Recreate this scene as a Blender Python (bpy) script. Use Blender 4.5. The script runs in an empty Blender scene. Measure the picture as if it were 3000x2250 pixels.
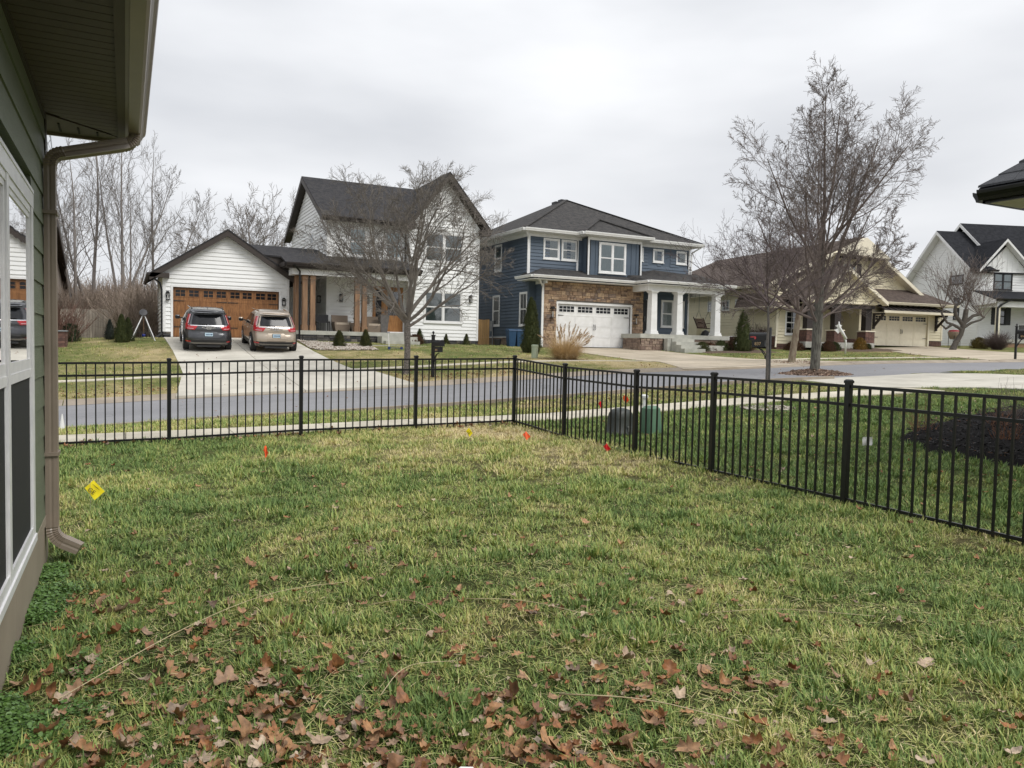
import bpy, math, random, time
import numpy as np
from mathutils import Vector, Matrix
T0=time.time()
scene=bpy.context.scene
R=math.radians
# ---------------------------------------------------------------- camera
cam_d=bpy.data.cameras.new("camera"); cam=bpy.data.objects.new("camera",cam_d)
scene.collection.objects.link(cam); scene.camera=cam
cam_d.sensor_width=36.0; cam_d.lens=36.0*2254/3000; cam_d.clip_start=0.05; cam_d.clip_end=3000
ZC=1.52
def _cam():
    TH=R(26.7); P=R(2.72); RO=0.021
    fw=Vector((math.sin(TH)*math.cos(P),math.cos(TH)*math.cos(P),-math.sin(P)))
    rt=Vector((math.cos(TH),-math.sin(TH),0)); up=rt.cross(fw)
    c,s=math.cos(RO),math.sin(RO)
    ix=rt*c+up*s; iy=up*c-rt*s
    m=Matrix((ix,iy,-fw)).transposed().to_4x4(); m.translation=Vector((0,0,ZC))
    return m
cam.matrix_world=_cam()
# ---------------------------------------------------------------- world, sun, exposure
world=bpy.data.worlds.new("World"); scene.world=world; world.use_nodes=True
nt=world.node_tree; N=nt.nodes; Lk=nt.links; N.clear()
SUN_EL,SUN_AZ=R(46),R(150)      # azimuth clockwise from +Y: the veiled sun stands behind the camera, to the right
out=N.new('ShaderNodeOutputWorld'); bg=N.new('ShaderNodeBackground'); bg.inputs['Strength'].default_value=0.1
sky=N.new('ShaderNodeTexSky'); sky.sky_type='NISHITA'; sky.sun_disc=False
sky.sun_elevation=SUN_EL; sky.sun_rotation=SUN_AZ; sky.air_density=1.0; sky.dust_density=2.0
tc=N.new('ShaderNodeTexCoord'); mp=N.new('ShaderNodeMapping'); mp.inputs['Scale'].default_value=(1.0,1.0,3.2)
mp.inputs['Location'].default_value=(3.1,.4,.3)
n1=N.new('ShaderNodeTexNoise'); n1.inputs['Scale'].default_value=1.5; n1.inputs['Detail'].default_value=5; n1.inputs['Roughness'].default_value=.45
sx=N.new('ShaderNodeSeparateXYZ'); mz=N.new('ShaderNodeMath'); mz.operation='MULTIPLY'; mq=N.new('ShaderNodeMath'); mq.operation='MULTIPLY_ADD'; mq.inputs[1].default_value=.75; mq.inputs[2].default_value=1.0
vs_=N.new('ShaderNodeVectorMath'); vs_.operation='SCALE'
cr=N.new('ShaderNodeValToRGB'); e=cr.color_ramp.elements
e[0].position=.30; e[0].color=(4.15,4.3,4.6,1); e[1].position=.62; e[1].color=(6.9,6.98,7.15,1)
mx=N.new('ShaderNodeMix'); mx.data_type='RGBA'; mx.inputs[0].default_value=.965
Lk.new(tc.outputs['Generated'],mp.inputs['Vector']); Lk.new(mp.outputs[0],n1.inputs['Vector']); Lk.new(n1.outputs['Fac'],cr.inputs[0])
Lk.new(sky.outputs[0],mx.inputs[6]); Lk.new(tc.outputs['Generated'],sx.inputs[0]); Lk.new(sx.outputs[2],mz.inputs[0]); Lk.new(sx.outputs[2],mz.inputs[1]); Lk.new(mz.outputs[0],mq.inputs[0]); Lk.new(cr.outputs[0],vs_.inputs[0]); Lk.new(mq.outputs[0],vs_.inputs['Scale']); Lk.new(vs_.outputs[0],mx.inputs[7]); Lk.new(mx.outputs[2],bg.inputs[0]); Lk.new(bg.outputs[0],out.inputs[0])
sun_d=bpy.data.lights.new("sun",'SUN'); sun=bpy.data.objects.new("sun",sun_d); scene.collection.objects.link(sun)
sun_d.energy=1.5; sun_d.angle=R(28); sun_d.color=(1,.97,.93)
_d=Vector((math.sin(SUN_AZ)*math.cos(SUN_EL),math.cos(SUN_AZ)*math.cos(SUN_EL),math.sin(SUN_EL)))
sun.rotation_euler=_d.to_track_quat('Z','Y').to_euler(); sun.location=(0,-20,30)
scene.view_settings.view_transform='Standard'; scene.view_settings.look='None'
scene.view_settings.gamma=1; scene.view_settings.exposure=0.46; scene.view_settings.use_curve_mapping=False
scene.cycles.max_bounces=6; scene.cycles.diffuse_bounces=3; scene.cycles.transparent_max_bounces=12
# ---------------------------------------------------------------- terrain
def lerp_tab(t,x):
    if x<=t[0][0]: return t[0][1]
    for (a,b),(c,d) in zip(t,t[1:]):
        if x<=c: return b+(d-b)*(x-a)/(c-a)
    return t[-1][1]
STREET=[(-40,-.75),(-20,-.6),(-8,-.45),(-1.4,-.28),(1.2,-.11),(5.5,.05),(8.7,.21),(11.6,.38),(14,.53),(16.6,.68),(22,.83),(25.3,.98),(29.6,1.14),(39,1.33),(50,1.6),(70,1.9),(120,2.2)]
PAD=[(-40,.9),(-12,1.3),(-1,1.5),(2,1.7),(17,1.62),(30,1.65),(36,1.85),(44,2.15),(52,2.3),(65,2.5),(120,2.8)]
SWO=[(-40,.47),(13,.46),(20,.26),(26,.12),(40,.16),(60,.3)]
def smooth_tab(t,x,r=2.0):
    return sum(lerp_tab(t,x+r*k/3.)*w for k,w in ((-3,1),(-2,2),(-1,3),(0,3),(1,3),(2,2),(3,1)))/15.
def drop(X):
    if X<=20: return 0.
    if X<75: return (X-20)**2/272.
    return 55**2/272.+(X-75)*.40
def nearz(X,Y):
    w=max(0.,min(1.,(Y-2)/10.))
    a=lerp_tab([(-20,-.3),(-3,0),(1,0.0),(6,.11),(15,.35),(25,.6),(60,1.0)],X)
    b=lerp_tab([(-20,-.3),(-3,0.02),(.5,.07),(2.4,.1),(4.2,.15),(6,.17),(7.5,.2),(10,.33),(14,.52),(18.5,.66),(25,.95),(60,1.7)],X)
    w=w*w*(3-2*w)
    return a+(b-a)*w
def terrain(X,Y):
    n=Y+drop(X); S=smooth_tab(STREET,X)
    if n<12: return nearz(X,n)
    if n<17.2:
        a=nearz(X,12.); b=S-.005
        u=(n-12)/5.2; u2=max(0,(n-13.4)/3.8)
        return a+(b-a)*(0.25*u+0.75*u2**1.3)
    if n<=23.2: return S
    if n<24.0: return S+.10*(n-23.2)/.8
    sw=S+.10+(smooth_tab(SWO,X)-.10)*min(1,max(0,(n-24)/2.6))
    if n<27.8: return sw
    P=smooth_tab(PAD,X,3)
    if n<39:
        u=(n-27.8)/11.2
        k=.75*u+.25*u*u*(3-2*u)
        if X>16: k=k+(u*u-k)*min(1,(X-16)/6)*.55
        return sw+(P-sw)*k
    return P
# ---------------------------------------------------------------- mesh helpers
COL=scene.collection
def sstep(a,b,x):
    t=max(0.,min(1.,(x-a)/(b-a))); return t*t*(3-2*t)
class MB:
    def __init__(s): s.v=[]; s.f=[]; s.u=None
    def quadf(s,*p):
        k=len(s.v); s.v.extend([tuple(q) for q in p]); s.f.append(tuple(range(k,k+len(p)))); return s
    def box(s,x0,x1,y0,y1,z0,z1):
        k=len(s.v)
        s.v+=[(x0,y0,z0),(x1,y0,z0),(x1,y1,z0),(x0,y1,z0),(x0,y0,z1),(x1,y0,z1),(x1,y1,z1),(x0,y1,z1)]
        s.f+=[(k,k+3,k+2,k+1),(k+4,k+5,k+6,k+7),(k,k+1,k+5,k+4),(k+1,k+2,k+6,k+5),(k+2,k+3,k+7,k+6),(k+3,k,k+4,k+7)]; return s
    def hexa(s,b,t):
        """b,t: 4 bottom and 4 top points, counterclockwise from above"""
        k=len(s.v); s.v+=[tuple(p) for p in b]+[tuple(p) for p in t]
        s.f+=[(k,k+3,k+2,k+1),(k+4,k+5,k+6,k+7),(k,k+1,k+5,k+4),(k+1,k+2,k+6,k+5),(k+2,k+3,k+7,k+6),(k+3,k,k+4,k+7)]; return s
    def slab(s,pts,th,d=(0,0,-1)):
        """polygon pts given thickness th along d"""
        n=len(pts); k=len(s.v); s.v+=[tuple(p) for p in pts]+[(p[0]+d[0]*th,p[1]+d[1]*th,p[2]+d[2]*th) for p in pts]
        s.f.append(tuple(range(k,k+n))); s.f.append(tuple(k+n+i for i in reversed(range(n))))
        for i in range(n): j=(i+1)%n; s.f.append((k+i,k+n+i,k+n+j,k+j))
        return s
    def bar(s,a,b,w,h=None,up=(0,0,1)):
        a=Vector(a);b=Vector(b);h=h or w; d=(b-a).normalized(); u=Vector(up)
        if abs(d.dot(u))>.99: u=Vector((0,1,0))
        r=d.cross(u).normalized(); u=r.cross(d)
        q=[(-w/2,-h/2),(w/2,-h/2),(w/2,h/2),(-w/2,h/2)]; k=len(s.v)
        for p in(a,b):
            for x,y in q: s.v.append(tuple(p+r*x+u*y))
        s.f+=[(k+3,k+2,k+1,k),(k+4,k+5,k+6,k+7)]+[(k+i,k+(i+1)%4,k+4+(i+1)%4,k+4+i) for i in range(4)]; return s
    def tube(s,pts,rad,n=6,cap=True):
        pts=[Vector(p) for p in pts]
        if not hasattr(rad,'__len__'): rad=[rad]*len(pts)
        k0=len(s.v); d0=(pts[1]-pts[0]).normalized()
        u=Vector((0,0,1)) if abs(d0.z)<.9 else Vector((1,0,0))
        for i,p in enumerate(pts):
            d=(pts[min(i+1,len(pts)-1)]-pts[max(i-1,0)]).normalized()
            r=d.cross(u); 
            if r.length<1e-4: r=d.cross(Vector((0,1,0)))
            r.normalize(); u=r.cross(d)
            for j in range(n):
                a=2*math.pi*j/n; s.v.append(tuple(p+(r*math.cos(a)+u*math.sin(a))*rad[i]))
        for i in range(len(pts)-1):
            for j in range(n):
                a=k0+i*n+j;b=k0+i*n+(j+1)%n; s.f.append((a,b,b+n,a+n))
        if cap:
            s.f.append(tuple(k0+j for j in reversed(range(n)))); e=k0+(len(pts)-1)*n; s.f.append(tuple(e+j for j in range(n)))
        return s
    def sweep(s,prof,frames):
        """prof: list of (x,y); frames: list of (origin,xaxis,yaxis,scale)"""
        n=len(prof);k0=len(s.v)
        for o,x,y,sc in frames:
            o=Vector(o);x=Vector(x);y=Vector(y)
            for a,b in prof: s.v.append(tuple(o+x*(a*sc)+y*(b*sc)))
        for i in range(len(frames)-1):
            for j in range(n):
                a=k0+i*n+j;b=k0+i*n+(j+1)%n; s.f.append((a,b,b+n,a+n))
        s.f.append(tuple(k0+j for j in reversed(range(n)))); e=k0+(len(frames)-1)*n; s.f.append(tuple(e+j for j in range(n)))
        return s
    def lathe(s,prof,c=(0,0),n=12):
        """prof list of (r,z)"""
        k0=len(s.v)
        for r,z in prof:
            for j in range(n):
                a=2*math.pi*j/n; s.v.append((c[0]+r*math.cos(a),c[1]+r*math.sin(a),z))
        for i in range(len(prof)-1):
            for j in range(n):
                a=k0+i*n+j;b=k0+i*n+(j+1)%n; s.f.append((a,b,b+n,a+n))
        s.f.append(tuple(k0+j for j in reversed(range(n)))); e=k0+(len(prof)-1)*n; s.f.append(tuple(e+j for j in range(n)))
        return s
    def cylx(s,c,r,x0,x1,n=20):
        k=len(s.v)
        for x in(x0,x1):
            for j in range(n):
                a=2*math.pi*j/n; s.v.append((x,c[0]+r*math.cos(a),c[1]+r*math.sin(a)))
        for j in range(n):
            a=k+j;b=k+(j+1)%n; s.f.append((a,b,b+n,a+n))
        s.f.append(tuple(k+j for j in reversed(range(n)))); s.f.append(tuple(k+n+j for j in range(n))); return s
    def build(s,name,m,parent=None,off=(0,0,0),loc=None,smooth=False,uv=False,bev=0):
        me=bpy.data.meshes.new(name)
        v=np.array(s.v,dtype=float)-np.array(off,dtype=float)
        me.from_pydata(v.tolist(),[],s.f); me.materials.append(m)
        if uv: autouv(me)
        if smooth: me.polygons.foreach_set('use_smooth',[True]*len(me.polygons))
        return link(name,me,parent,loc)
def link(name,me,parent=None,loc=None):
    o=bpy.data.objects.new(name,me); COL.objects.link(o)
    if parent is not None: o.parent=parent
    if loc is not None: o.location=loc
    return o
def autouv(me):
    uvl=me.uv_layers.new(name='UVMap'); co=me.vertices
    for p in me.polygons:
        n=p.normal; t=Vector((0,0,1)).cross(n)
        if t.length<1e-3: t=Vector((1,0,0))
        t.normalize(); b=n.cross(t)
        for li in p.loop_indices:
            c=co[me.loops[li].vertex_index].co; uvl.data[li].uv=(c.dot(t),c.dot(b))
def thing(name,label,cat,loc=(0,0,0),rz=0,group=None):
    o=bpy.data.objects.new(name,None); COL.objects.link(o); o.location=loc; o.rotation_euler=(0,0,rz)
    o.empty_display_size=.2
    return tag(o,label,cat,group)
def tag(o,label,cat,group=None):
    o['label']=label; o['category']=cat
    if group: o['group']=group
    return o
def struct(o,kind='structure',label=None,cat=None):
    o['kind']=kind
    if label: o['label']=label
    if cat: o['category']=cat
    return o
def copy_tree(o,parent=None):
    c=o.copy(); COL.objects.link(c); c.parent=parent
    for ch in list(o.children): copy_tree(ch,c)
    return c
# ---------------------------------------------------------------- materials
def newmat(name):
    m=bpy.data.materials.new(name); m.use_nodes=True; n=m.node_tree.nodes; b=n['Principled BSDF']; return m,n,m.node_tree.links,b
def ramp(n,stops):
    c=n.new('ShaderNodeValToRGB'); e=c.color_ramp.elements
    while len(e)<len(stops): e.new(.5)
    for i,(p,col) in enumerate(stops): e[i].position=p; e[i].color=(*col,1)
    return c
def pmat(name,c1,c2=None,rough=.6,scale=6,detail=4,bump=0,bscale=60,metal=0,spec=.5,orand=0,stretch=(1,1,1),coat=0,p=(.35,.65)):
    m,n,l,b=newmat(name); c2=c2 or tuple(x*.85 for x in c1)
    t=n.new('ShaderNodeTexCoord'); mp=n.new('ShaderNodeMapping'); mp.inputs['Scale'].default_value=stretch
    l.new(t.outputs['Object'],mp.inputs[0])
    nz=n.new('ShaderNodeTexNoise'); nz.inputs['Scale'].default_value=scale; nz.inputs['Detail'].default_value=detail; nz.inputs['Roughness'].default_value=.6
    l.new(mp.outputs[0],nz.inputs['Vector'])
    r=ramp(n,[(p[0],c1),(p[1],c2)]); l.new(nz.outputs['Fac'],r.inputs[0]); last=r.outputs[0]
    if orand:
        oi=n.new('ShaderNodeObjectInfo'); mr=n.new('ShaderNodeMapRange'); mr.inputs[3].default_value=1-orand; mr.inputs[4].default_value=1+orand
        hs=n.new('ShaderNodeHueSaturation'); l.new(oi.outputs['Random'],mr.inputs[0]); l.new(mr.outputs[0],hs.inputs['Value']); l.new(last,hs.inputs['Color']); last=hs.outputs[0]
    l.new(last,b.inputs['Base Color']); b.inputs['Roughness'].default_value=rough; b.inputs['Metallic'].default_value=metal
    b.inputs['Specular IOR Level'].default_value=spec; b.inputs['Coat Weight'].default_value=coat; b.inputs['Coat Roughness'].default_value=.08
    if bump:
        nb=n.new('ShaderNodeTexNoise'); nb.inputs['Scale'].default_value=bscale; nb.inputs['Detail'].default_value=5
        l.new(mp.outputs[0],nb.inputs['Vector'])
        bp=n.new('ShaderNodeBump'); bp.inputs['Strength'].default_value=bump; bp.inputs['Distance'].default_value=.01
        l.new(nb.outputs['Fac'],bp.inputs['Height']); l.new(bp.outputs[0],b.inputs['Normal'])
    return m
def shinglemat(name,c1,c2,c3,bw=.30,rh=.145):
    m,n,l,b=newmat(name)
    t=n.new('ShaderNodeTexCoord'); br=n.new('ShaderNodeTexBrick'); br.inputs['Scale'].default_value=1
    br.inputs['Brick Width'].default_value=bw; br.inputs['Row Height'].default_value=rh; br.inputs['Mortar Size'].default_value=.012; br.inputs['Mortar Smooth'].default_value=.6
    br.inputs['Color1'].default_value=(*c1,1); br.inputs['Color2'].default_value=(*c2,1); br.inputs['Mortar'].default_value=(*[x*.45 for x in c1],1); br.offset=.37; br.squash=.7; br.squash_frequency=3
    l.new(t.outputs['UV'],br.inputs['Vector'])
    nz=n.new('ShaderNodeTexNoise'); nz.inputs['Scale'].default_value=3.5; nz.inputs['Detail'].default_value=6; l.new(t.outputs['UV'],nz.inputs['Vector'])
    mx=n.new('ShaderNodeMix'); mx.data_type='RGBA'; mx.blend_type='MIX'; r=ramp(n,[(.42,(0,0,0)),(.62,(.55,.55,.55))])
    l.new(nz.outputs['Fac'],r.inputs[0]); l.new(r.outputs[0],mx.inputs[0]); l.new(br.outputs['Color'],mx.inputs[6]); mx.inputs[7].default_value=(*c3,1)
    l.new(mx.outputs[2],b.inputs['Base Color']); b.inputs['Roughness'].default_value=.95; b.inputs['Specular IOR Level'].default_value=.2
    bp=n.new('ShaderNodeBump'); bp.inputs['Strength'].default_value=.6; bp.inputs['Distance'].default_value=.01; l.new(br.outputs['Fac'],bp.inputs['Height']); bp.invert=True; l.new(bp.outputs[0],b.inputs['Normal'])
    return m
def glassmat(name,tint=(.75,.8,.8),refl=1.0,base=.12):
    """thin window glass: reflection over a view through to what is behind"""
    m,n,l,b=newmat(name); n.remove(b); o=n['Material Output']
    tr=n.new('ShaderNodeBsdfTransparent'); tr.inputs[0].default_value=(*tint,1); g=n.new('ShaderNodeBsdfGlossy'); g.inputs['Roughness'].default_value=.015; g.inputs[0].default_value=(refl,refl,refl,1)
    fr=n.new('ShaderNodeFresnel'); fr.inputs[0].default_value=1.6
    ma=n.new('ShaderNodeMath'); ma.operation='MULTIPLY_ADD'; ma.inputs[1].default_value=.9; ma.inputs[2].default_value=base; ma.use_clamp=True
    nz=n.new('ShaderNodeTexNoise'); nz.inputs['Scale'].default_value=2.0; bp=n.new('ShaderNodeBump'); bp.inputs['Strength'].default_value=.02; bp.inputs['Distance'].default_value=.02
    t=n.new('ShaderNodeTexCoord'); l.new(t.outputs['Object'],nz.inputs['Vector']); l.new(nz.outputs['Fac'],bp.inputs['Height']); l.new(bp.outputs[0],g.inputs['Normal'])
    mx=n.new('ShaderNodeMixShader'); l.new(fr.outputs[0],ma.inputs[0]); l.new(ma.outputs[0],mx.inputs[0]); l.new(tr.outputs[0],mx.inputs[1]); l.new(g.outputs[0],mx.inputs[2]); l.new(mx.outputs[0],o.inputs[0])
    return m
M={}
M['white_siding']=pmat('white_siding',(.84,.845,.83),(.77,.775,.76),.55,scale=1.5,bump=.15,bscale=25,stretch=(1,1,6))
M['white_paint']=pmat('white_paint',(.80,.80,.79),(.72,.72,.70),.4,scale=3)
M['blue_siding']=pmat('blue_siding',(.080,.110,.148),(.066,.092,.126),.6,scale=1.2,bump=.15,bscale=25,orand=.06)
M['cream_siding']=pmat('cream_siding',(.74,.67,.49),(.66,.60,.43),.6,scale=1.2,bump=.1,bscale=25,orand=.03)
M['cream_paint']=pmat('cream_paint',(.78,.72,.57),(.72,.66,.52),.5)
M['green_siding']=pmat('green_siding',(.15,.175,.115),(.13,.155,.10),.55,scale=2,bump=.5,bscale=9,stretch=(1,2.2,14),orand=.03)
M['taupe_panel']=pmat('taupe_panel',(.33,.275,.215),(.28,.235,.18),.6,scale=2,bump=.1,bscale=40)
M['taupe_metal']=pmat('taupe_metal',(.26,.21,.165),(.22,.18,.14),.38,scale=3,spec=.6)
M['soffit']=pmat('soffit_vinyl',(.075,.056,.045),(.063,.047,.038),.6,scale=3)
M['brown_trim']=pmat('brown_trim',(.040,.029,.023),(.032,.024,.019),.55)
M['black_metal']=pmat('black_metal',(.003,.0033,.004),(.005,.005,.006),.36,spec=.45,scale=20)
M['black_trim']=pmat('black_trim',(.010,.010,.012),(.014,.014,.016),.45)
M['dark_bronze']=pmat('dark_bronze',(.025,.018,.016),(.018,.013,.012),.6)
M['pvc_white']=pmat('pvc_white',(.80,.80,.80),(.70,.70,.71),.35,scale=8,bump=.08,bscale=20)
M['screen']=pmat('insect_screen',(.010,.011,.012),(.014,.015,.016),.75,scale=3,bump=.2,bscale=400)
M['dark_room']=pmat('dark_room',(.012,.013,.015),(.02,.02,.022),.9)
M['curtain']=pmat('pale_curtain',(.42,.50,.50),(.30,.38,.38),.8,scale=3,stretch=(8,8,1))
M['blind']=pmat('blind',(.55,.55,.52),(.48,.48,.46),.6)
M['glass']=glassmat('window_glass',(.70,.80,.82),.95,.14)
M['mirror_glass']=glassmat('near_window_glass',(.16,.17,.17),1.0,.42)
M['dark_glass']=pmat('tinted_glass',(.010,.011,.013),(.016,.017,.02),.10,spec=.35)
M['wood_door']=None
M['concrete']=pmat('concrete',(.56,.53,.455),(.42,.395,.335),.85,scale=.9,detail=8,bump=.25,bscale=90,orand=.05)
M['old_concrete']=pmat('weathered_concrete',(.50,.43,.33),(.35,.295,.215),.85,scale=.6,detail=9,bump=.25,bscale=90,orand=.05)
M['step_concrete']=pmat('step_concrete',(.47,.465,.41),(.33,.33,.29),.85,scale=2,detail=6,bump=.2)
M['walk']=pmat('sidewalk_concrete',(.58,.53,.42),(.43,.39,.31),.9,scale=1.2,detail=8,bump=.3,bscale=120,orand=.06)
M['gutterpan']=pmat('gutter_concrete',(.33,.28,.22),(.24,.20,.155),.9,scale=1.5,detail=8,bump=.3,bscale=80,orand=.05)
M['trunk']=pmat('bark',(.13,.115,.095),(.075,.066,.055),.95,scale=9,detail=7,bump=1.0,bscale=22,stretch=(1,1,.25))
M['twig']=pmat('twig_bark',(.175,.14,.122),(.12,.093,.08),.9,scale=4)
M['twig_pale']=pmat('pale_twig_bark',(.20,.175,.145),(.13,.115,.098),.9,scale=4)
M['trunk_far']=pmat('far_bark',(.25,.225,.205),(.17,.152,.138),.95,scale=3)  # paler than the near bark: distance haze put into the colour
M['evergreen']=pmat('evergreen_foliage',(.085,.095,.028),(.032,.050,.014),.8,scale=14,orand=.1)
M['evergreen2']=pmat('golden_evergreen_foliage',(.095,.095,.028),(.035,.048,.014),.8,scale=10)
M['redleaf']=pmat('rusty_shrub_foliage',(.14,.06,.03),(.05,.035,.02),.85,scale=12)
M['strawplant']=pmat('dry_ornamental_grass',(.66,.50,.29),(.46,.33,.17),.85,scale=6)
M['tire']=pmat('tyre_rubber',(.012,.012,.013),(.02,.02,.02),.85)
M['steel']=pmat('galvanised_steel',(.35,.36,.37),(.28,.29,.30),.4,metal=.7)
M['wicker']=pmat('wicker',(.26,.205,.155),(.19,.15,.115),.8,scale=60,bump=.6,bscale=80)
M['cushion']=pmat('beige_cushion',(.45,.38,.30),(.38,.32,.25),.9)
M['cedar']=pmat('cedar_post',(.30,.175,.095),(.15,.085,.048),.7,scale=3,detail=8,bump=.3,bscale=12,stretch=(3,3,.35),orand=.1)
M['old_wood']=pmat('weathered_fence_wood',(.34,.30,.25),(.20,.175,.145),.9,scale=3,detail=7,stretch=(3,3,.4),orand=.22)
M['new_wood']=pmat('pale_fence_wood',(.42,.26,.11),(.30,.18,.08),.85,scale=3,stretch=(3,3,.4),orand=.2)
M['brick']=pmat('red_brown_brick',(.16,.085,.065),(.09,.05,.042),.9,scale=8,bump=.3,orand=.25)
M['mortar']=pmat('mortar',(.20,.185,.165),(.15,.14,.125),.95,scale=20,bump=.4)
M['dark_mortar']=pmat('dark_mortar',(.035,.034,.034),(.022,.022,.022),.95,scale=20)
M['black_mulch']=pmat('black_mulch',(.003,.003,.003),(.012,.010,.010),.95,spec=.08,scale=30,bump=.8,bscale=50)
M['brown_mulch']=pmat('brown_mulch',(.13,.085,.055),(.06,.04,.028),.95,scale=30,bump=.8,bscale=50)
def stonemat(name,stops,scale=8):
    m,n,l,b=newmat(name); oi=n.new('ShaderNodeObjectInfo'); r=ramp(n,stops); r.color_ramp.interpolation='LINEAR'; l.new(oi.outputs['Random'],r.inputs[0])
    t=n.new('ShaderNodeTexCoord'); nz=n.new('ShaderNodeTexNoise'); nz.inputs['Scale'].default_value=scale; nz.inputs['Detail'].default_value=8; nz.inputs['Roughness'].default_value=.7; l.new(t.outputs['Object'],nz.inputs['Vector'])
    mr=n.new('ShaderNodeMapRange'); mr.inputs[1].default_value=.3; mr.inputs[2].default_value=.7; mr.inputs[3].default_value=.62; mr.inputs[4].default_value=1.35; l.new(nz.outputs['Fac'],mr.inputs[0])
    hs=n.new('ShaderNodeHueSaturation'); l.new(mr.outputs[0],hs.inputs['Value']); l.new(r.outputs[0],hs.inputs['Color']); l.new(hs.outputs[0],b.inputs['Base Color'])
    b.inputs['Roughness'].default_value=.9
    bp=n.new('ShaderNodeBump'); bp.inputs['Strength'].default_value=.7; bp.inputs['Distance'].default_value=.03; l.new(nz.outputs['Fac'],bp.inputs['Height']); l.new(bp.outputs[0],b.inputs['Normal'])
    return m
M['tan_stone']=stonemat('tan_ledge_stone',[(0,(.15,.10,.075)),(.2,(.30,.20,.13)),(.4,(.42,.29,.18)),(.55,(.18,.14,.12)),(.7,(.36,.25,.165)),(.85,(.47,.34,.22)),(1,(.24,.165,.12))])
M['pink_stone']=stonemat('brown_ledge_stone',[(0,(.15,.105,.085)),(.4,(.24,.175,.135)),(.7,(.30,.23,.175)),(1,(.19,.13,.105))])
M['grey_stone']=stonemat('charcoal_ledge_stone',[(0,(.030,.031,.034)),(.3,(.055,.055,.058)),(.6,(.085,.078,.072)),(.8,(.045,.046,.05)),(1,(.14,.125,.105))])
M['gravel']=stonemat('pale_river_stone',[(0,(.30,.26,.22)),(.4,(.50,.47,.42)),(.7,(.38,.30,.24)),(1,(.62,.60,.56))],30)
def woodmat(name,c1,c2,c3):
    m,n,l,b=newmat(name); t=n.new('ShaderNodeTexCoord'); mp=n.new('ShaderNodeMapping'); mp.inputs['Scale'].default_value=(9,9,1.1); l.new(t.outputs['Object'],mp.inputs[0])
    nz=n.new('ShaderNodeTexNoise'); nz.inputs['Scale'].default_value=2.2; nz.inputs['Detail'].default_value=9; nz.inputs['Distortion'].default_value=.6; l.new(mp.outputs[0],nz.inputs['Vector'])
    r=ramp(n,[(.3,c1),(.5,c2),(.72,c3)]); l.new(nz.outputs['Fac'],r.inputs[0]); l.new(r.outputs[0],b.inputs['Base Color']); b.inputs['Roughness'].default_value=.45; return m
M['wood_door']=woodmat('stained_wood_door',(.15,.060,.020),(.24,.105,.034),(.33,.155,.055))
M['oak_door']=woodmat('honey_oak_door',(.22,.095,.025),(.33,.15,.045),(.42,.21,.07))
M['shingle_dark']=shinglemat('charcoal_shingle',(.030,.030,.033),(.045,.044,.047),(.062,.058,.056))
M['shingle_blue']=shinglemat('weathered_charcoal_shingle',(.042,.041,.041),(.062,.060,.059),(.085,.078,.072))
M['shingle_brown']=shinglemat('brown_shingle',(.075,.058,.050),(.105,.082,.070),(.13,.10,.085))
M['shingle_black']=shinglemat('black_shingle',(.012,.013,.016),(.020,.021,.025),(.030,.031,.036))
# ================================================================ GROUND
def inpoly(p,poly):
    x,y=p; c=False; j=len(poly)-1
    for i in range(len(poly)):
        xi,yi=poly[i];xj,yj=poly[j]
        if (yi>y)!=(yj>y) and x<(xj-xi)*(y-yi)/(yj-yi)+xi: c=not c
        j=i
    return c
def polydist(p,poly):
    d=1e9
    for i in range(len(poly)):
        ax,ay=poly[i];bx,by=poly[(i+1)%len(poly)]
        vx,vy=bx-ax,by-ay; t=max(0,min(1,((p[0]-ax)*vx+(p[1]-ay)*vy)/(vx*vx+vy*vy+1e-9)))
        d=min(d,math.hypot(p[0]-ax-t*vx,p[1]-ay-t*vy))
    return d
def yn(X,n): return n-drop(X)
DRIVE1=[(1.25,23.5),(1.72,27.9),(1.75,31.8),(1.55,39.97),(7.30,39.97),(7.28,33.4),(7.42,27.8),(8.5,23.5)]
DRIVE2=[(19.2,23.45),(20.15,25.5),(20.6,28.6),(21.2,32.4),(21.4,37.97),(27.75,37.97),(27.5,33.5),(27.4,30.6),(27.3,27.2),(28.6,23.3)]
DRIVE3=[(37.0,22.6),(38.2,25.0),(40.5,29.5),(44.0,35.0),(49.3,34.5),(48.0,29.0),(48.4,24.2),(50.5,20.9)]
NDRIVE=[(18.2,17.1),(17.6,13.9),(19.2,13.2),(19.8,12.5),(21.0,9.0),(23.2,4.0),(32.0,4.0),(30.0,9.0),(26.5,13.0),(25.2,14.6),(25.6,17.0)]
MULCH=[(9.3,4.2),(9.35,5.6),(9.55,6.5),(10.2,7.55),(11.6,8.2),(13.6,8.7),(16,8.9),(17.5,7.6),(17.5,3.0),(9.3,3.0)]
GRAVEL=[(7.35,34.6),(7.75,33.95),(10.3,33.9),(10.3,36.3),(7.45,38.4)]
BED_BLUE=[(29.4,33.6),(34.2,33.0),(34.6,36.0),(29.4,36.0)]
HARD=[DRIVE1,DRIVE2,DRIVE3,NDRIVE]
BB=[(min(p[0] for p in P),max(p[0] for p in P),min(p[1] for p in P),max(p[1] for p in P)) for P in HARD]
def onhard(x,y,marg=0):
    for P,b in zip(HARD,BB):
        if b[0]-.5<x<b[1]+.5 and b[2]-.5<y<b[3]+.5:
            if inpoly((x,y),P) and (marg==0 or polydist((x,y),P)>marg): return True
    n=y+drop(x)
    if 17.25+marg<n<24.0-marg: return True
    if 12.28+marg<n<13.45-marg and x<18.3: return True
    if 26.55+marg<n<27.75-marg and (x<1.7 or 7.35<x<20.3 or x>27.3): return True
    return False
rng=random.Random(7)
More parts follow.
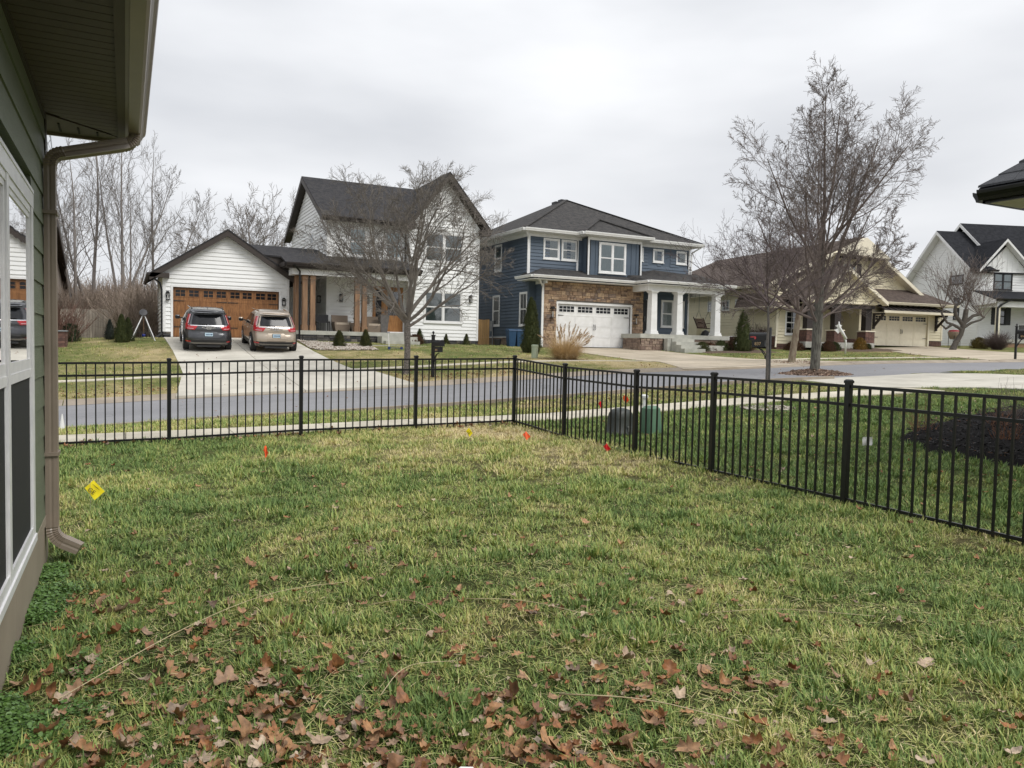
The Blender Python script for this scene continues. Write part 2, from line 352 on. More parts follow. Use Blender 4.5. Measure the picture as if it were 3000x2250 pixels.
def hnoise(x,y,s):
    from mathutils import noise
    return noise.noise(Vector((x*s,y*s,1.7)))
def dryness(x,y):
    """0 green .. 1 straw"""
    n=y+drop(x)
    d=.28+.28*hnoise(x,y,.45)+.30*hnoise(x+9,y,1.5)+.2*hnoise(x,y+5,4)
    d+=.75*math.exp(-((x-5.1)**2/1.2+(y-10.9)**2/1.1))+.25*math.exp(-((x-5.6)**2/.8+(y-8.6)**2/3))
    if n<12: d+=.13*sstep(1,4,x)*sstep(2,6,y)*(1-sstep(6.0,6.3,x))
    if 6.1<x and n<12: d-=.22
    if n>23.9:
        d+=.10
        if x<1.9 or 7<x<13: d+=.34*(1-sstep(24,26.2,n))
        d+=.75*math.exp(-((x-17.2)**2/7+(y-27.6)**2/5))+.45*math.exp(-((x-19.0)**2/4+(y-24.6)**2/1.5))
        if 7.3<x<12 and 30<y<34: d+=.25
        d+=.35*math.exp(-((x-1.0)**2/2.5+(y-33)**2/8))
    if 13.4<n<17.3: d+=.18+.1*math.exp(-((x-8.5)**2/1.5+(y-15.3)**2/.5))*5
    return max(0.,min(1.,d))
def gz(x,y):
    return terrain(x,y)+.018*hnoise(x,y,.9)+.008*hnoise(x,y,3.1)
def axis(a,b,brks):
    r=[]
    for (x0,x1,st) in brks:
        k=max(1,round((x1-x0)/st)); r+=[x0+(x1-x0)*i/k for i in range(k)]
    r.append(brks[-1][1]); return r
GX=axis(0,0,[(-400,-100,60),(-100,-40,12),(-40,-12,2),(-12,-1,.6),(-1,8,.25),(8,32,.4),(32,56,.8),(56,90,3),(90,180,10),(180,500,60)])
GN=axis(0,0,[(-150,-30,30),(-30,-2,4),(-2,1,.5),(1,12.25,.25),(12.25,12.3,.05),(12.3,13.42,.56),(13.42,13.47,.05),(13.47,17.2,.4),(17.2,17.3,.1),(17.3,23.0,1.14),(23.0,23.2,.2),(23.2,24,.2),(24,26.5,.4),(26.5,26.6,.1),(26.6,27.7,.55),(27.7,27.8,.1),(27.8,40,.45),(40,60,2),(60,110,10),(110,600,70)])
vs=[];cols=[]
for n_ in GN:
    for x in GX:
        y=n_-drop(x); z=gz(x,y)
        if onhard(x,y,.12): z=terrain(x,y)-.05
        if x<-.55 and y<6: z-=.02
        vs.append((x,y,z)); cols.append(dryness(x,y) if -40<x<90 and -5<n_<60 else .4)
nx=len(GX); fs=[(j*nx+i,j*nx+i+1,(j+1)*nx+i+1,(j+1)*nx+i) for j in range(len(GN)-1) for i in range(nx-1)]
me=bpy.data.meshes.new('ground'); me.from_pydata(vs,[],fs)
me.polygons.foreach_set('use_smooth',[True]*len(me.polygons))
at=me.attributes.new('gap_shade','FLOAT','POINT'); at.data.foreach_set('value',[1.0 if (v_[1]+drop(v_[0])<12.2 and v_[0]<6.3 and v_[1]<9) else (.5 if v_[1]+drop(v_[0])<17.3 else 0.0) for v_ in vs])  # darkens the near ground: shade between grass blades painted into the soil colour
at=me.attributes.new('dry','FLOAT','POINT'); at.data.foreach_set('value',cols)
def grassmat(name,attr,inst):
    m,n,l,b=newmat(name)
    a=n.new('ShaderNodeAttribute'); a.attribute_name='dry'; a.attribute_type='INSTANCER' if inst else 'GEOMETRY'
    g=n.new('ShaderNodeNewGeometry'); nz=n.new('ShaderNodeTexNoise'); nz.inputs['Scale'].default_value=7 if inst else 2.5; nz.inputs['Detail'].default_value=8; nz.inputs['Roughness'].default_value=.75
    l.new(g.outputs['Position'],nz.inputs['Vector'])
    ad=n.new('ShaderNodeMath'); ad.operation='ADD'; mr=n.new('ShaderNodeMapRange'); mr.inputs[1].default_value=.3; mr.inputs[2].default_value=.7; mr.inputs[3].default_value=-.22; mr.inputs[4].default_value=.22
    l.new(nz.outputs['Fac'],mr.inputs[0]); l.new(a.outputs['Fac'],ad.inputs[0]); l.new(mr.outputs[0],ad.inputs[1]); last=ad.outputs[0]
    if inst:
        bl=n.new('ShaderNodeAttribute'); bl.attribute_name='bl'; a2=n.new('ShaderNodeMath'); a2.operation='ADD'; l.new(last,a2.inputs[0]); l.new(bl.outputs['Fac'],a2.inputs[1]); last=a2.outputs[0]
        r=ramp(n,[(.0,(.112,.185,.052)),(.22,(.20,.285,.078)),(.44,(.325,.385,.105)),(.64,(.50,.46,.16)),(.9,(.70,.59,.34))])
    else:
        r=ramp(n,[(.0,(.085,.105,.034)),(.28,(.135,.15,.05)),(.48,(.20,.19,.078)),(.7,(.31,.26,.13)),(.95,(.42,.34,.19))])
    l.new(last,r.inputs[0]); colr=r.outputs[0]
    if not inst:
        ts=n.new('ShaderNodeAttribute'); ts.attribute_name='gap_shade'; hq=n.new('ShaderNodeHueSaturation'); mq=n.new('ShaderNodeMapRange'); mq.inputs[3].default_value=1.0; mq.inputs[4].default_value=.45
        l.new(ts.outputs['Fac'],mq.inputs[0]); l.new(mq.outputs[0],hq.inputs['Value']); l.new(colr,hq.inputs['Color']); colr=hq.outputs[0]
    l.new(colr,b.inputs['Base Color']); b.inputs['Roughness'].default_value=.6 if inst else .95; b.inputs['Specular IOR Level'].default_value=.3 if inst else .1
    if not inst:
        nb=n.new('ShaderNodeTexNoise'); nb.inputs['Scale'].default_value=28; nb.inputs['Detail'].default_value=8; l.new(g.outputs['Position'],nb.inputs['Vector'])
        bp=n.new('ShaderNodeBump'); bp.inputs['Strength'].default_value=1; bp.inputs['Distance'].default_value=.05; l.new(nb.outputs['Fac'],bp.inputs['Height']); l.new(bp.outputs[0],b.inputs['Normal'])
    return m
M['lawn']=grassmat('lawn_soil_thatch_and_shade','dry',False); M['blade']=grassmat('grass_blade','dry',True)
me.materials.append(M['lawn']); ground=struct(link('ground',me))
# ---- road
def asphalt():
    m,n,l,b=newmat('worn_asphalt'); g=n.new('ShaderNodeNewGeometry')
    n1=n.new('ShaderNodeTexNoise'); n1.inputs['Scale'].default_value=.35; n1.inputs['Detail'].default_value=8; n1.inputs['Roughness'].default_value=.7
    mp=n.new('ShaderNodeMapping'); mp.inputs['Scale'].default_value=(.35,1.2,1); l.new(g.outputs['Position'],mp.inputs[0]); l.new(mp.outputs[0],n1.inputs['Vector'])
    r=ramp(n,[(.3,(.185,.185,.193)),(.7,(.245,.243,.25))]); l.new(n1.outputs['Fac'],r.inputs[0])
    n2=n.new('ShaderNodeTexNoise'); n2.inputs['Scale'].default_value=60; n2.inputs['Detail'].default_value=4; l.new(g.outputs['Position'],n2.inputs['Vector'])
    mr=n.new('ShaderNodeMapRange'); mr.inputs[1].default_value=.3; mr.inputs[2].default_value=.7; mr.inputs[3].default_value=.78; mr.inputs[4].default_value=1.22; l.new(n2.outputs['Fac'],mr.inputs[0])
    hs=n.new('ShaderNodeHueSaturation'); l.new(mr.outputs[0],hs.inputs['Value']); l.new(r.outputs[0],hs.inputs['Color'])
    # fine cracks
    v=n.new('ShaderNodeTexVoronoi'); v.feature='DISTANCE_TO_EDGE'; v.inputs['Scale'].default_value=.16
    nw=n.new('ShaderNodeTexNoise'); nw.inputs['Scale'].default_value=.7; nw.inputs['Detail'].default_value=6
    l.new(g.outputs['Position'],nw.inputs['Vector']); vm=n.new('ShaderNodeVectorMath'); vm.operation='MULTIPLY_ADD'; vm.inputs[1].default_value=(3,3,0)
    l.new(nw.outputs['Color'],vm.inputs[0]); l.new(g.outputs['Position'],vm.inputs[2]); l.new(vm.outputs[0],v.inputs['Vector'])
    cr=ramp(n,[(.0,(.35,.35,.35)),(.0035,(1,1,1))]); l.new(v.outputs['Distance'],cr.inputs[0])
    mx=n.new('ShaderNodeMix'); mx.data_type='RGBA'; mx.blend_type='MULTIPLY'; mx.inputs[0].default_value=.55; l.new(hs.outputs[0],mx.inputs[6]); l.new(cr.outputs[0],mx.inputs[7])
    l.new(mx.outputs[2],b.inputs['Base Color']); b.inputs['Roughness'].default_value=.85
    bp=n.new('ShaderNodeBump'); bp.inputs['Strength'].default_value=.5; bp.inputs['Distance'].default_value=.006; l.new(n2.outputs['Fac'],bp.inputs['Height']); l.new(bp.outputs[0],b.inputs['Normal'])
    return m
M['asphalt']=asphalt()
def strip(mb,xs,ns,zo,th=0):
    k=len(mb.v); w=len(ns)
    for x in xs:
        for n_ in ns: mb.v.append((x,yn(x,n_),terrain(x,yn(x,n_))+zo(x,n_)))
    for i in range(len(xs)-1):
        for j in range(w-1):
            a=k+i*w+j; mb.f.append((a,a+w,a+w+1,a+1))
XR=[-60,-40,-25]+[-14+1.0*i for i in range(86)]+[75,80,90,100,120]
mb=MB(); strip(mb,XR,[17.0,17.35,18.5,20.1,21.5,23.0,23.28],lambda x,n_:.0+(.03*(1-abs(n_-20.1)/3.1))); struct(mb.build('road',M['asphalt'],smooth=True))
kerb=bpy.data.objects.new('kerb',None); COL.objects.link(kerb); struct(kerb)
# far kerb: cast sections 3 m long with joints; rolled profile
def kerbsec(x0,x1,far=True):
    mb=MB(); xs=[x0+(x1-x0)*i/3 for i in range(4)]
    prof=[(23.2,.012),(23.55,.0),(23.75,.05),(23.98,.115),(24.12,.115),(24.12,-.1)] if far else [(17.38,.012),(17.1,.0),(16.95,.05),(16.8,.085),(16.68,.085),(16.68,-.1)]
    k=0
    for x in xs:
        S=smooth_tab(STREET,x)
        for n_,dz in prof: mb.v.append((x,yn(x,n_),S+dz))
    w=len(prof)
    for i in range(3):
        for j in range(w-1):
            a=i*w+j; q=(a,a+w,a+w+1,a+1); mb.f.append(q if far else tuple(reversed(q)))
    for c in(0,3): mb.f.append(tuple(c*w+j for j in range(w)))
    return mb.build('kerb_section',M['gutterpan'],kerb,smooth=False)
x=-19.5
while x<60:
    kerbsec(x+.012,x+2.988)
    if x<18: kerbsec(x+.012,x+2.988,False)
    x+=3.0
# pavements: slabs with joints
def slabpatch(name,mat,parent,corners,zo=.022,sub=3,th=.1):
    """quad corners in plan (ccw) draped on the terrain"""
    mb=MB(); k=0
    a,b,c,d=corners
    for j in range(sub+1):
        for i in range(sub+1):
            u,v=i/sub,j/sub
            x=(a[0]*(1-u)+b[0]*u)*(1-v)+(d[0]*(1-u)+c[0]*u)*v; y=(a[1]*(1-u)+b[1]*u)*(1-v)+(d[1]*(1-u)+c[1]*u)*v
            mb.v.append((x,y,terrain(x,y)+zo))
    w=sub+1
    for j in range(sub):
        for i in range(sub): q=j*w+i; mb.f.append((q,q+1,q+w+1,q+w))
    ring=[i for i in range(w)]+[j*w+sub for j in range(1,w)]+[sub*w+i for i in range(sub-1,-1,-1)]+[j*w for j in range(sub-1,0,-1)]
    k=len(mb.v)
    for r_ in ring: p=mb.v[r_]; mb.v.append((p[0],p[1],p[2]-th))
    for i in range(len(ring)): j=(i+1)%len(ring); mb.f.append((ring[i],k+i,k+j,ring[j]))
    return mb.build(name,mat,parent)
pav=bpy.data.objects.new('pavement',None); COL.objects.link(pav); struct(pav)
def walk(xa,xb,n0,n1,L=1.5):
    x=xa
    while x<xb-.1:
        e=min(x+L,xb); g=.006
        slabpatch('slab',M['walk'],pav,[(x+g,yn(x+g,n0)),(e-g,yn(e-g,n0)),(e-g,yn(e-g,n1)),(x+g,yn(x+g,n1))],sub=2); x=e
walk(-15,18.3,12.3,13.42)
walk(-15,1.65,26.6,27.7); walk(7.42,20.0,26.6,27.7); walk(27.5,38.3,26.6,27.7,2.4)
def poly_x_at(poly,y,left=True):
    xs=[]
    for i in range(len(poly)):
        (ax,ay),(bx,by)=poly[i],poly[(i+1)%len(poly)]
        if (ay-y)*(by-y)<=0 and abs(ay-by)>1e-6: xs.append(ax+(bx-ax)*(y-ay)/(by-ay))
    return (min(xs),max(xs)) if xs else None
def driveway(name,poly,rows,cols_,mat,zo=.022,g=.012,sub=4):
    d=bpy.data.objects.new(name,None); COL.objects.link(d); struct(d)
    for y0,y1 in zip(rows,rows[1:]):
        a=poly_x_at(poly,y0+.001); b=poly_x_at(poly,y1-.001)
        for u0,u1 in zip(cols_,cols_[1:]):
            f=lambda e,u:e[0]+(e[1]-e[0])*u
            slabpatch('slab',mat,d,[(f(a,u0)+g,y0+g),(f(a,u1)-g,y0+g),(f(b,u1)-g,y1-g),(f(b,u0)+g,y1-g)],zo=zo,sub=sub)
    return d
driveway('driveway',DRIVE1,[23.6,26.4,27.9,30.6,33.6,36.7,39.95],[0,.5,1],M['concrete'])
driveway('driveway',DRIVE2,[23.65,26.4,28.6,31.4,34.6,37.95],[0,.5,1],M['old_concrete'])
driveway('driveway',DRIVE3,[22.7,25.0,28.9,34.4],[0,.5,1],M['old_concrete'],sub=8)
driveway('driveway',NDRIVE,[4.1,7,10,12.4,14.1,15.6,17.02],[0,.5,1],M['concrete'],sub=6)
# planting beds (sheets just above the soil)
def bed(name,poly,mat,h=.05,st=.25,nz=.03,sc=2.5):
    mb=MB(); x0,x1=min(p[0] for p in poly),max(p[0] for p in poly); y0,y1=min(p[1] for p in poly),max(p[1] for p in poly); idx={}
    nxx=int((x1-x0)/st)+2; nyy=int((y1-y0)/st)+2
    def vid(i,j):
        if (i,j) not in idx:
            x=x0+i*st; y=y0+j*st; ins=inpoly((x,y),poly); d=polydist((x,y),poly)
            if not ins:
                pass
            e=min(1,d/.35) if ins else -min(1,d/.25)
            idx[(i,j)]=len(mb.v); mb.v.append((x,y,terrain(x,y)+(h*e+.01 if e>=0 else -.06+.05*(1+e))+nz*hnoise(x,y,sc)*max(0,e)))
        return idx[(i,j)]
    for i in range(-1,nxx):
        for j in range(-1,nyy):
            c=(x0+(i+.5)*st,y0+(j+.5)*st)
            if inpoly(c,poly) or polydist(c,poly)<st*.6: mb.f.append((vid(i,j),vid(i+1,j),vid(i+1,j+1),vid(i,j+1)))
    return struct(mb.build(name,mat,smooth=True))
bed('black_mulch_bed',MULCH,M['black_mulch'],.09)
bed('gravel_bed',GRAVEL,M['mortar'],.03)
bed('planting_bed',BED_BLUE,M['brown_mulch'],.05)
bed('planting_bed',[(38.3,33.9),(39.5,32.2),(43.2,31.6),(43.4,33.4),(43.0,35.4),(38.0,35.6)],M['brown_mulch'],.05)
# ================================================================ BUILDING HELPERS
class House:
    """frame: coordinates are given in house axes (x along the front, y back, z absolute)"""
    def __init__(s,name,label,cat,loc,rz=0,off=None):
        s.t=thing(name,label,cat,loc,rz)
        s.off=off if off is not None else (0,0,loc[2])
    def add(s,mb,name,m,parent=None,**k): return mb.build(name,m,parent or s.t,off=s.off,**k)
    def box(s,name,m,x0,x1,y0,y1,z0,z1,parent=None): return s.add(MB().box(x0,x1,y0,y1,z0,z1),name,m,parent)
def dirn(p0,p1):
    L=math.hypot(p1[0]-p0[0],p1[1]-p0[1]); d=((p1[0]-p0[0])/L,(p1[1]-p0[1])/L); return L,d,(d[1],-d[0])
def wpt(p0,d,n,s,o,z): return (p0[0]+d[0]*s+n[0]*o,p0[1]+d[1]*s+n[1]*o,z)
def topat(top,s):
    return lerp_tab(top,s)
def gable_range(top,z):
    """s-range where profile top(s)>=z; top is a concave polyline"""
    s0,s1=None,None
    for (a,b),(c,d) in zip(top,top[1:]):
        for (x,y) in ((a,b),(c,d)):
            if y>=z-1e-9: s0=x if s0 is None else min(s0,x); s1=x if s1 is None else max(s1,x)
        if (b-z)*(d-z)<0:
            x=a+(c-a)*(z-b)/(d-b); s0=x if s0 is None else min(s0,x); s1=x if s1 is None else max(s1,x)
    return None if s0 is None else (s0,s1)
def wall(H,p0,p1,z0,z1,top=None,mat=None,core=None,th=.16,holes=(),exposure=.194,board='siding_board',bmat=None,lap=True,vertical=False,vspace=.4,door=None):
    """solid core with lap boards (or boards and battens) hung on it; p0->p1 left to right seen from outside"""
    L,d,n=dirn(p0,p1); prof=top or [(0,z1),(L,z1)]
    poly=[(0,z0),(L,z0)]+[(s_,z_) for s_,z_ in reversed(prof)]
    k=[wpt(p0,d,n,s_,0,z_) for s_,z_ in poly]
    mb=MB()
    if door is None: mb.slab(k,th,(-n[0],-n[1],0))
    else:
        a_,b_,zc=door; W_=lambda q:[wpt(p0,d,n,s_,0,z_) for s_,z_ in q]
        mb.slab(W_([(0,z0),(a_,z0),(a_,zc),(0,zc)]),th,(-n[0],-n[1],0)); mb.slab(W_([(b_,z0),(L,z0),(L,zc),(b_,zc)]),th,(-n[0],-n[1],0))
        mb.slab(W_([(0,zc),(L,zc)]+[(s_,z_) for s_,z_ in reversed(prof)]),th,(-n[0],-n[1],0))
    w=H.add(mb,'wall',core or bmat or mat)
    if not lap and not vertical: return w
    def boardobj(s0a,s1a,s0b,s1b,za,zb,o0,o1,ob=.002):
        b=[wpt(p0,d,n,s0a,o0,za),wpt(p0,d,n,s1a,o0,za),wpt(p0,d,n,s1a,ob,za),wpt(p0,d,n,s0a,ob,za)]
        t=[wpt(p0,d,n,s0b,o1,zb),wpt(p0,d,n,s1b,o1,zb),wpt(p0,d,n,s1b,ob,zb),wpt(p0,d,n,s0b,ob,zb)]
        m_=MB(); m_.hexa(b,t); H.add(m_,board,bmat or mat,w)
    zt=max(z_ for _,z_ in prof)
    if vertical:
        s=vspace/2
        while s<L:
            z_=topat(prof,s); m_=MB(); m_.hexa([wpt(p0,d,n,s-.03,.03,z0),wpt(p0,d,n,s+.03,.03,z0),wpt(p0,d,n,s+.03,.002,z0),wpt(p0,d,n,s-.03,.002,z0)],[wpt(p0,d,n,s-.03,.03,z_),wpt(p0,d,n,s+.03,.03,z_),wpt(p0,d,n,s+.03,.002,z_),wpt(p0,d,n,s-.03,.002,z_)])
            H.add(m_,'batten',bmat or mat,w); s+=vspace
        return w
    z=z0
    while z<zt-.02:
        zb=min(z+exposure,zt)
        ra=gable_range(prof,z+.001); rb=gable_range(prof,zb-.001)
        if ra is None: break
        if rb is None: m0=(ra[0]+ra[1])/2; rb=(m0-.01,m0+.01)
        iv=[(ra[0],ra[1])]
        for (h0,h1,ha,hb) in holes:
            if hb>z+.03 and ha<zb-.03:
                nv=[]
                for a,b in iv:
                    if h1<=a or h0>=b: nv.append((a,b)); continue
                    if h0>a+.03: nv.append((a,h0))
                    if h1<b-.03: nv.append((h1,b))
                iv=nv
        for a,b in iv:
            sa=rb[0] if a==ra[0] else a; sb=rb[1] if b==ra[1] else b
            if sb>sa+.005 and b>a+.02: boardobj(a,b,max(sa,a),min(sb,b),z,zb+.004,.038,.003)
        z+=exposure
    return w
def rect_ring(mb,P,s0,s1,z0,z1,w,o0,o1,wt=None,wb=None):
    wt=w if wt is None else wt; wb=w if wb is None else wb
    def bx(a,b,c,e):
        mb.hexa([P(a,o1,c),P(b,o1,c),P(b,o0,c),P(a,o0,c)],[P(a,o1,e),P(b,o1,e),P(b,o0,e),P(a,o0,e)])
    bx(s0,s0+w,z0,z1); bx(s1-w,s1,z0,z1); bx(s0+w,s1-w,z1-wt,z1); bx(s0+w,s1-w,z0,z0+wb)
def window(H,p0,p1,s0,s1,z0,z1,trim=.09,tm=None,sm=None,units=1,hung=True,blind='blind',cols=0,rows=0,base=.0,parent=None,gm=None,backm=None,sill=True):
    """window in wall p0->p1; s0..z1 is the outer edge of the casing"""
    L,d,n=dirn(p0,p1); P=lambda s_,o,z_: wpt(p0,d,n,s_,o+base,z_)
    tm=tm or M['white_paint']; sm=sm or tm; gm=gm or M['glass']
    mb=MB(); rect_ring(mb,P,s0,s1,z0,z1,trim,.0,.05)
    if sill: mb.hexa([P(s0-.03,.075,z0-.03),P(s1+.03,.075,z0-.03),P(s1+.03,.0,z0-.03),P(s0-.03,.0,z0-.03)],[P(s0-.03,.075,z0+.02),P(s1+.03,.075,z0+.02),P(s1+.03,.0,z0+.02),P(s0-.03,.0,z0+.02)])
    a0,a1,b0,b1=s0+trim,s1-trim,z0+trim,z1-trim; uw=(a1-a0)/units
    for u in range(1,units):
        c=a0+u*uw; mb.hexa([P(c-.05,.045,b0),P(c+.05,.045,b0),P(c+.05,.0,b0),P(c-.05,.0,b0)],[P(c-.05,.045,b1),P(c+.05,.045,b1),P(c+.05,.0,b1),P(c-.05,.0,b1)])
    w=H.add(mb,'window',tm,parent)
    for u in range(units):
        c0=a0+u*uw+(.05 if u else 0); c1=a0+(u+1)*uw-(.05 if u<units-1 else 0)
        H.add(MB().quadf(P(c0,.003,b0),P(c1,.003,b0),P(c1,.003,b1),P(c0,.003,b1)),'backing',backm or M['dark_room'],w)
        zz=[(b0,(b0+b1)/2),((b0+b1)/2,b1)] if hung else [(b0,b1)]
        for i,(q0,q1) in enumerate(zz):
            sh=MB(); o=.026 if i==0 else .034; rect_ring(sh,P,c0,c1,q0,q1,.035,.012,o)
            iw,ih=(c1-c0-.07),(q1-q0-.07)
            for c in range(1,cols): 
                cc=c0+.035+iw*c/cols; sh.hexa([P(cc-.009,o-.002,q0+.035),P(cc+.009,o-.002,q0+.035),P(cc+.009,.018,q0+.035),P(cc-.009,.018,q0+.035)],[P(cc-.009,o-.002,q1-.035),P(cc+.009,o-.002,q1-.035),P(cc+.009,.018,q1-.035),P(cc-.009,.018,q1-.035)])
            for r_ in range(1,rows):
                zc=q0+.035+ih*r_/rows; sh.hexa([P(c0+.035,o-.002,zc-.009),P(c1-.035,o-.002,zc-.009),P(c1-.035,.018,zc-.009),P(c0+.035,.018,zc-.009)],[P(c0+.035,o-.002,zc+.009),P(c1-.035,o-.002,zc+.009),P(c1-.035,.018,zc+.009),P(c0+.035,.018,zc+.009)])
            H.add(sh,'sash',sm,w)
            H.add(MB().quadf(P(c0+.03,.020,q0+.03),P(c1-.03,.020,q0+.03),P(c1-.03,.020,q1-.03),P(c0+.03,.020,q1-.03)),'pane',gm,w)
        if blind=='blind':
            bl=MB(); z=b0+.04
            while z<b1-.03:
                bl.quadf(P(c0+.03,.012,z),P(c1-.03,.012,z),P(c1-.03,.006,z+.036),P(c0+.03,.006,z+.036)); z+=.048
            H.add(bl,'blind',M['blind'],w)
        elif blind=='curtain':
            bl=MB(); k=14
            for q in range(k):
                sa=c0+.03+(c1-c0-.06)*q/k; sb=c0+.03+(c1-c0-.06)*(q+1)/k; oa,ob=(.006,.012) if q%2 else (.012,.006)
                bl.quadf(P(sa,oa,b0+.03),P(sb,ob,b0+.03),P(sb,ob,b1-.03),P(sa,oa,b1-.03))
            H.add(bl,'curtain',M['curtain'],w)
    return w
def vtrim(H,m,x0,x1,y0,y1,z0,z1,name='corner_board'): return H.box(name,m,x0,x1,y0,y1,z0,z1)
def roof(H,pts,m,th=.07,name='roof'):
    """one roof plane, drawn as a slab; pts counterclockwise seen from above"""
    return H.add(MB().slab(pts,th),name,m,uv=True)
def gutter(H,a,b,m,outn,name='gutter',h=.13,w=.13):
    """K-profile gutter from a to b (top back edge), outn = outward direction"""
    a=Vector(a);b=Vector(b); o=Vector((outn[0],outn[1],0)); u=Vector((0,0,1))
    prof=[(0,0),(0,-h),(w*.62,-h),(w*.72,-h*.72),(w*.95,-h*.35),(w,-.01),(w,0),(w*.9,0),(w*.86,-.012),(.015,-.012)]
    mb=MB(); fr=[(a,o,u,1),(b,o,u,1)]
    if (b-a).cross(u).dot(o)<0: fr=fr[::-1]
    mb.sweep([(x,y) for x,y in prof],fr); return H.add(mb,name,m)
def downspout(H,pts,m,w=.08,d=.06,name='downspout'):
    mb=MB(); P=[Vector(p) for p in pts]
    for a,b in zip(P,P[1:]):
        e=(b-a).normalized()*.02; mb.bar(a-e,b+e,w,d,up=(0,1,0) if abs((b-a).normalized().z)>.5 else (0,0,1))
    return H.add(mb,name,m)
def stones(H,p0,p1,z0,z1,m,core,holes=(),hs=(.11,.15,.20),ws=(.22,.34,.5),seed=1,o0=.0,proud=(.03,.07),top=None,name='stone',g=.012,door=None):
    """random ledgestone face; every stone an object"""
    L,d,n=dirn(p0,p1); r=random.Random(seed); mb=MB(); W_=lambda a_,b_,c_,e_: mb.slab([wpt(p0,d,n,a_,o0,c_),wpt(p0,d,n,b_,o0,c_),wpt(p0,d,n,b_,o0,e_),wpt(p0,d,n,a_,o0,e_)],.1,(-n[0],-n[1],0))
    if door is None: W_(0,L,z0,z1)
    else: W_(0,door[0],z0,z1); W_(door[1],L,z0,z1); W_(door[0],door[1],door[2],z1)
    w=H.add(mb,'stone_wall',core); z=z0
    while z<z1-.04:
        h=r.choice(hs); 
        if z1-(z+h)<.06: h=z1-z
        s=-r.random()*.2
        while s<L:
            ww=r.choice(ws)*r.uniform(.8,1.25); a,b=max(0,s),min(L,s+ww)
            if L-b<.08: b=L
            segs=[(a,b)]
            for (h0,h1,ha,hb) in holes:
                if hb>z+.03 and ha<z+h-.03:
                    ns=[]
                    for q0,q1 in segs:
                        if h1<=q0 or h0>=q1: ns.append((q0,q1)); continue
                        if h0>q0+.05: ns.append((q0,h0))
                        if h1<q1-.05: ns.append((h1,q1))
                    segs=ns
            for q0,q1 in segs:
                if q1-q0<.05: continue
                subs=[(z,z+h)] if (h<.17 or r.random()<.55) else [(z,z+h*.5),(z+h*.5,z+h)]
                for y0,y1 in subs:
                    o=o0+r.uniform(*proud); c=.012; j=lambda:r.uniform(-.006,.006)
                    k=MB(); 
                    B=[wpt(p0,d,n,x_,o0+.001,z_) for x_,z_ in ((q0+g/2,y0+g/2),(q1-g/2,y0+g/2),(q1-g/2,y1-g/2),(q0+g/2,y1-g/2))]
                    Q=[wpt(p0,d,n,x_,o-.012,z_) for x_,z_ in ((q0+g/2,y0+g/2),(q1-g/2,y0+g/2),(q1-g/2,y1-g/2),(q0+g/2,y1-g/2))]
                    F=[wpt(p0,d,n,x_+j(),o+j(),z_+j()) for x_,z_ in ((q0+g/2+c,y0+g/2+c),(q1-g/2-c,y0+g/2+c),(q1-g/2-c,y1-g/2-c),(q0+g/2+c,y1-g/2-c))]
                    k.v=B+Q+F; k.f=[(8,9,10,11)]+[(i,(i+1)%4,4+(i+1)%4,4+i) for i in range(4)]+[(4+i,4+(i+1)%4,8+(i+1)%4,8+i) for i in range(4)]
                    H.add(k,name,m,w)
            s+=ww
            if b==L: break
        z+=h
    return w
def bricks(H,p0,p1,z0,z1,m,core,seed=1,bw=.215,bh=.075,name='brick'):
    L,d,n=dirn(p0,p1); r=random.Random(seed); mb=MB(); mb.slab([wpt(p0,d,n,0,0,z0),wpt(p0,d,n,L,0,z0),wpt(p0,d,n,L,0,z1),wpt(p0,d,n,0,0,z1)],.1,(-n[0],-n[1],0))
    w=H.add(mb,'brick_base',core); k=0; z=z0
    while z<z1-.03:
        s=-(bw/2 if k%2 else 0)
        while s<L:
            a,b=max(0,s)+.005,min(L,s+bw)-.005; t=min(z1,z+bh)-.006
            if b-a>.03:
                o=.012+r.uniform(-.003,.003); mb=MB(); mb.hexa([wpt(p0,d,n,a,o,z+.004),wpt(p0,d,n,b,o,z+.004),wpt(p0,d,n,b,.001,z+.004),wpt(p0,d,n,a,.001,z+.004)],[wpt(p0,d,n,a,o,t),wpt(p0,d,n,b,o,t),wpt(p0,d,n,b,.001,t),wpt(p0,d,n,a,.001,t)])
                H.add(mb,name,m,w)
            s+=bw
        z+=bh; k+=1
    return w
def lantern(H,p0,p1,s,z,h=.42,w=.17,m=None):
    L,d,n=dirn(p0,p1); P=lambda a,o,q: wpt(p0,d,n,s+a,o,z+q); m=m or M['black_trim']; mb=MB()
    def bx(a,b,o0,o1,c,e): mb.hexa([P(a,o1,c),P(b,o1,c),P(b,o0,c),P(a,o0,c)],[P(a,o1,e),P(b,o1,e),P(b,o0,e),P(a,o0,e)])
    bx(-w*.35,w*.35,.0,.03,0,h); bx(-w/2,w/2,.03,.03+w,h*.8,h*.87); bx(-w*.3,w*.3,.04,.02+w,h*.87,h*.97); bx(-w/2,w/2,.03,.03+w,.0,.03)
    for a in(-w/2,w/2-.016):
        for o in(.03,.014+w): bx(a,a+.016,o,o+.016,.03,h*.8)
    l=H.add(mb,'wall_lantern',m); g=MB(); g.tube([P(0,.03+w/2,.03),P(0,.03+w/2,h*.55)],.028,8); H.add(g,'lamp_bulb',M['blind'],l); return l
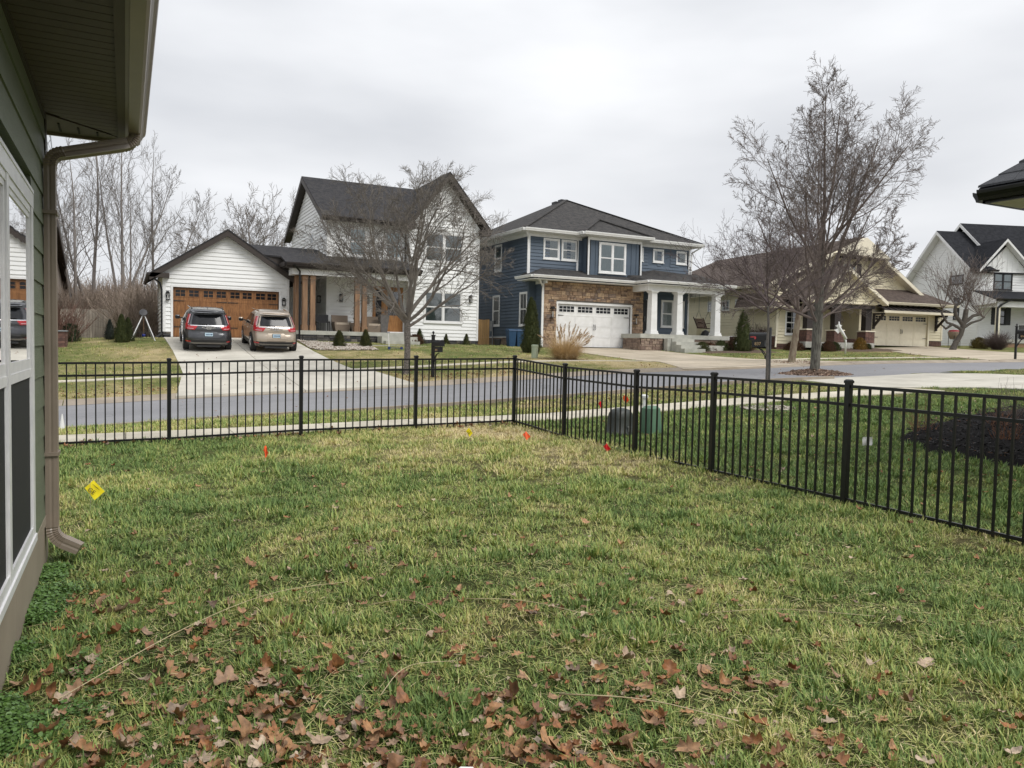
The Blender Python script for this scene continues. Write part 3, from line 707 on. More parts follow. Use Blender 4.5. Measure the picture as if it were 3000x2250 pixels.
def garage_door(H,p0,p1,s0,s1,z0,z1,m,frame_m,wm,lites=8,lcols=2,lrows=2,sections=4,style='carriage',base=-.10,hm=None,trim=.1,groups=None):
    L,d,n=dirn(p0,p1); P=lambda a,o,z_: wpt(p0,d,n,a,o,z_); hm=hm or M['black_trim']
    mb=MB(); rect_ring(mb,P,s0-trim,s1+trim,z0-.0,z1+trim,trim,base-.02,.045,wb=0)
    H.add(mb,'door_frame',frame_m)
    mb=MB(); mb.hexa([P(s0,base,z0),P(s1,base,z0),P(s1,base-.05,z0),P(s0,base-.05,z0)],[P(s0,base,z1),P(s1,base,z1),P(s1,base-.05,z1),P(s0,base-.05,z1)]); gd=H.add(mb,'garage_door',m)
    sh=(z1-z0)/sections; W=s1-s0
    def bx(mb,a,b,o0,o1,c,e): mb.hexa([P(a,o1,c),P(b,o1,c),P(b,o0,c),P(a,o0,c)],[P(a,o1,e),P(b,o1,e),P(b,o0,e),P(a,o0,e)])
    npan=4
    for k in range(sections):
        a,b=z0+k*sh+.006,z0+(k+1)*sh-.006
        top=(k==sections-1)
        for q in range(npan):
            x0,x1=s0+W*q/npan+.04,s0+W*(q+1)/npan-.04
            if top: continue
            mb=MB(); rect_ring(mb,P,x0-.035,x1+.035,a,b,.05,base,base+.014)
            if style=='carriage':
                k_=8
                for i in range(k_):
                    u0=x0+.02+(x1-x0-.04)*i/k_+.006; u1=x0+.02+(x1-x0-.04)*(i+1)/k_-.006; bx(mb,u0,u1,base,base+.007,a+.06,b-.06)
            else: bx(mb,x0+.05,x1-.05,base,base+.008,a+.09,b-.09)
            H.add(mb,'panel',m,gd)
    a,b=z0+(sections-1)*sh+.006,z1
    for i in range(lites):
        c=s0+W*(i+.5)/lites
        if groups: c=groups[i]
        ww=wm[0]; x0,x1=c-ww/2,c+ww/2; q0=a+(b-a)*.5-wm[1]/2+.02; q1=q0+wm[1]
        mb=MB(); rect_ring(mb,P,x0-.035,x1+.035,q0-.035,q1+.035,.04,base,base+.018)
        for r_ in range(1,lrows): zc=q0+(q1-q0)*r_/lrows; bx(mb,x0,x1,base+.002,base+.016,zc-.011,zc+.011)
        for r_ in range(1,lcols): xc=x0+(x1-x0)*r_/lcols; bx(mb,xc-.011,xc+.011,base+.002,base+.0162,q0,q1)
        f=H.add(mb,'door_window',m,gd); H.add(MB().quadf(P(x0,base+.006,q0),P(x1,base+.006,q0),P(x1,base+.006,q1),P(x0,base+.006,q1)),'pane',M['dark_glass'],gd)
    mb=MB(); return gd
def strap(H,gd,p0,p1,a,b,z,base,m):
    L,d,n=dirn(p0,p1); P=lambda s_,o,z_: wpt(p0,d,n,s_,o,z_); mb=MB()
    mb.hexa([P(a,base+.024,z-.022),P(b,base+.024,z-.010),P(b,base,z-.010),P(a,base,z-.022)],[P(a,base+.024,z+.022),P(b,base+.024,z+.010),P(b,base,z+.010),P(a,base,z+.022)]); H.add(mb,'strap_hinge',m,gd)
def rake(H,a,b,m,w=.28,t=.04,n=(0,-1)):
    """sloping barge board between a and b (its top edge), standing on plane with normal n"""
    mb=MB(); mb.slab([(a[0],a[1],a[2]-w),(b[0],b[1],b[2]-w),b,a],t,(-n[0],-n[1],0)); return H.add(mb,'barge_board',m)
# ================================================================ WHITE HOUSE
H=House('white_house','white lap-sided two-storey house with brown gables and orange-brown wooden garage door','house',(9.6,40,1.6),0,(9.6,40,1.6))
ws=M['white_siding']; wp=M['white_paint']; bt=M['brown_trim']; sd=M['shingle_dark']
# garage
g0,g1=(1.6,40.0),(7.35,40.0)
wall(H,g0,g1,1.93,5.0,top=[(0,5.0),(2.83,6.72),(5.75,4.9)],bmat=ws,holes=[(.32,5.4,1.6,4.15)],door=(.42,5.30,4.06))
wall(H,(1.6,47.0),(1.6,40.0),1.93,4.9,bmat=ws)
H.box('corner_board',wp,1.565,1.70,39.965,40.06,1.93,4.95); H.box('corner_board',wp,7.27,7.40,39.965,40.06,1.93,4.85)
stones(H,(1.58,40.0),(1.93,40.0),1.35,1.93,M['grey_stone'],M['dark_mortar'],seed=3,hs=(.09,.12),ws=(.2,.3))
stones(H,(7.0,40.0),(7.42,40.0),1.35,1.93,M['grey_stone'],M['dark_mortar'],seed=4,hs=(.09,.12),ws=(.2,.3))
stones(H,(1.58,44),(1.58,40.0),1.35,1.93,M['grey_stone'],M['dark_mortar'],seed=5,hs=(.12,),ws=(.4,.5))
gd=garage_door(H,g0,g1,.42,5.30,1.69,4.06,M['wood_door'],wp,(.44,.31),lites=8,groups=[.42+4.88*f for f in (.067,.19,.323,.443,.573,.690,.82,.932)],hm=bt)
for a,b in ((.46,.94),(5.26,4.84),(2.84,2.36),(2.88,3.36)):
    strap(H,gd,g0,g1,a,b,3.42,-.086,bt); strap(H,gd,g0,g1,a,b,2.18,-.086,bt)
H.box('stud_post',M['wood_door'],1.6+2.845,1.6+2.875,40.06,40.09,1.69,4.06,gd)
lantern(H,g0,g1,.19,3.42); lantern(H,g0,g1,5.53,3.36)
# garage roof
roof(H,[(1.02,39.6,4.66),(4.43,39.6,6.94),(4.43,47.2,6.94),(1.02,47.2,4.66)],sd)
roof(H,[(4.43,39.6,6.94),(8.0,39.6,4.58),(8.0,47.2,4.58),(4.43,47.2,6.94)],sd)
rake(H,(1.00,39.62,4.60),(4.43,39.62,6.89),bt,.30); rake(H,(4.43,39.62,6.89),(7.6,39.62,4.80),bt,.30)
H.add(MB().slab([(1.25,39.64,4.62),(4.43,39.64,6.72),(4.43,39.98,6.72),(1.25,39.98,4.62)],.03),'soffit',bt); H.add(MB().slab([(4.43,39.64,6.72),(7.6,39.64,4.62),(7.6,39.98,4.62),(4.43,39.98,6.72)],.03),'soffit',bt)
rake(H,(1.5,39.93,4.86),(4.43,39.93,6.80),bt,.16,.03); rake(H,(4.43,39.93,6.80),(7.45,39.93,4.80),bt,.16,.03)
H.box('eave_return',bt,1.0,1.85,39.62,40.02,4.45,4.66)
gutter(H,(1.02,39.58,4.66),(1.02,47.2,4.66),M['dark_bronze'],(-1,0))
downspout(H,[(1.0,39.75,4.55),(1.45,39.93,4.2),(1.53,39.95,3.9),(1.53,39.95,1.85),(1.25,39.7,1.62)],M['black_metal'])
# main block
MX0,MX1,MY=9.45,17.85,40.6
mw0,mw1=(9.45,40.6),(13.75,40.6)
dh=[(2.45,4.15,2.1,4.7)]
wall(H,mw0,mw1,2.15,8.05,bmat=ws,holes=[(1.15,2.15,6.2,7.75),(3.2,4.2,6.2,7.75)]+dh)
window(H,mw0,mw1,1.10,2.10,6.18,7.72,tm=wp,blind='curtain'); window(H,mw0,mw1,3.05,4.05,6.18,7.72,tm=wp,blind='curtain')
# left gable wall
lg0,lg1=(9.45,50.2),(9.45,40.6)
wall(H,lg0,lg1,2.15,8.05,top=[(0,8.05),(4.8,10.75),(9.6,8.05)],bmat=ws,holes=[(5.55,6.35,6.55,7.75)])
window(H,lg0,lg1,5.5,6.4,6.5,7.75,tm=wp,blind='blind')
H.box('corner_board',wp,9.41,9.53,40.56,40.64,2.15,8.05)
roof(H,[(9.05,39.98,8.10),(16.0,39.98,8.10),(16.0,45.4,11.08),(9.05,45.4,11.08)],sd)
roof(H,[(9.05,45.4,11.08),(17.9,45.4,11.08),(17.9,50.8,8.10),(9.05,50.8,8.10)],sd)
rake(H,(9.03,50.8,8.05),(9.03,45.4,11.03),bt,.30,.04,(-1,0)); rake(H,(9.03,45.4,11.03),(9.03,39.98,8.05),bt,.30,.04,(-1,0))
H.add(MB().slab([(9.06,50.7,7.90),(9.06,45.4,10.84),(9.44,45.4,10.84),(9.44,50.7,7.90)],.03),'soffit',bt); H.add(MB().slab([(9.06,45.4,10.84),(9.06,40.1,7.90),(9.44,40.1,7.90),(9.44,45.4,10.84)],.03),'soffit',bt)
H.box('soffit',bt,9.05,13.9,40.02,40.58,7.95,8.02); gutter(H,(9.05,39.98,8.10),(13.6,39.98,8.10),M['dark_bronze'],(0,-1))
downspout(H,[(13.72,39.95,8.0),(13.68,40.5,7.6),(13.68,40.5,5.6)],M['black_metal'])
# right gable block
rg0,rg1=(13.75,40.0),(17.85,40.0)
wall(H,rg0,rg1,1.85,8.3,top=[(0,8.25),(2.1,10.62),(4.1,8.25)],bmat=ws,holes=[(.85,3.1,2.75,4.6),(.85,3.1,6.1,7.75)])
window(H,rg0,rg1,.85,3.13,2.78,4.55,tm=wp,units=2); window(H,rg0,rg1,.85,3.13,6.1,7.75,tm=wp,units=2)
wall(H,(13.75,41.0),(13.75,40.0),2.15,8.2,bmat=ws); H.box('corner_board',wp,17.76,17.88,39.965,40.05,1.85,8.25); H.box('corner_board',wp,13.71,13.83,39.965,40.05,2.1,8.2)
H.add(MB().box(17.70,17.85,40.16,50.2,1.5,8.2),'wall',ws)
stones(H,(13.75,40.0),(17.88,40.0),1.25,1.85,M['grey_stone'],M['dark_mortar'],seed=6,hs=(.13,.17),ws=(.25,.35,.45))
roof(H,[(13.55,39.5,8.12),(15.85,39.5,11.03),(15.85,45.6,11.03),(13.55,42.0,8.12)],sd); roof(H,[(15.85,39.5,11.03),(18.35,39.5,8.12),(18.35,50.4,8.12),(15.85,50.4,11.03)],sd)
rake(H,(13.5,39.52,8.08),(15.85,39.52,10.99),bt,.36); rake(H,(15.85,39.52,10.99),(18.38,39.52,8.08),bt,.36)
H.add(MB().slab([(13.6,39.55,8.0),(15.85,39.55,10.72),(15.85,39.98,10.72),(13.6,39.98,8.0)],.03),'soffit',bt); H.add(MB().slab([(15.85,39.55,10.72),(18.3,39.55,7.95),(18.3,39.98,7.95),(15.85,39.98,10.72)],.03),'soffit',bt)
rake(H,(13.72,39.93,8.2),(15.85,39.93,10.74),bt,.16,.03); rake(H,(15.85,39.93,10.74),(17.95,39.93,8.2),bt,.16,.03)
H.box('eave_return',bt,17.8,18.38,39.5,40.0,7.72,8.06); H.box('eave_return',bt,13.45,13.9,39.5,40.0,7.75,8.1); gutter(H,(18.35,39.5,8.12),(18.35,50.4,8.12),M['dark_bronze'],(1,0))
downspout(H,[(18.42,39.7,8.0),(18.0,40.4,7.6),(17.92,40.5,7.3),(17.92,40.5,1.7)],M['black_metal'])
lantern(H,rg0,rg1,3.62,4.0)
# porch
H.add(MB().box(7.42,13.42,38.62,43.0,1.95,2.15),'porch_slab',M['step_concrete'])
stones(H,(7.5,38.7),(11.95,38.7),1.15,1.95,M['grey_stone'],M['dark_mortar'],seed=8,hs=(.10,.13,.17),ws=(.25,.4,.55))
stones(H,(7.5,40.0),(7.5,38.7),1.15,1.95,M['grey_stone'],M['dark_mortar'],seed=9,hs=(.13,),ws=(.3,.4))
H.add(MB().box(7.5,13.4,38.72,40.5,1.2,1.94),'porch_base',M['dark_mortar'])
H.box('beam',wp,7.3,13.75,38.6,38.84,4.88,5.16); H.box('beam',wp,7.3,7.52,38.84,40.0,4.88,5.16); H.box('porch_ceiling',wp,7.3,13.75,38.85,43.0,5.18,5.22)
H.box('soffit',bt,7.0,13.85,38.34,38.62,5.16,5.20); gutter(H,(6.95,38.32,5.42),(13.85,38.32,5.42),M['dark_bronze'],(0,-1),h=.17,w=.15); gutter(H,(6.95,39.98,5.42),(6.95,38.32,5.42),M['dark_bronze'],(-1,0),h=.17,w=.15)
H.box('fascia',bt,6.97,13.85,38.33,38.40,5.2,5.42); H.box('fascia',bt,6.97,7.02,38.40,39.98,5.2,5.42)
roof(H,[(6.9,38.22,5.43),(13.9,38.22,5.43),(13.75,40.6,6.10),(9.44,40.6,6.10),(9.44,43.0,6.68),(4.85,43.0,6.70),(6.05,39.64,5.84),(6.9,39.5,5.80)],sd)
H.add(MB().slab([(7.4,43.1,2.15),(9.44,43.1,2.15),(9.44,43.1,6.6),(7.4,43.1,6.6)],.1,(0,1,0)),'wall',ws)
downspout(H,[(7.3,38.2,5.3),(7.62,38.46,5.02),(7.62,38.46,1.5),(7.62,38.3,1.2)],M['black_metal'])
H.add(MB().slab([(5.95,39.63,5.86),(6.95,39.63,5.20),(7.45,39.63,4.9),(7.45,39.63,5.4),(6.92,39.63,5.78)],.05,(0,1,0)),'fascia',bt)
for x0 in (7.82,8.2,10.45,10.83):
    mb=MB(); mb.box(x0,x0+.24,38.72,38.96,2.16,4.88); mb.box(x0-.03,x0+.27,38.69,38.99,2.15,2.42); mb.box(x0-.02,x0+.26,38.7,38.98,4.66,4.87); H.add(mb,'porch_post',M['cedar'])
for x0,y0 in ((7.56,39.55),(7.56,39.15)):
    mb=MB(); mb.box(x0,x0+.22,y0,y0+.24,2.16,4.88); mb.box(x0-.03,x0+.25,y0-.03,y0+.27,2.15,2.42); H.add(mb,'porch_post',M['cedar'])
# steps
H.add(MB().box(11.6,13.5,37.8,38.6,1.2,1.95),'step',M['step_concrete']); H.add(MB().box(11.7,13.5,37.45,37.8,1.2,1.72),'step',M['step_concrete']); H.add(MB().box(9.75,13.4,36.2,37.45,1.0,1.50),'step',M['step_concrete']); H.add(MB().box(9.35,10.1,35.9,36.2,1.0,1.32),'step',M['step_concrete'])
# front door with sidelight
P0=mw0; L_,d_,n_=dirn(mw0,mw1); P=lambda s_,o,z_: wpt(P0,d_,n_,s_,o,z_)
mb=MB(); rect_ring(mb,P,2.45,4.15,2.16,4.66,.1,0,.05,wb=.05); mb.hexa([P(3.02,.05,2.2),P(3.14,.05,2.2),P(3.14,0,2.2),P(3.02,0,2.2)],[P(3.02,.05,4.6),P(3.14,.05,4.6),P(3.14,0,4.6),P(3.02,0,4.6)]); fd=H.add(mb,'front_door',M['oak_door'])
mb=MB(); rect_ring(mb,P,3.14,4.05,2.22,4.56,.14,.0,.035,wb=.9); H.add(mb,'door_leaf',M['oak_door'],fd)
H.add(MB().quadf(P(3.2,.012,2.9),P(4.0,.012,2.9),P(4.0,.012,4.5),P(3.2,.012,4.5)),'pane',M['glass'],fd); H.add(MB().quadf(P(3.2,.004,2.9),P(4.0,.004,2.9),P(4.0,.004,4.5),P(3.2,.004,4.5)),'backing',M['dark_room'],fd)
mb=MB(); rect_ring(mb,P,2.55,3.02,2.22,4.56,.07,.0,.03,wb=.75); H.add(mb,'sidelight',M['oak_door'],fd); H.add(MB().quadf(P(2.6,.012,2.9),P(2.97,.012,2.9),P(2.97,.012,4.5),P(2.6,.012,4.5)),'pane',M['dark_glass'],fd)
mb=MB(); mb.bar(P(3.2,.07,3.0),P(3.2,.07,3.4),.025); mb.bar(P(3.2,.03,3.05),P(3.2,.08,3.05),.02); mb.bar(P(3.2,.03,3.36),P(3.2,.08,3.36),.02); H.add(mb,'door_handle',M['black_trim'],fd)
mb=MB(); rect_ring(mb,P,3.28,3.93,2.32,2.82,.03,.034,.045); H.add(mb,'door_panel',M['oak_door'],fd)
H.box('door_step',wp,12.45,13.7,40.2,40.56,2.15,2.23)
lantern(H,mw0,mw1,.72,3.75); lantern(H,mw0,mw1,2.15,3.7); lantern(H,lg0,lg1,8.2,3.7)
def star(c,r,nrm_y,m,name,label,cat):
    mb=MB(); pts=[]
    for i in range(10):
        a=math.pi/2+i*math.pi/5; q=r if i%2==0 else r*.45; pts.append((c[0]+q*math.cos(a),c[1],c[2]+q*math.sin(a)))
    for i in range(10): mb.bar(pts[i],pts[(i+1)%10],.035,.03,up=(0,1,0))
    for i in range(0,10,2): mb.bar(pts[i],pts[(i+4)%10],.012,.012,up=(0,1,0))
    o=mb.build(name,m,off=c,loc=c); return tag(o,label,cat)
star((13.05,40.50,3.68),.26,-1,wp,'star_ornament','white open star hanging on the oak front door of the white house','star')
# ================================================================ BLUE HOUSE
H=House('blue_house','dark blue two-storey house with brown stone garage front and white garage door','house',(26,38,1.6),0,(26,38,1.6))
bs=M['blue_siding']; sb=M['shingle_blue']
gw0,gw1=(20.97,38.0),(27.8,38.0)
stones(H,gw0,gw1,1.45,5.28,M['tan_stone'],M['mortar'],holes=[(.85,6.03,1.4,4.18)],seed=21,hs=(.12,.17,.22),ws=(.22,.32,.44),door=(.95,5.93,4.06))
stones(H,(27.8,38.0),(27.8,39.3),2.5,5.1,M['tan_stone'],M['mortar'],seed=24,hs=(.22,.26),ws=(.4,.5)) 
H.add(MB().box(21.0,27.8,38.12,39.2,4.3,5.3),'wall',M['mortar'])
gd=garage_door(H,gw0,gw1,.95,5.93,1.63,4.06,wp,wp,(1.0,.34),lites=4,lcols=4,style='plain',base=-.08,trim=.12)
for z in (3.42,2.18):
    strap(H,gd,gw0,gw1,1.0,1.36,z,-.066,M['black_trim']); strap(H,gd,gw0,gw1,5.88,5.52,z,-.066,M['black_trim'])
for q in (3.40,3.50):
    H.add(MB().tube([(20.97+q,38.03,2.62),(20.97+q+.02,38.0,2.72),(20.97+q-.01,38.0,2.86),(20.97+q,38.03,2.95)],.015,6),'handle',M['black_trim'],gd)
lantern(H,gw0,gw1,.55,3.25,h=.62,w=.24); lantern(H,gw0,gw1,6.28,3.05,h=.62,w=.24)
H.box('corner_board',wp,20.90,20.98,37.95,38.05,1.6,5.3)
# ground floor side, whole side wall
sg0,sg1=(20.5,52.0),(20.5,38.9)
holes=[(10.9,11.75,6.0,7.6),(11.6,12.5,2.65,4.55),(6.6,7.6,2.6,4.6)]
wall(H,sg0,sg1,2.15,8.0,bmat=bs,holes=[(8.6,9.5,6.2,7.7),(8.45,9.35,2.85,4.65),(12.1,12.95,2.8,4.7)])
window(H,sg0,sg1,8.57,9.56,6.14,7.79,blind='blind'); window(H,sg0,sg1,8.4,9.4,2.8,4.7,blind=None); window(H,sg0,sg1,12.05,13.0,2.76,4.72,blind=None,cols=2)
stones(H,sg0,sg1,1.2,2.12,M['pink_stone'],M['mortar'],seed=25,hs=(.2,.26),ws=(.4,.6))
H.box('water_table',wp,20.44,20.5,38.9,52,2.10,2.16)
wall(H,(20.95,38.9),(20.95,38.02),1.6,5.2,bmat=bs)
H.box('wall',bs,20.47,20.99,38.84,39.0,1.6,5.3)
# upper front
u0,u1=(20.45,38.9),(31.95,38.9)
wall(H,u0,u1,5.0,8.0,bmat=bs,holes=[(1.35,2.5,6.75,7.9),(2.75,3.9,6.75,7.9),(8.3,9.0,6.8,7.6),(9.3,10.0,6.8,7.6),(10.7,11.4,6.8,7.6)])
window(H,u0,u1,.93,2.0,6.62,7.82,blind='blind'); window(H,u0,u1,2.13,3.2,6.62,7.82,blind='blind')
for s_ in (7.1,8.65,10.45): window(H,u0,u1,s_,s_+.82,6.95,7.78,hung=False,blind='blind' if s_>8 else None)
for x in (20.40,23.60): H.box('corner_board',wp,x,x+.12,38.85,38.93,5.6,8.0)
H.box('corner_board',wp,31.88,32.0,38.85,38.93,5.6,8.0)
wall(H,(31.95,38.9),(31.95,50.0),2.4,8.0,bmat=bs,lap=False)
# bay with boards and battens
b0,b1=(24.0,38.25),(27.75,38.25)
wall(H,b0,b1,5.5,8.0,bmat=bs,lap=False,vertical=True,vspace=.36); wall(H,(24.0,38.9),(24.0,38.25),5.5,8.0,bmat=bs,lap=False)
wall(H,(27.75,38.25),(27.75,38.9),5.5,8.0,bmat=bs,lap=False)
window(H,b0,b1,.72,2.62,5.98,7.78,units=2,blind='curtain',trim=.11,base=.03)
for x in (23.97,27.68): H.box('corner_board',wp,x,x+.1,38.19,38.26,5.5,8.0)
# upper roof
ov=.55; ze=8.22; X0,X1,Y0,Y1=19.9,32.6,38.35,52.6; pk=(26.25,44.75,11.38); pk2=(26.25,46.6,11.38)
roof(H,[(X0,Y0,ze),(X1,Y0,ze),pk],sb); roof(H,[(X0,Y1,ze),(X0,Y0,ze),pk,pk2],sb); roof(H,[(X1,Y0,ze),(X1,Y1,ze),pk2,pk],sb); roof(H,[(X1,Y1,ze),(X0,Y1,ze),pk2],sb)
roof(H,[(23.45,37.8,8.24),(28.3,37.8,8.24),(25.9,40.2,9.42)],sb,.06); roof(H,[(23.45,38.9,8.24),(23.45,37.8,8.24),(25.9,40.2,9.42),(25.9,41.6,9.42)],sb,.06); roof(H,[(28.3,37.8,8.24),(28.3,38.9,8.24),(25.9,41.6,9.42),(25.9,40.2,9.42)],sb,.06)
for a,b in (((X0,Y0,8.26),pk),((X1,Y0,8.26),pk),((23.45,37.8,8.28),(25.9,40.2,9.44)),((28.3,37.8,8.28),(25.9,40.2,9.44))):
    H.add(MB().bar((a[0],a[1],a[2]+.01),(b[0],b[1],b[2]+.02),.26,.05),'hip_cap',sb,uv=True)
H.box('soffit',wp,X0+.05,X1-.05,Y0+.05,Y1-.05,8.05,8.12); H.box('soffit',wp,23.5,28.25,37.85,38.36,8.06,8.10)
H.box('frieze',wp,20.42,23.95,38.86,38.9,7.86,8.05); H.box('frieze',wp,27.8,31.98,38.86,38.9,7.86,8.05); H.box('frieze',wp,23.98,27.78,38.215,38.25,7.86,8.05); H.box('frieze',wp,20.455,20.5,38.9,52,7.86,8.05)
for a,b,o in (((X0,Y0,ze+.02),(23.4,Y0,ze+.02),(0,-1)),((28.35,Y0,ze+.02),(X1,Y0,ze+.02),(0,-1)),((X0,Y1,ze+.02),(X0,Y0,ze+.02),(-1,0)),((X1,Y0,ze+.02),(X1,Y1,ze+.02),(1,0)),((23.45,37.8,8.26),(28.3,37.8,8.26),(0,-1)),((23.45,38.35,8.26),(23.45,37.8,8.26),(-1,0)),((28.3,37.8,8.26),(28.3,38.35,8.26),(1,0))):
    gutter(H,a,b,wp,o,h=.17,w=.13)
mb=MB(); mb.box(26.08,26.38,45.1,45.55,11.30,11.50); H.add(mb,'roof_vent',M['black_trim']); mb=MB(); mb.box(26.08,26.38,45.85,46.4,11.28,11.48); H.add(mb,'roof_vent',M['black_trim'])
downspout(H,[(20.0,38.3,8.15),(20.36,38.8,7.75),(20.36,38.8,5.75)],wp); downspout(H,[(32.5,38.3,8.1),(32.06,38.8,7.7),(32.06,38.8,5.4)],wp)
# lower roof and porch
zl=5.50
roof(H,[(19.9,37.3,zl),(26.75,37.3,zl),(26.75,38.9,6.1),(21.3,38.9,6.1)],sb,.06); roof(H,[(19.9,39.3,zl+.02),(19.9,37.3,zl),(21.3,38.9,6.1),(20.4,39.3,5.8)],sb,.06)
roof(H,[(26.75,37.3,zl),(27.2,36.0,zl),(33.2,36.0,zl),(32.5,38.9,6.40),(29.2,38.9,6.55),(26.75,38.9,6.12)],sb,.06)
gutter(H,(19.9,37.3,zl+.05),(26.95,37.3,zl+.05),wp,(0,-1),h=.15); gutter(H,(19.9,39.3,zl+.05),(19.9,37.3,zl+.05),wp,(-1,0),h=.15)
gutter(H,(26.75,36.0,zl+.05),(33.2,36.0,zl+.05),wp,(0,-1),h=.15); gutter(H,(26.75,37.3,zl+.05),(26.75,36.0,zl+.05),wp,(-1,0),h=.15); gutter(H,(33.2,36.0,zl+.05),(33.2,41.5,zl+.05),wp,(1,0),h=.15)
H.box('soffit',wp,19.95,26.8,37.32,37.98,5.31,5.35); H.box('soffit',wp,19.95,20.95,37.98,39.3,5.31,5.35); H.box('fascia',wp,20.9,21.0,37.6,39.2,5.14,5.3)
H.box('porch_ceiling',wp,26.8,33.15,36.04,41.3,5.31,5.35)
downspout(H,[(20.3,37.35,5.35),(20.85,37.85,4.95),(20.85,37.9,4.7),(20.85,37.9,1.7)],wp)
cp=M['cream_paint'];
H.box('beam',wp,27.0,32.75,36.42,36.8,4.98,5.31); H.box('beam',wp,27.0,27.35,36.8,38.0,4.98,5.31); H.box('beam',wp,32.4,32.75,36.8,41.0,4.98,5.31)
for cx in (27.48,29.35,32.25):
    mb=MB(); b0_,b1_=.215,.165; y=36.62; mb.hexa([(cx-b0_,y-b0_,2.62),(cx+b0_,y-b0_,2.62),(cx+b0_,y+b0_,2.62),(cx-b0_,y+b0_,2.62)],[(cx-b1_-.02,y-b1_-.02,4.9),(cx+b1_+.02,y-b1_-.02,4.9),(cx+b1_+.02,y+b1_+.02,4.9),(cx-b1_-.02,y+b1_+.02,4.9)])
    mb.box(cx-.29,cx+.29,y-.29,y+.29,2.47,2.55); mb.box(cx-.26,cx+.26,y-.26,y+.26,2.55,2.66); mb.box(cx-.23,cx+.23,y-.23,y+.23,4.86,4.92); mb.box(cx-.27,cx+.27,y-.27,y+.27,4.92,4.98)
    H.add(mb,'column',wp)
H.add(MB().box(26.35,33.0,36.15,41.3,2.22,2.47),'porch_slab',M['step_concrete'])
stones(H,(26.4,36.25),(28.0,36.25),1.35,2.22,M['pink_stone'],M['mortar'],seed=27,hs=(.14,.19),ws=(.2,.3,.4)); stones(H,(26.4,37.9),(26.4,36.25),1.35,2.22,M['pink_stone'],M['mortar'],seed=28,hs=(.2,),ws=(.4,))
stones(H,(29.9,36.25),(32.95,36.25),1.5,2.22,M['pink_stone'],M['mortar'],seed=29,hs=(.2,),ws=(.4,.5))
H.add(MB().box(27.1,32.8,36.3,40.9,1.3,2.2),'porch_base',M['mortar'])
for i,(a,b,c,e,z) in enumerate(((28.3,29.95,35.75,36.15,2.24),(28.3,30.15,35.35,35.75,2.05),(28.2,31.4,34.8,35.35,1.87),(28.1,29.6,34.35,34.8,1.66))): H.add(MB().box(a,b,c,e,1.2,z),'step',M['step_concrete'])
H.add(MB().box(28.02,28.28,35.8,36.15,1.3,2.22),'step_cheek',M['step_concrete'])
pw0,pw1=(27.8,38.97),(32.0,38.97)
wall(H,pw0,pw1,2.47,5.3,bmat=bs,holes=[(2.05,3.9,2.95,4.75)]); window(H,pw0,pw1,2.1,3.92,2.98,4.68,units=2,blind='blind')
H.box('corner_board',wp,31.92,32.06,38.9,39.05,2.47,5.3)
mb=MB(); mb.box(27.9,28.75,38.86,38.95,2.5,4.6); fd=H.add(mb,'front_door',M['black_trim']); H.add(MB().box(28.75,28.85,38.84,38.96,2.5,4.65),'door_frame',wp,fd); H.add(MB().box(28.55,28.57,38.78,38.82,3.3,3.6),'handle',M['steel'],fd)
# utility boxes on side wall
mb=MB(); mb.box(20.36,20.44,43.4,43.75,2.5,3.15); H.add(mb,'meter_box',M['steel']); H.add(MB().tube([(20.4,43.4,2.5),(20.4,43.4,1.4)],.035,6),'conduit',M['steel'])
# ================================================================ CREAM HOUSE
H=House('cream_house','cream lap-sided house with brown roof, brick piers and dark metal awning over the garage','house',(44.6,35.1,1.9),R(-5.9))
cs=M['cream_siding']; cpn=M['cream_paint']; sb=M['shingle_brown']; dbz=M['dark_bronze']
g0,g1=(-1.3,0),(6.05,0)
wall(H,g0,g1,2.58,4.95,bmat=cs,holes=[(1.2,6.12,2,4.34)],door=(1.27,6.04,4.25))
bricks(H,(4.9,0.0),(6.05,0.0),1.95,2.58,M['brick'],M['mortar'],seed=31)
gd=garage_door(H,g0,g1,1.27,6.04,2.17,4.25,cpn,cpn,(.92,.30),lites=4,lcols=4,style='plain',base=-.08,trim=.12)
for z in (3.72,2.72):
    strap(H,gd,g0,g1,1.32,1.66,z,-.066,M['black_trim']); strap(H,gd,g0,g1,6.0,5.66,z,-.066,M['black_trim'])
for q in (3.62,3.74): H.add(MB().tube([(-1.3+q,.02,3.0),(-1.3+q+.02,-.01,3.1),(-1.3+q,.02,3.3)],.018,6),'handle',M['black_trim'],gd)
wall(H,(6.05,0),(6.05,8),2.0,4.95,bmat=cs,lap=False)
H.box('corner_board',cpn,5.97,6.09,-.05,.05,2.6,4.95)
# lower hip roof over the garage
roof(H,[(-1.2,-.55,5.03),(6.85,-.55,5.03),(5.0,1.2,6.08),(-.9,1.2,6.08)],sb); roof(H,[(6.85,-.55,5.03),(6.85,9,5.03),(4.6,9,6.3),(5.0,1.2,6.08)],sb)
H.box('soffit',cpn,-1.2,6.8,-.5,0,4.88,4.92); gutter(H,(.3,-.55,5.06),(6.85,-.55,5.06),cpn,(0,-1),h=.16); gutter(H,(6.85,-.55,5.06),(6.85,9,5.06),cpn,(1,0),h=.16)
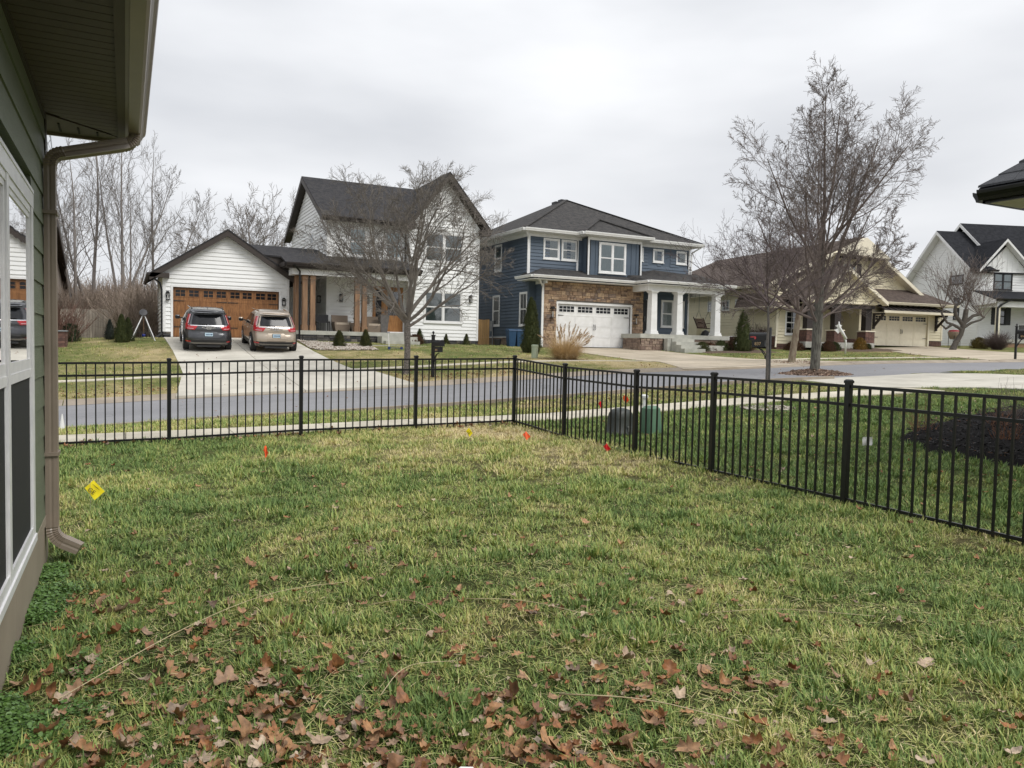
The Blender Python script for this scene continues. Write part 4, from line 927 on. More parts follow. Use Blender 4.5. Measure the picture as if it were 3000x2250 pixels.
# metal awning and brackets
aw=H.add(MB().slab([(-.25,-1.0,4.50),(5.85,-1.0,4.50),(5.3,-.02,4.86),(-.05,-.02,4.86)],.05),'awning_roof',dbz)
for i in range(13):
    x=-.2+i*.49; H.add(MB().bar((x,-1.0,4.53),(x+.0,-.04,4.88),.03,.04),'standing_seam',dbz,aw)
H.box('awning_fascia',cpn,-.27,5.87,-1.02,-.96,4.30,4.46); H.box('awning_soffit',cpn,-.25,5.85,-.95,-.02,4.30,4.34)
for x in (-.25,5.35):
    mb=MB(); mb.box(x,x+.14,-.14,-.02,3.25,4.3); mb.box(x,x+.14,-.92,-.14,4.18,4.30); mb.bar((x+.07,-.1,3.45),(x+.07,-.82,4.16),.13,.13,up=(1,0,0)); H.add(mb,'bracket',dbz)
lantern(H,g0,g1,6.75,3.55,m=M['black_trim'])
# main gable
w0,w1=(-7.2,1.2),(5.9,1.2)
wall(H,w0,w1,5.2,5.9,top=[(0,5.3),(6.5,9.25),(13.1,5.2)],bmat=cs,holes=[(4.95,6.95,6.4,7.75)])
window(H,w0,w1,5.4,6.6,6.45,7.7,tm=cpn,blind='blind',units=1)
for a in (5.0,6.6): H.box('shutter',dbz,w0[0]+a,w0[0]+a+.38,1.13,1.175,6.45,7.65)
roof(H,[(-8.7,.65,5.83),(-8.7,17.4,5.83),(-8.7,17.4,5.83),(-.65,11.5,9.40),(-.65,.65,9.40)][::-1] if 0 else [(-8.7,17.4,5.83),(-8.7,.65,5.83),(-.65,.65,9.40),(-.65,16.6,9.40)],sb)
roof(H,[(-.65,.65,9.40),(4.95,.65,5.80),(4.95,19,5.80),(-.65,16.6,9.40)],sb)
roof(H,[(4.95,19,5.80),(-8.7,19.4,5.83),(-8.7,17.4,5.83),(-.65,16.6,9.40)],sb)
rake(H,(-8.2,.62,5.98),(-.65,.62,9.34),cpn,.26); rake(H,(-.65,.62,9.34),(5.0,.62,5.74),cpn,.26)
H.add(MB().slab([(-.65,.66,9.08),(4.95,.66,5.52),(4.95,1.18,5.52),(-.65,1.18,9.08)],.03),'soffit',cpn); H.add(MB().slab([(-8.2,.66,5.7),(-.65,.66,9.08),(-.65,1.18,9.08),(-8.2,1.18,5.7)],.03),'soffit',cpn)
mb=MB(); mb.slab([(-3.1,.3,8.15),(1.6,.3,7.95),(-.65,.3,9.30)],.34,(0,1,0)); H.add(mb,'gable_overhang',cpn)
for x in (-2.2,-.9,.5): 
    mb=MB(); mb.bar((x,1.18,7.45),(x,.5,7.98),.14,.16,up=(1,0,0)); mb.box(x-.08,x+.08,.45,1.18,7.92,8.06); H.add(mb,'gable_bracket',dbz)
# left side wall
s0,s1=(-8.0,17.0),(-8.0,.0)
wall(H,s0,s1,2.6,5.75,bmat=cs,holes=[(9.6,10.5,4.3,5.15),(11.3,12.2,4.3,5.15),(12.6,13.6,4.3,5.15)])
for s_ in (9.6,11.25,12.75): window(H,s0,s1,s_,s_+.85,4.35,5.1,tm=M['white_paint'],hung=False,blind='blind',rows=3,cols=2,trim=.06,sill=False)
bricks(H,(-8.0,9.0),(-8.0,.0),1.75,2.58,M['brick'],M['mortar'],seed=32,bw=.43,bh=.15)
H.box('chimney_chase',cs,-8.3,-8.0,8.3,9.6,2.2,3.95); H.box('corner_board',cpn,-8.06,-7.93,-.05,.06,2.6,4.3)
gutter(H,(-8.7,17.4,5.86),(-8.7,.65,5.86),cpn,(-1,0),h=.16); H.add(MB().box(-8.04,-7.98,6.0,6.3,2.7,3.1),'meter_box',M['steel']); H.box('meter_box',M['steel'],-8.2,-8.02,10.4,10.7,2.7,3.2)
mb=MB(); mb.slab([(-9.2,13.0,4.55),(-9.2,15.2,4.55),(-8.0,15.2,5.6),(-8.0,13.0,5.6)],.1); H.add(mb,'bump_out_roof',sb); H.box('bump_out',cs,-9.0,-8.0,13.2,15.0,3.9,4.55)
# left front wing
f0,f1=(-8.0,0.0),(-4.3,0.0)
wall(H,f0,f1,2.12,4.3,bmat=cs,holes=[(.6,1.65,2.6,4.3)])
window(H,f0,f1,.6,1.62,2.68,4.25,tm=M['white_paint'],blind=None,cols=2,rows=2); bricks(H,f0,f1,1.55,2.1,M['brick'],M['mortar'],seed=33,bw=.30,bh=.11)
roof(H,[(-8.7,-.65,4.42),(-4.0,-.65,4.42),(-2.5,4.2,6.8),(-7.2,4.2,6.6)],sb); roof(H,[(-8.7,3.5,4.42),(-8.7,-.65,4.42),(-7.2,4.2,6.6)],sb); gutter(H,(-8.7,-.65,4.45),(-6.9,-.65,4.45),cpn,(0,-1)); gutter(H,(-8.7,3.5,4.45),(-8.7,-.65,4.45),cpn,(-1,0))
downspout(H,[(-8.1,-.08,4.3),(-8.1,-.08,2.5),(-8.35,-.35,1.9)],cpn)
# porch gable
roof(H,[(-7.35,-1.9,4.93),(-4.15,-1.9,7.02),(-4.15,3.6,7.02),(-7.35,1.5,4.93)][::-1] if 0 else [(-7.35,-1.9,4.93),(-4.15,-1.9,7.02),(-4.15,4.6,7.02),(-7.35,2.5,4.93)],sb)
roof(H,[(-4.15,-1.9,7.02),(-.95,-1.9,4.93),(-.95,1.2,4.93),(-4.15,4.6,7.02)],sb)
rake(H,(-7.4,-1.92,4.90),(-4.15,-1.92,6.97),cpn,.24); rake(H,(-4.15,-1.92,6.97),(-.9,-1.92,4.90),cpn,.24)
wall(H,(-6.9,-1.5),(-1.4,-1.5),4.72,4.9,top=[(0,4.95),(2.75,6.78),(5.5,4.95)],bmat=cs)
H.add(MB().slab([(-4.15,-1.88,6.75),(-.98,-1.88,4.70),(-.98,-1.52,4.70),(-4.15,-1.52,6.75)],.03),'soffit',cpn)
H.box('porch_ceiling',cpn,-6.9,-1.4,-1.4,1.3,4.68,4.71); H.box('beam',dbz,-6.8,-1.4,-1.35,-1.1,4.45,4.68)
H.add(MB().box(-6.9,-1.35,-1.35,1.5,1.9,2.27),'porch_slab',M['step_concrete'])
for x0 in (-4.62,-2.08,-6.8):
    w=H.add(MB().box(x0+.03,x0+.74,-1.27,-.6,2.1,3.0),'pier',M['mortar']); 
    r_=random.Random(int(x0*10))
    for k in range(11):
        z=2.1+k*.082
        for j in range(3):
            a=x0+j*.26+(.0 if k%2 else -.0); H.add(MB().box(a+.006,a+.25,-1.30+r_.uniform(-.004,.004),-1.27,z+.004,z+.076),'brick',M['brick'],w)
        H.add(MB().box(x0-.0,x0+.03,-1.29,-.6,z+.004,z+.076),'brick',M['brick'],w)
    H.box('pier_cap',cpn,x0-.04,x0+.81,-1.34,-.53,3.0,3.07); mb=MB(); mb.box(x0+.14,x0+.63,-1.15,-.75,3.07,4.5); H.add(mb,'post',dbz)
wall(H,(-6.9,1.4),(-1.4,1.4),2.27,4.7,bmat=cs,holes=[(.6,2.0,2.2,4.5)]); mb=MB(); mb.box(-6.3,-4.9,1.30,1.38,2.27,4.4); H.add(mb,'front_door',dbz)
wall(H,(-1.3,-.1),(-1.3,1.4),2.3,4.7,bmat=cs,lap=False); H.add(MB().box(-2.35,-1.3,-.05,.05,1.95,2.55),'wall',M['brick'])
# ================================================================ FARMHOUSE
H=House('farmhouse','white farmhouse with black roof, gables, black-framed windows and a front porch','house',(55.43,34.78,2.2),R(-19.4))
ws2=M['white_siding']; sk=M['shingle_black']; bk=M['black_trim']
s0,s1=(-.25,8.3),(-.25,0.0)
wall(H,s0,s1,2.35,7.9,top=[(0,7.3),(4.15,11.0),(8.3,7.35)],bmat=ws2,holes=[(5.2,6.7,6.85,7.75),(5.7,6.4,4.2,6.0)])
window(H,s0,s1,5.25,6.65,6.93,7.66,tm=bk,hung=False,blind=None,trim=.05,sill=False); window(H,s0,s1,5.75,6.35,4.3,5.95,tm=bk,hung=False,blind=None,trim=.05,sill=False)
f0,f1=(-.25,0.0),(9.0,0.0)
wall(H,f0,f1,2.35,7.75,bmat=ws2,holes=[(1.05,2.6,6.3,7.8),(1.3,2.5,3.8,5.2)])
window(H,f0,f1,1.1,2.57,6.42,7.64,tm=bk,units=2,blind='curtain',trim=.06); window(H,f0,f1,1.45,2.15,3.92,5.12,tm=bk,blind=None,trim=.05)
for a in (1.03,2.17): H.box('shutter',bk,-.25+a,-.25+a+.40,-.05,-.01,3.9,5.15)
H.box('corner_board',M['white_paint'],-.29,-.16,-.04,.05,2.8,7.7)
window(H,f0,f1,4.2,5.6,6.42,7.64,tm=bk,units=2,blind='curtain',trim=.06); lantern(H,f0,f1,3.75,4.55,m=bk)
wall(H,(.05,-.06),(3.35,-.06),7.72,7.8,top=[(0,7.9),(1.65,9.55),(3.3,7.9)],bmat=ws2,lap=False,vertical=True,vspace=.4)
H.box('frieze',M['white_paint'],-.25,3.4,-.10,-.02,7.62,7.76)
# side roof (lower) and main roof (higher)
roof(H,[(-.8,-.15,7.65),(9,-.15,7.65),(9,4.15,11.22),(-.8,4.15,11.22)],sk); roof(H,[(-.8,4.15,11.22),(9,4.15,11.22),(9,8.4,7.35),(-.8,8.4,7.35)],sk)
rake(H,(-.82,8.4,7.3),(-.82,4.15,11.18),M['white_paint'],.26,.04,(-1,0)); rake(H,(-.82,4.15,11.18),(-.82,.35,8.0),M['white_paint'],.26,.04,(-1,0))
H.add(MB().slab([(-.78,8.3,7.1),(-.78,4.15,10.95),(-.27,4.15,10.95),(-.27,8.3,7.1)],.03),'soffit',M['white_paint']); H.add(MB().slab([(-.78,4.15,10.95),(-.78,.2,7.55),(-.27,.2,7.55),(-.27,4.15,10.95)],.03),'soffit',M['white_paint'])
roof(H,[(1.25,1.0,9.10),(12,1.0,9.10),(12,4.3,11.9),(1.25,4.3,11.9)],sk); roof(H,[(1.25,4.3,11.9),(12,4.3,11.9),(12,7.6,9.1),(1.25,7.6,9.1)],sk)
rake(H,(1.22,4.3,11.88),(1.22,1.0,9.08),M['white_paint'],.26,.04,(-1,0)); rake(H,(1.22,7.6,9.08),(1.22,4.3,11.88),M['white_paint'],.26,.04,(-1,0))
wall(H,(1.6,7.2),(1.6,1.2),8.6,9.0,top=[(0,8.9),(3,11.5),(6,8.9)],bmat=ws2)
# front gable
roof(H,[(-.65,-.5,7.85),(1.4,-.5,10.10),(1.4,2.8,10.10),(-.65,.1,7.85)],sk); roof(H,[(1.4,-.5,10.10),(3.75,-.5,7.85),(3.75,.1,7.85),(1.4,2.8,10.10)],sk)
rake(H,(-.65,-.52,7.82),(1.4,-.52,10.06),M['white_paint'],.20); rake(H,(1.4,-.52,10.06),(3.75,-.52,7.82),M['white_paint'],.20)
H.add(MB().slab([(-.6,-.48,7.65),(1.4,-.48,9.85),(1.4,-.08,9.85),(-.6,-.08,7.65)],.03),'soffit',M['white_paint']); H.add(MB().slab([(1.4,-.48,9.85),(3.7,-.48,7.65),(3.7,-.08,7.65),(1.4,-.08,9.85)],.03),'soffit',M['white_paint'])
gutter(H,(-.85,-.2,7.78),(.75,-.55,7.80),bk,(0,-1)); gutter(H,(3.3,-.55,7.8),(9,-.2,7.78),bk,(0,-1))
roof(H,[(-.85,-.45,7.72),(.75,-.6,7.72),(.4,.2,8.3),(-.5,.3,8.35)],sk,.04)
# porch
roof(H,[(-.95,-2.45,5.62),(9,-2.45,5.62),(9,0,6.35),(-.75,0,6.35)],sk); gutter(H,(-.9,-2.45,5.62),(9,-2.45,5.62),bk,(0,-1),h=.12)
H.add(MB().slab([(-.92,-2.45,5.30),(-.92,-2.45,5.55),(-.75,-.02,6.28),(-.75,-.02,5.2)],.06,(1,0,0)),'porch_gable_end',M['white_paint'])
H.box('beam',M['white_paint'],-.6,9,-2.25,-2.0,5.05,5.45); H.box('beam',M['white_paint'],-.6,-.35,-2.0,0,5.05,5.45); H.box('porch_ceiling',M['white_paint'],-.6,9,-2.2,0,5.42,5.46)
for x in (-.55,4.6): H.box('porch_post',cpn,x,x+.22,-2.25,-2.03,2.8,5.05)
downspout(H,[(.25,-2.5,5.55),(-.35,-2.36,5.2),(-.62,-2.34,4.95),(-.62,-2.34,2.85)],bk,w=.11,d=.09)
H.add(MB().box(-.75,9,-2.3,0,2.55,2.80),'porch_slab',M['step_concrete']); H.add(MB().box(-.7,9,-2.25,-.1,2.1,2.56),'porch_base',pmat('tan_block',(.30,.19,.11),(.24,.15,.09),.9,scale=6,bump=.3))
# ================================================================ NEIGHBOUR HOUSE ON THE RIGHT (roof corner)
H=House('neighbour_house','nearby house at the right edge, only its dark shingled roof corner in view','house',(9.2,0,.2),0,(9.2,0,.2))
ex,ey,ez=8.5,5.38,3.36; pt=.92
nbr=H.add(MB().slab([(ex-.03,ey+.03,ez+.03),(ex-.03,-8,ez+.03),(ex+5,-8,ez+.03+5*pt),(ex+5,ey-5,ez+.03+5*pt)][::-1],.03),'roof',M['shingle_black'])
r_=random.Random(5); k=0
msh=pmat('slate_grey_shingle',(.040,.042,.047),(.062,.064,.070),.9,scale=30,bump=.5,bscale=200,orand=.16)
t=0.0
while t<2.6:
    y=ey-t+.03; y0=ey-4.3
    while y>y0:
        w=r_.uniform(.18,.5); a,b=max(y-w,y0),y; e=t+.16; tb=.022+r_.choice((0,.006))
        b2=min(b,ey-e+.03) if b>ey-e else b
        mb=MB(); zb=lambda q:ez+.03+q*pt
        mb.hexa([(ex-.05+t,a,zb(t)+.004),(ex-.05+e,a,zb(e)+.0),(ex-.05+e,b2,zb(e)+.0),(ex-.05+t,b,zb(t)+.004)],[(ex-.05+t,a+.003,zb(t)+tb),(ex-.05+e,a+.003,zb(e)+.006),(ex-.05+e,b2-.003,zb(e)+.006),(ex-.05+t,b-.003,zb(t)+tb)])
        H.add(mb,'shingle',msh,nbr); y-=w
    t+=.135; k+=1
H.add(MB().slab([(ex,ey,ez+.02),(ex+5,ey-5,ez+.02+5*pt),(ex+6,ey-5,ez+.02+5*pt),(ex+9,ey,ez+.02)][::-1],.03),'roof',M['shingle_black'])
gutter(H,(ex,ey,ez+.0),(ex,-8,ez+.0),M['black_metal'],(-1,0),h=.115,w=.12); gutter(H,(ex,ey,ez),(ex+8,ey,ez),M['black_metal'],(0,1),h=.115,w=.12)
H.box('fascia',M['black_metal'],ex,ex+.03,-8,ey,ez-.14,ez); H.box('fascia',M['black_metal'],ex,ex+8,ey-.03,ey,ez-.14,ez)
for i in range(30):
    y=ey-.06-.2*i; H.add(MB().box(ex+.04,ex+.62,y-.195,y,ez-.14,ez-.125),'soffit_panel',cpn)
H.box('wall',cs,ex+.62,ex+8,-8,ey-.62,.1,ez-.14)
# ================================================================ NEAR HOUSE ON THE LEFT
H=House('near_house','olive-green lap-sided house wall at the left edge with brown eave, gutter and white window','house',(-.48,3,0),0,(-.48,3,0))
wx=-.48; YE=6.08; gs=M['green_siding']; tp=M['taupe_panel']
H.box('wall',gs,wx-.25,wx-.07,-4,YE,.30,3.05)
z=.309+.0; k=0; jr=random.Random(2)
edges=[.361]+[.309+.1935*i for i in range(1,15)]
wins=[(4.16,5.19,.36,2.36),(3.05,4.16,.36,2.36),(1.9,3.05,.36,2.36)]
for za,zb in zip(edges,edges[1:]):
    if za>2.98: break
    zb=min(zb,2.99); segs=[(-4,YE-.09)]
    if za<2.36-.02:
        segs=[(-4,1.92),(5.17,YE-.09)]
    if za>=2.3:
        j=jr.uniform(4.2,5.6); segs=[(-4,1.0),(1.003,j),(j+.004,YE-.09)]
    for a,b in segs:
        mb=MB(); mb.hexa([(wx+.024,a,za),(wx+.024,b,za),(wx+.001,b,za),(wx+.001,a,za)][::-1] if 0 else [(wx-.07,a,za),(wx+.011,a,za),(wx+.011,b,za),(wx-.07,b,za)],[(wx-.07,a,zb),(wx+.001,a,zb),(wx+.001,b,zb),(wx-.07,b,zb)])
        H.add(mb,'siding_board',gs)
H.box('corner_board',M['brown_trim'],wx-.06,wx+.012,YE-.09,YE+.012,.36,3.0)
# lower skirt: taupe panels with joints
H.box('foundation',tp,wx-.2,wx-.012,-4,YE-.0,-.4,.30)
yy=[-4,-1.4,.6,2.3,4.36,YE-.01]
for a,b in zip(yy,yy[1:]): H.add(MB().box(wx-.012,wx+.004,a+.002,b-.002,-.3,.298),'skirt_panel',tp)
H.box('skirt_cap',tp,wx-.01,wx+.014,-4,YE,.30,.36)
# mulled window
PV=M['pvc_white']
W=H.add(MB().box(wx-.066,wx-.06,1.9,5.18,.38,2.34),'window',M['dark_room'])
def fr(name,y0,y1,z0,z1,x0,x1,m=PV): return H.add(MB().box(x0,x1,y0,y1,z0,z1),name,m,W)
fr('casing',5.09,5.19,.36,2.33,wx-.03,wx+.012); fr('casing',4.09,4.165,.36,2.36,wx-.03,wx+.012); fr('casing',1.9,2.0,.36,2.36,wx-.03,wx+.012); fr('casing',3.0,3.08,.36,2.36,wx-.03,wx+.012)
fr('head_casing',1.9,5.19,2.25,2.33,wx-.03,wx+.014); fr('head_casing',1.9,5.17,2.33,2.35,wx-.03,wx+.018); fr('head_casing',2.0,5.075,2.21,2.25,wx-.03,wx+.008); fr('sill',1.9,5.19,.345,.385,wx-.03,wx+.020); fr('sill',2.0,5.08,.385,.44,wx-.03,wx+.011)
for a,b in ((4.165,5.075),(3.08,4.075),(2.0,3.0)):
    s_=fr('sash',a,a+.03,.44,2.21,wx-.03,wx+.004); fr('sash',b-.03,b,.44,2.30,wx-.03,wx+.004); fr('meeting_rail',a,b,1.30,1.345,wx-.03,wx+.009); fr('meeting_rail',a,b,1.345,1.40,wx-.03,wx+.005); fr('sash',a,b,2.18,2.21,wx-.03,wx+.003)
    H.add(MB().quadf((wx-.002,a+.02,1.39),(wx-.002,b-.02,1.39),(wx-.002,b-.02,2.19),(wx-.002,a+.02,2.19)),'pane',M['mirror_glass'],W)
    H.add(MB().quadf((wx+.000,a+.02,.44),(wx+.000,b-.02,.44),(wx+.000,b-.02,1.30),(wx+.000,a+.02,1.30)),'insect_screen',M['screen'],W)
# soffit: ribbed slats, then frieze strip and box gutter
sz=2.98; sf=M['soffit']; tm_=M['taupe_metal']; y=-3.9
H.box('soffit_backing',M['brown_trim'],wx,-.02,-4,6.44,sz+.012,sz+.03)
while y<6.3:
    x1=-.045; 
    y1=y+.094
    if y1<5.9: H.add(MB().box(wx+.012,x1,y+.003,y1-.003,sz,sz+.012),'soffit_slat',sf)
    else:
        xa=wx+.012+max(0,(y-5.9))/.4*.42
        if xa<x1-.02: H.add(MB().slab([(xa,y+.003,sz),(x1,y+.003,sz),(x1,y1-.003,sz),(min(x1-.01,xa+.095),y1-.003,sz)],.012,(0,0,1)),'soffit_slat',sf)
    y+=.094
H.add(MB().slab([(wx-.2,5.9,sz-.003),(wx+.01,5.93,sz-.003),(-.05,6.33,sz-.003),(-.05,6.44,sz-.003),(wx-.2,6.44,sz-.003)],.012,(0,0,1)),'soffit_end_panel',sf)
for i in range(3): H.box('vent_slot',M['dark_room'],wx+.07+.115*i,wx+.082+.115*i,6.13+.06*i,6.36-.0*i,sz-.009,sz-.004)
H.box('soffit_trim',M['brown_trim'],wx-.0,wx+.018,-4,5.95,sz-.03,sz); H.box('frieze_strip',sf,-.045,.002,-4,6.44,sz-.012,sz+.002)
H.box('fascia',tm_,.0,.022,-4,6.46,sz-.005,sz+.2); H.box('fascia',tm_,wx-.2,.02,6.44,6.46,sz-.02,sz+.15)
mb=MB(); prof=[(.022,0),(.085,0),(.100,.012),(.105,.035),(.118,.060),(.135,.080),(.140,.10),(.140,.125),(.130,.128),(.022,.128)]
mb.sweep([(p[0],p[1]-.03) for p in prof],[((0,6.42,sz),(1,0,0),(0,0,1),1),((0,-4,sz),(1,0,0),(0,0,1),1)]); H.add(mb,'gutter',tm_)
H.add(MB().slab([(.06,-4,sz+.13),(.06,6.50,sz+.13),(-3.5,6.55,sz+1.9),(-3.5,-4,sz+1.9)],.06),'roof',M['shingle_dark'])
# ribbed downspout
def ribbed(w,d):
    p=[]; 
    for i in range(13): 
        x=-w/2+w*i/12; p.append((x,-d/2+(.004 if i in(3,4,6,8,9) else 0)))
    for i in range(5): p.append((w/2-(.003 if i==2 else 0),-d/2+d*(i+1)/6))
    for i in range(13):
        x=w/2-w*i/12; p.append((x,d/2-(.004 if i in(3,4,6,8,9) else 0)))
    for i in range(5): p.append((-w/2+(.003 if i==2 else 0),d/2-d*(i+1)/6))
    return p
def spout(path,w=.078,d=.058,name='downspout'):
    fr_=[]; P=[Vector(p) for p in path]; n=len(P)
    for i,(p) in enumerate(P):
        dd=(P[min(i+1,n-1)]-P[max(0,i-1)]).normalized(); ya=Vector((0,1,0)); xa=ya.cross(dd).normalized(); ya=dd.cross(xa)
        fr_.append((p,xa,ya,1))
    return fr_
def bend(c,r,a0,a1,k,y0,y1=None):
    """pleated elbow in the xz plane"""
    out=[]
    for i in range(k+1):
        a=a0+(a1-a0)*i/k; yq=y0+((y1-y0)*i/k if y1 is not None else 0); out.append((c[0]+r*math.cos(a),yq,c[1]+r*math.sin(a)))
    return out
DY=5.86
xW=wx+.045
path=[(.06,6.08,2.95),(.06,6.08,2.90)]
top=[]
dirs=Vector((xW-.06,0,-.20)).normalized()
def smoothpath(ctrl,rad=.07,k=8):
    out=[Vector(ctrl[0])]; pleat=[0]
    for a,b,c in zip(ctrl,ctrl[1:],ctrl[2:]):
        a,b,c=Vector(a),Vector(b),Vector(c); d1=(a-b).normalized(); d2=(c-b).normalized(); p=b+d1*rad; q=b+d2*rad
        for i in range(k*2+1):
            t=i/(k*2); pt=p*(1-t)**2+b*2*t*(1-t)+q*t*t; out.append(pt); pleat.append(1)
    out.append(Vector(ctrl[-1])); pleat.append(0); return out,pleat
ctrl=[(.06,6.10,3.0),(.06,6.10,2.895),(xW,5.87,2.70),(xW,5.87,.20),(xW+.16,5.84,.115)]
pts,pl=smoothpath(ctrl,.075,8)
mb=MB(); fr_=[]; n=len(pts)
xa=None
for i,p in enumerate(pts):
    dd=(pts[min(i+1,n-1)]-pts[max(0,i-1)]).normalized()
    ya=Vector((0,1,0)); xq=ya.cross(dd); xq.normalize(); yq=dd.cross(xq)
    sc=1.0 if not pl[i] else (1.0+(.07 if i%2 else -.03)); fr_.append((p,xq,yq,sc))
mb.sweep([(a,b) for b,a in [(q[0],q[1]) for q in ribbed(.105,.068)]][::-1],fr_); H.add(mb,'downspout',tm_)
for z in (2.33,.76): H.add(MB().box(wx,xW+.044,5.80,5.94,z-.012,z+.012),'downspout_strap',tm_)
# ================================================================ FENCE
bm_=M['black_metal']
fence=thing('metal_fence','black metal picket fence turning a corner between the near lawn and the street','fence',(6.03,11.9,.15))
fo=(6.03,11.9,.15)
LP=[(6.03,11.9,1.39,.15),(4.23,11.9,1.36,.13),(2.39,11.9,1.33,.08),(.55,11.9,1.27,.06),(-1.28,11.9,1.24,.04),(-3.1,11.9,1.22,.02)]
RP=[(6.03,11.9,1.39,.15),(6.01,10.15,1.30,.12),(6.0,8.29,1.27,.10),(6.0,6.80,1.29,.10),(6.0,4.97,1.29,.11),(6.0,3.13,1.28,.1),(6.0,1.3,1.27,.08)]
def post(x,y,zt,zb):
    mb=MB(); w=.026; mb.box(x-w,x+w,y-w,y+w,zb-.3,zt-.03); mb.box(x-w-.006,x+w+.006,y-w-.006,y+w+.006,zt-.035,zt-.012)
    k=len(mb.v); c=.02; mb.hexa([(x-.03,y-.03,zt-.012),(x+.03,y-.03,zt-.012),(x+.03,y+.03,zt-.012),(x-.03,y+.03,zt-.012)],[(x-c,y-c,zt),(x+c,y-c,zt),(x+c,y+c,zt),(x-c,y+c,zt)])
    mb.build('post',bm_,fence,off=fo)
for p in LP+RP[1:]: post(*p)
pk=MB().box(-.0085,.0085,-.0085,.0085,0,1); pick_me=None
def panel(a,b,n):
    global pick_me
    ax,ay,at_,ab=a;bx,by,bt_,bb=b
    d=Vector((bx-ax,by-ay,0)).normalized(); st=Vector((ax,ay,0))+d*.026; en=Vector((bx,by,0))-d*.026
    rails=((-.065,.0),(-.235,0))
    def rail(z0,z1):
        mb=MB(); mb.bar((st.x,st.y,z0),(en.x,en.y,z1),.026,.028); mb.build('rail',bm_,fence,off=fo)
    rail(at_-.065,bt_-.065); rail(at_-.235,bt_-.235)
    ra,rb=max(at_-1.14,ab+.06),max(bt_-1.14,bb+.06)
    rail(ra,rb)
    for i in range(n):
        u=(i+1)/(n+1); x=ax+(bx-ax)*u; y=ay+(by-ay)*u; zt=at_+(bt_-at_)*u-.066; zl=ra+(rb-ra)*u-.085
        if pick_me is None:
            o=pk.build('picket',bm_,fence); pick_me=o.data
        else: o=link('picket',pick_me,fence)
        o.location=(x-fo[0],y-fo[1],zl-fo[2]); o.scale=(1,1,zt-zl)
panel(LP[0],LP[1],15);panel(LP[1],LP[2],15);panel(LP[2],LP[3],15);panel(LP[3],LP[4],15);panel(LP[4],LP[5],15)
panel(RP[0],RP[1],14);panel(RP[1],RP[2],15);panel(RP[2],RP[3],12);panel(RP[3],RP[4],15);panel(RP[4],RP[5],15);panel(RP[5],RP[6],15)
# ================================================================ CARS
def carpaint(name,c,metal=.5):
    m=pmat(name,c,tuple(x*.93 for x in c),.32,scale=2,metal=metal,coat=.8); return m
M['redlamp']=pmat('red_tail_lamp',(.45,.008,.012),(.30,.004,.008),.15,spec=.8); M['whitelamp']=pmat('clear_lamp',(.62,.40,.42),(.55,.32,.34),.15)
M['chrome']=pmat('chrome',(.75,.75,.76),(.7,.7,.71),.15,metal=1.0); M['cladding']=pmat('black_cladding',(.012,.013,.015),(.018,.019,.021),.5); M['silverplastic']=pmat('silver_bumper_plastic',(.20,.19,.175),(.17,.16,.15),.4,metal=.3)
M['plate']=pmat('licence_plate',(.55,.68,.76),(.40,.56,.68),.4,scale=9); M['plate_ink']=pmat('plate_ink',(.03,.07,.16),(.05,.1,.2),.5)
CT=[(.22,.86,.28,4.35),(.30,.89,.10,4.50),(.40,.92,.02,4.57),(.52,.927,.0,4.60),(.66,.93,.03,4.60),(.80,.928,.10,4.57),(.92,.92,.10,4.50),(1.00,.91,.13,4.30),(1.05,.895,.16,3.95),(1.10,.875,.19,3.55),(1.22,.835,.27,3.28),(1.36,.79,.36,3.0),(1.48,.745,.44,2.75),(1.56,.70,.42,2.55),(1.62,.66,.40,2.35),(1.66,.60,.62,2.1),(1.685,.40,1.0,1.8)]
def CI(z,k): return lerp_tab([(r[0],r[k]) for r in CT],z)
def CE(z): return lerp_tab([(.22,5.5),(.9,5.5),(1.2,5),(1.6,4),(1.685,3)],z)
def CR(fx,z,e=0.):
    w,y0,y1=CI(z,1),CI(z,2),CI(z,3); n=CE(z); h=(y1-y0)/2
    return (w*fx,y0+h*(1-max(0,1-abs(fx)**n)**(1/n))-e,z)
def CS(side,y,z,e=0.):
    w,y0,y1=CI(z,1),CI(z,2),CI(z,3); n=CE(z); c=(y0+y1)/2; h=(y1-y0)/2; f=min(.995,abs((y-c)/h))
    return (side*(w*(1-f**n)**(1/n)+e),y,z)
def rearpatch(fx0,fx1,z0,z1,e=.006,nu=8,nv=3,f=None):
    mb=MB()
    for j in range(nv+1):
        for i in range(nu+1):
            z=z0+(z1-z0)*j/nv; a,b=(fx0,fx1) if f is None else f(z); mb.v.append(CR(a+(b-a)*i/nu,z,e))
    for j in range(nv):
        for i in range(nu): q=j*(nu+1)+i; mb.f.append((q,q+1,q+nu+2,q+nu+1))
    return mb
def sidepatch(side,f,z0,z1,e=.006,nu=8,nv=4):
    mb=MB()
    for j in range(nv+1):
        z=z0+(z1-z0)*j/nv; a,b=f(z)
        for i in range(nu+1): mb.v.append(CS(side,a+(b-a)*i/nu,z,e))
    for j in range(nv):
        for i in range(nu): q=j*(nu+1)+i; mb.f.append((q,q+1,q+nu+2,q+nu+1) if side>0 else (q,q+nu+1,q+nu+2,q+1))
    return mb
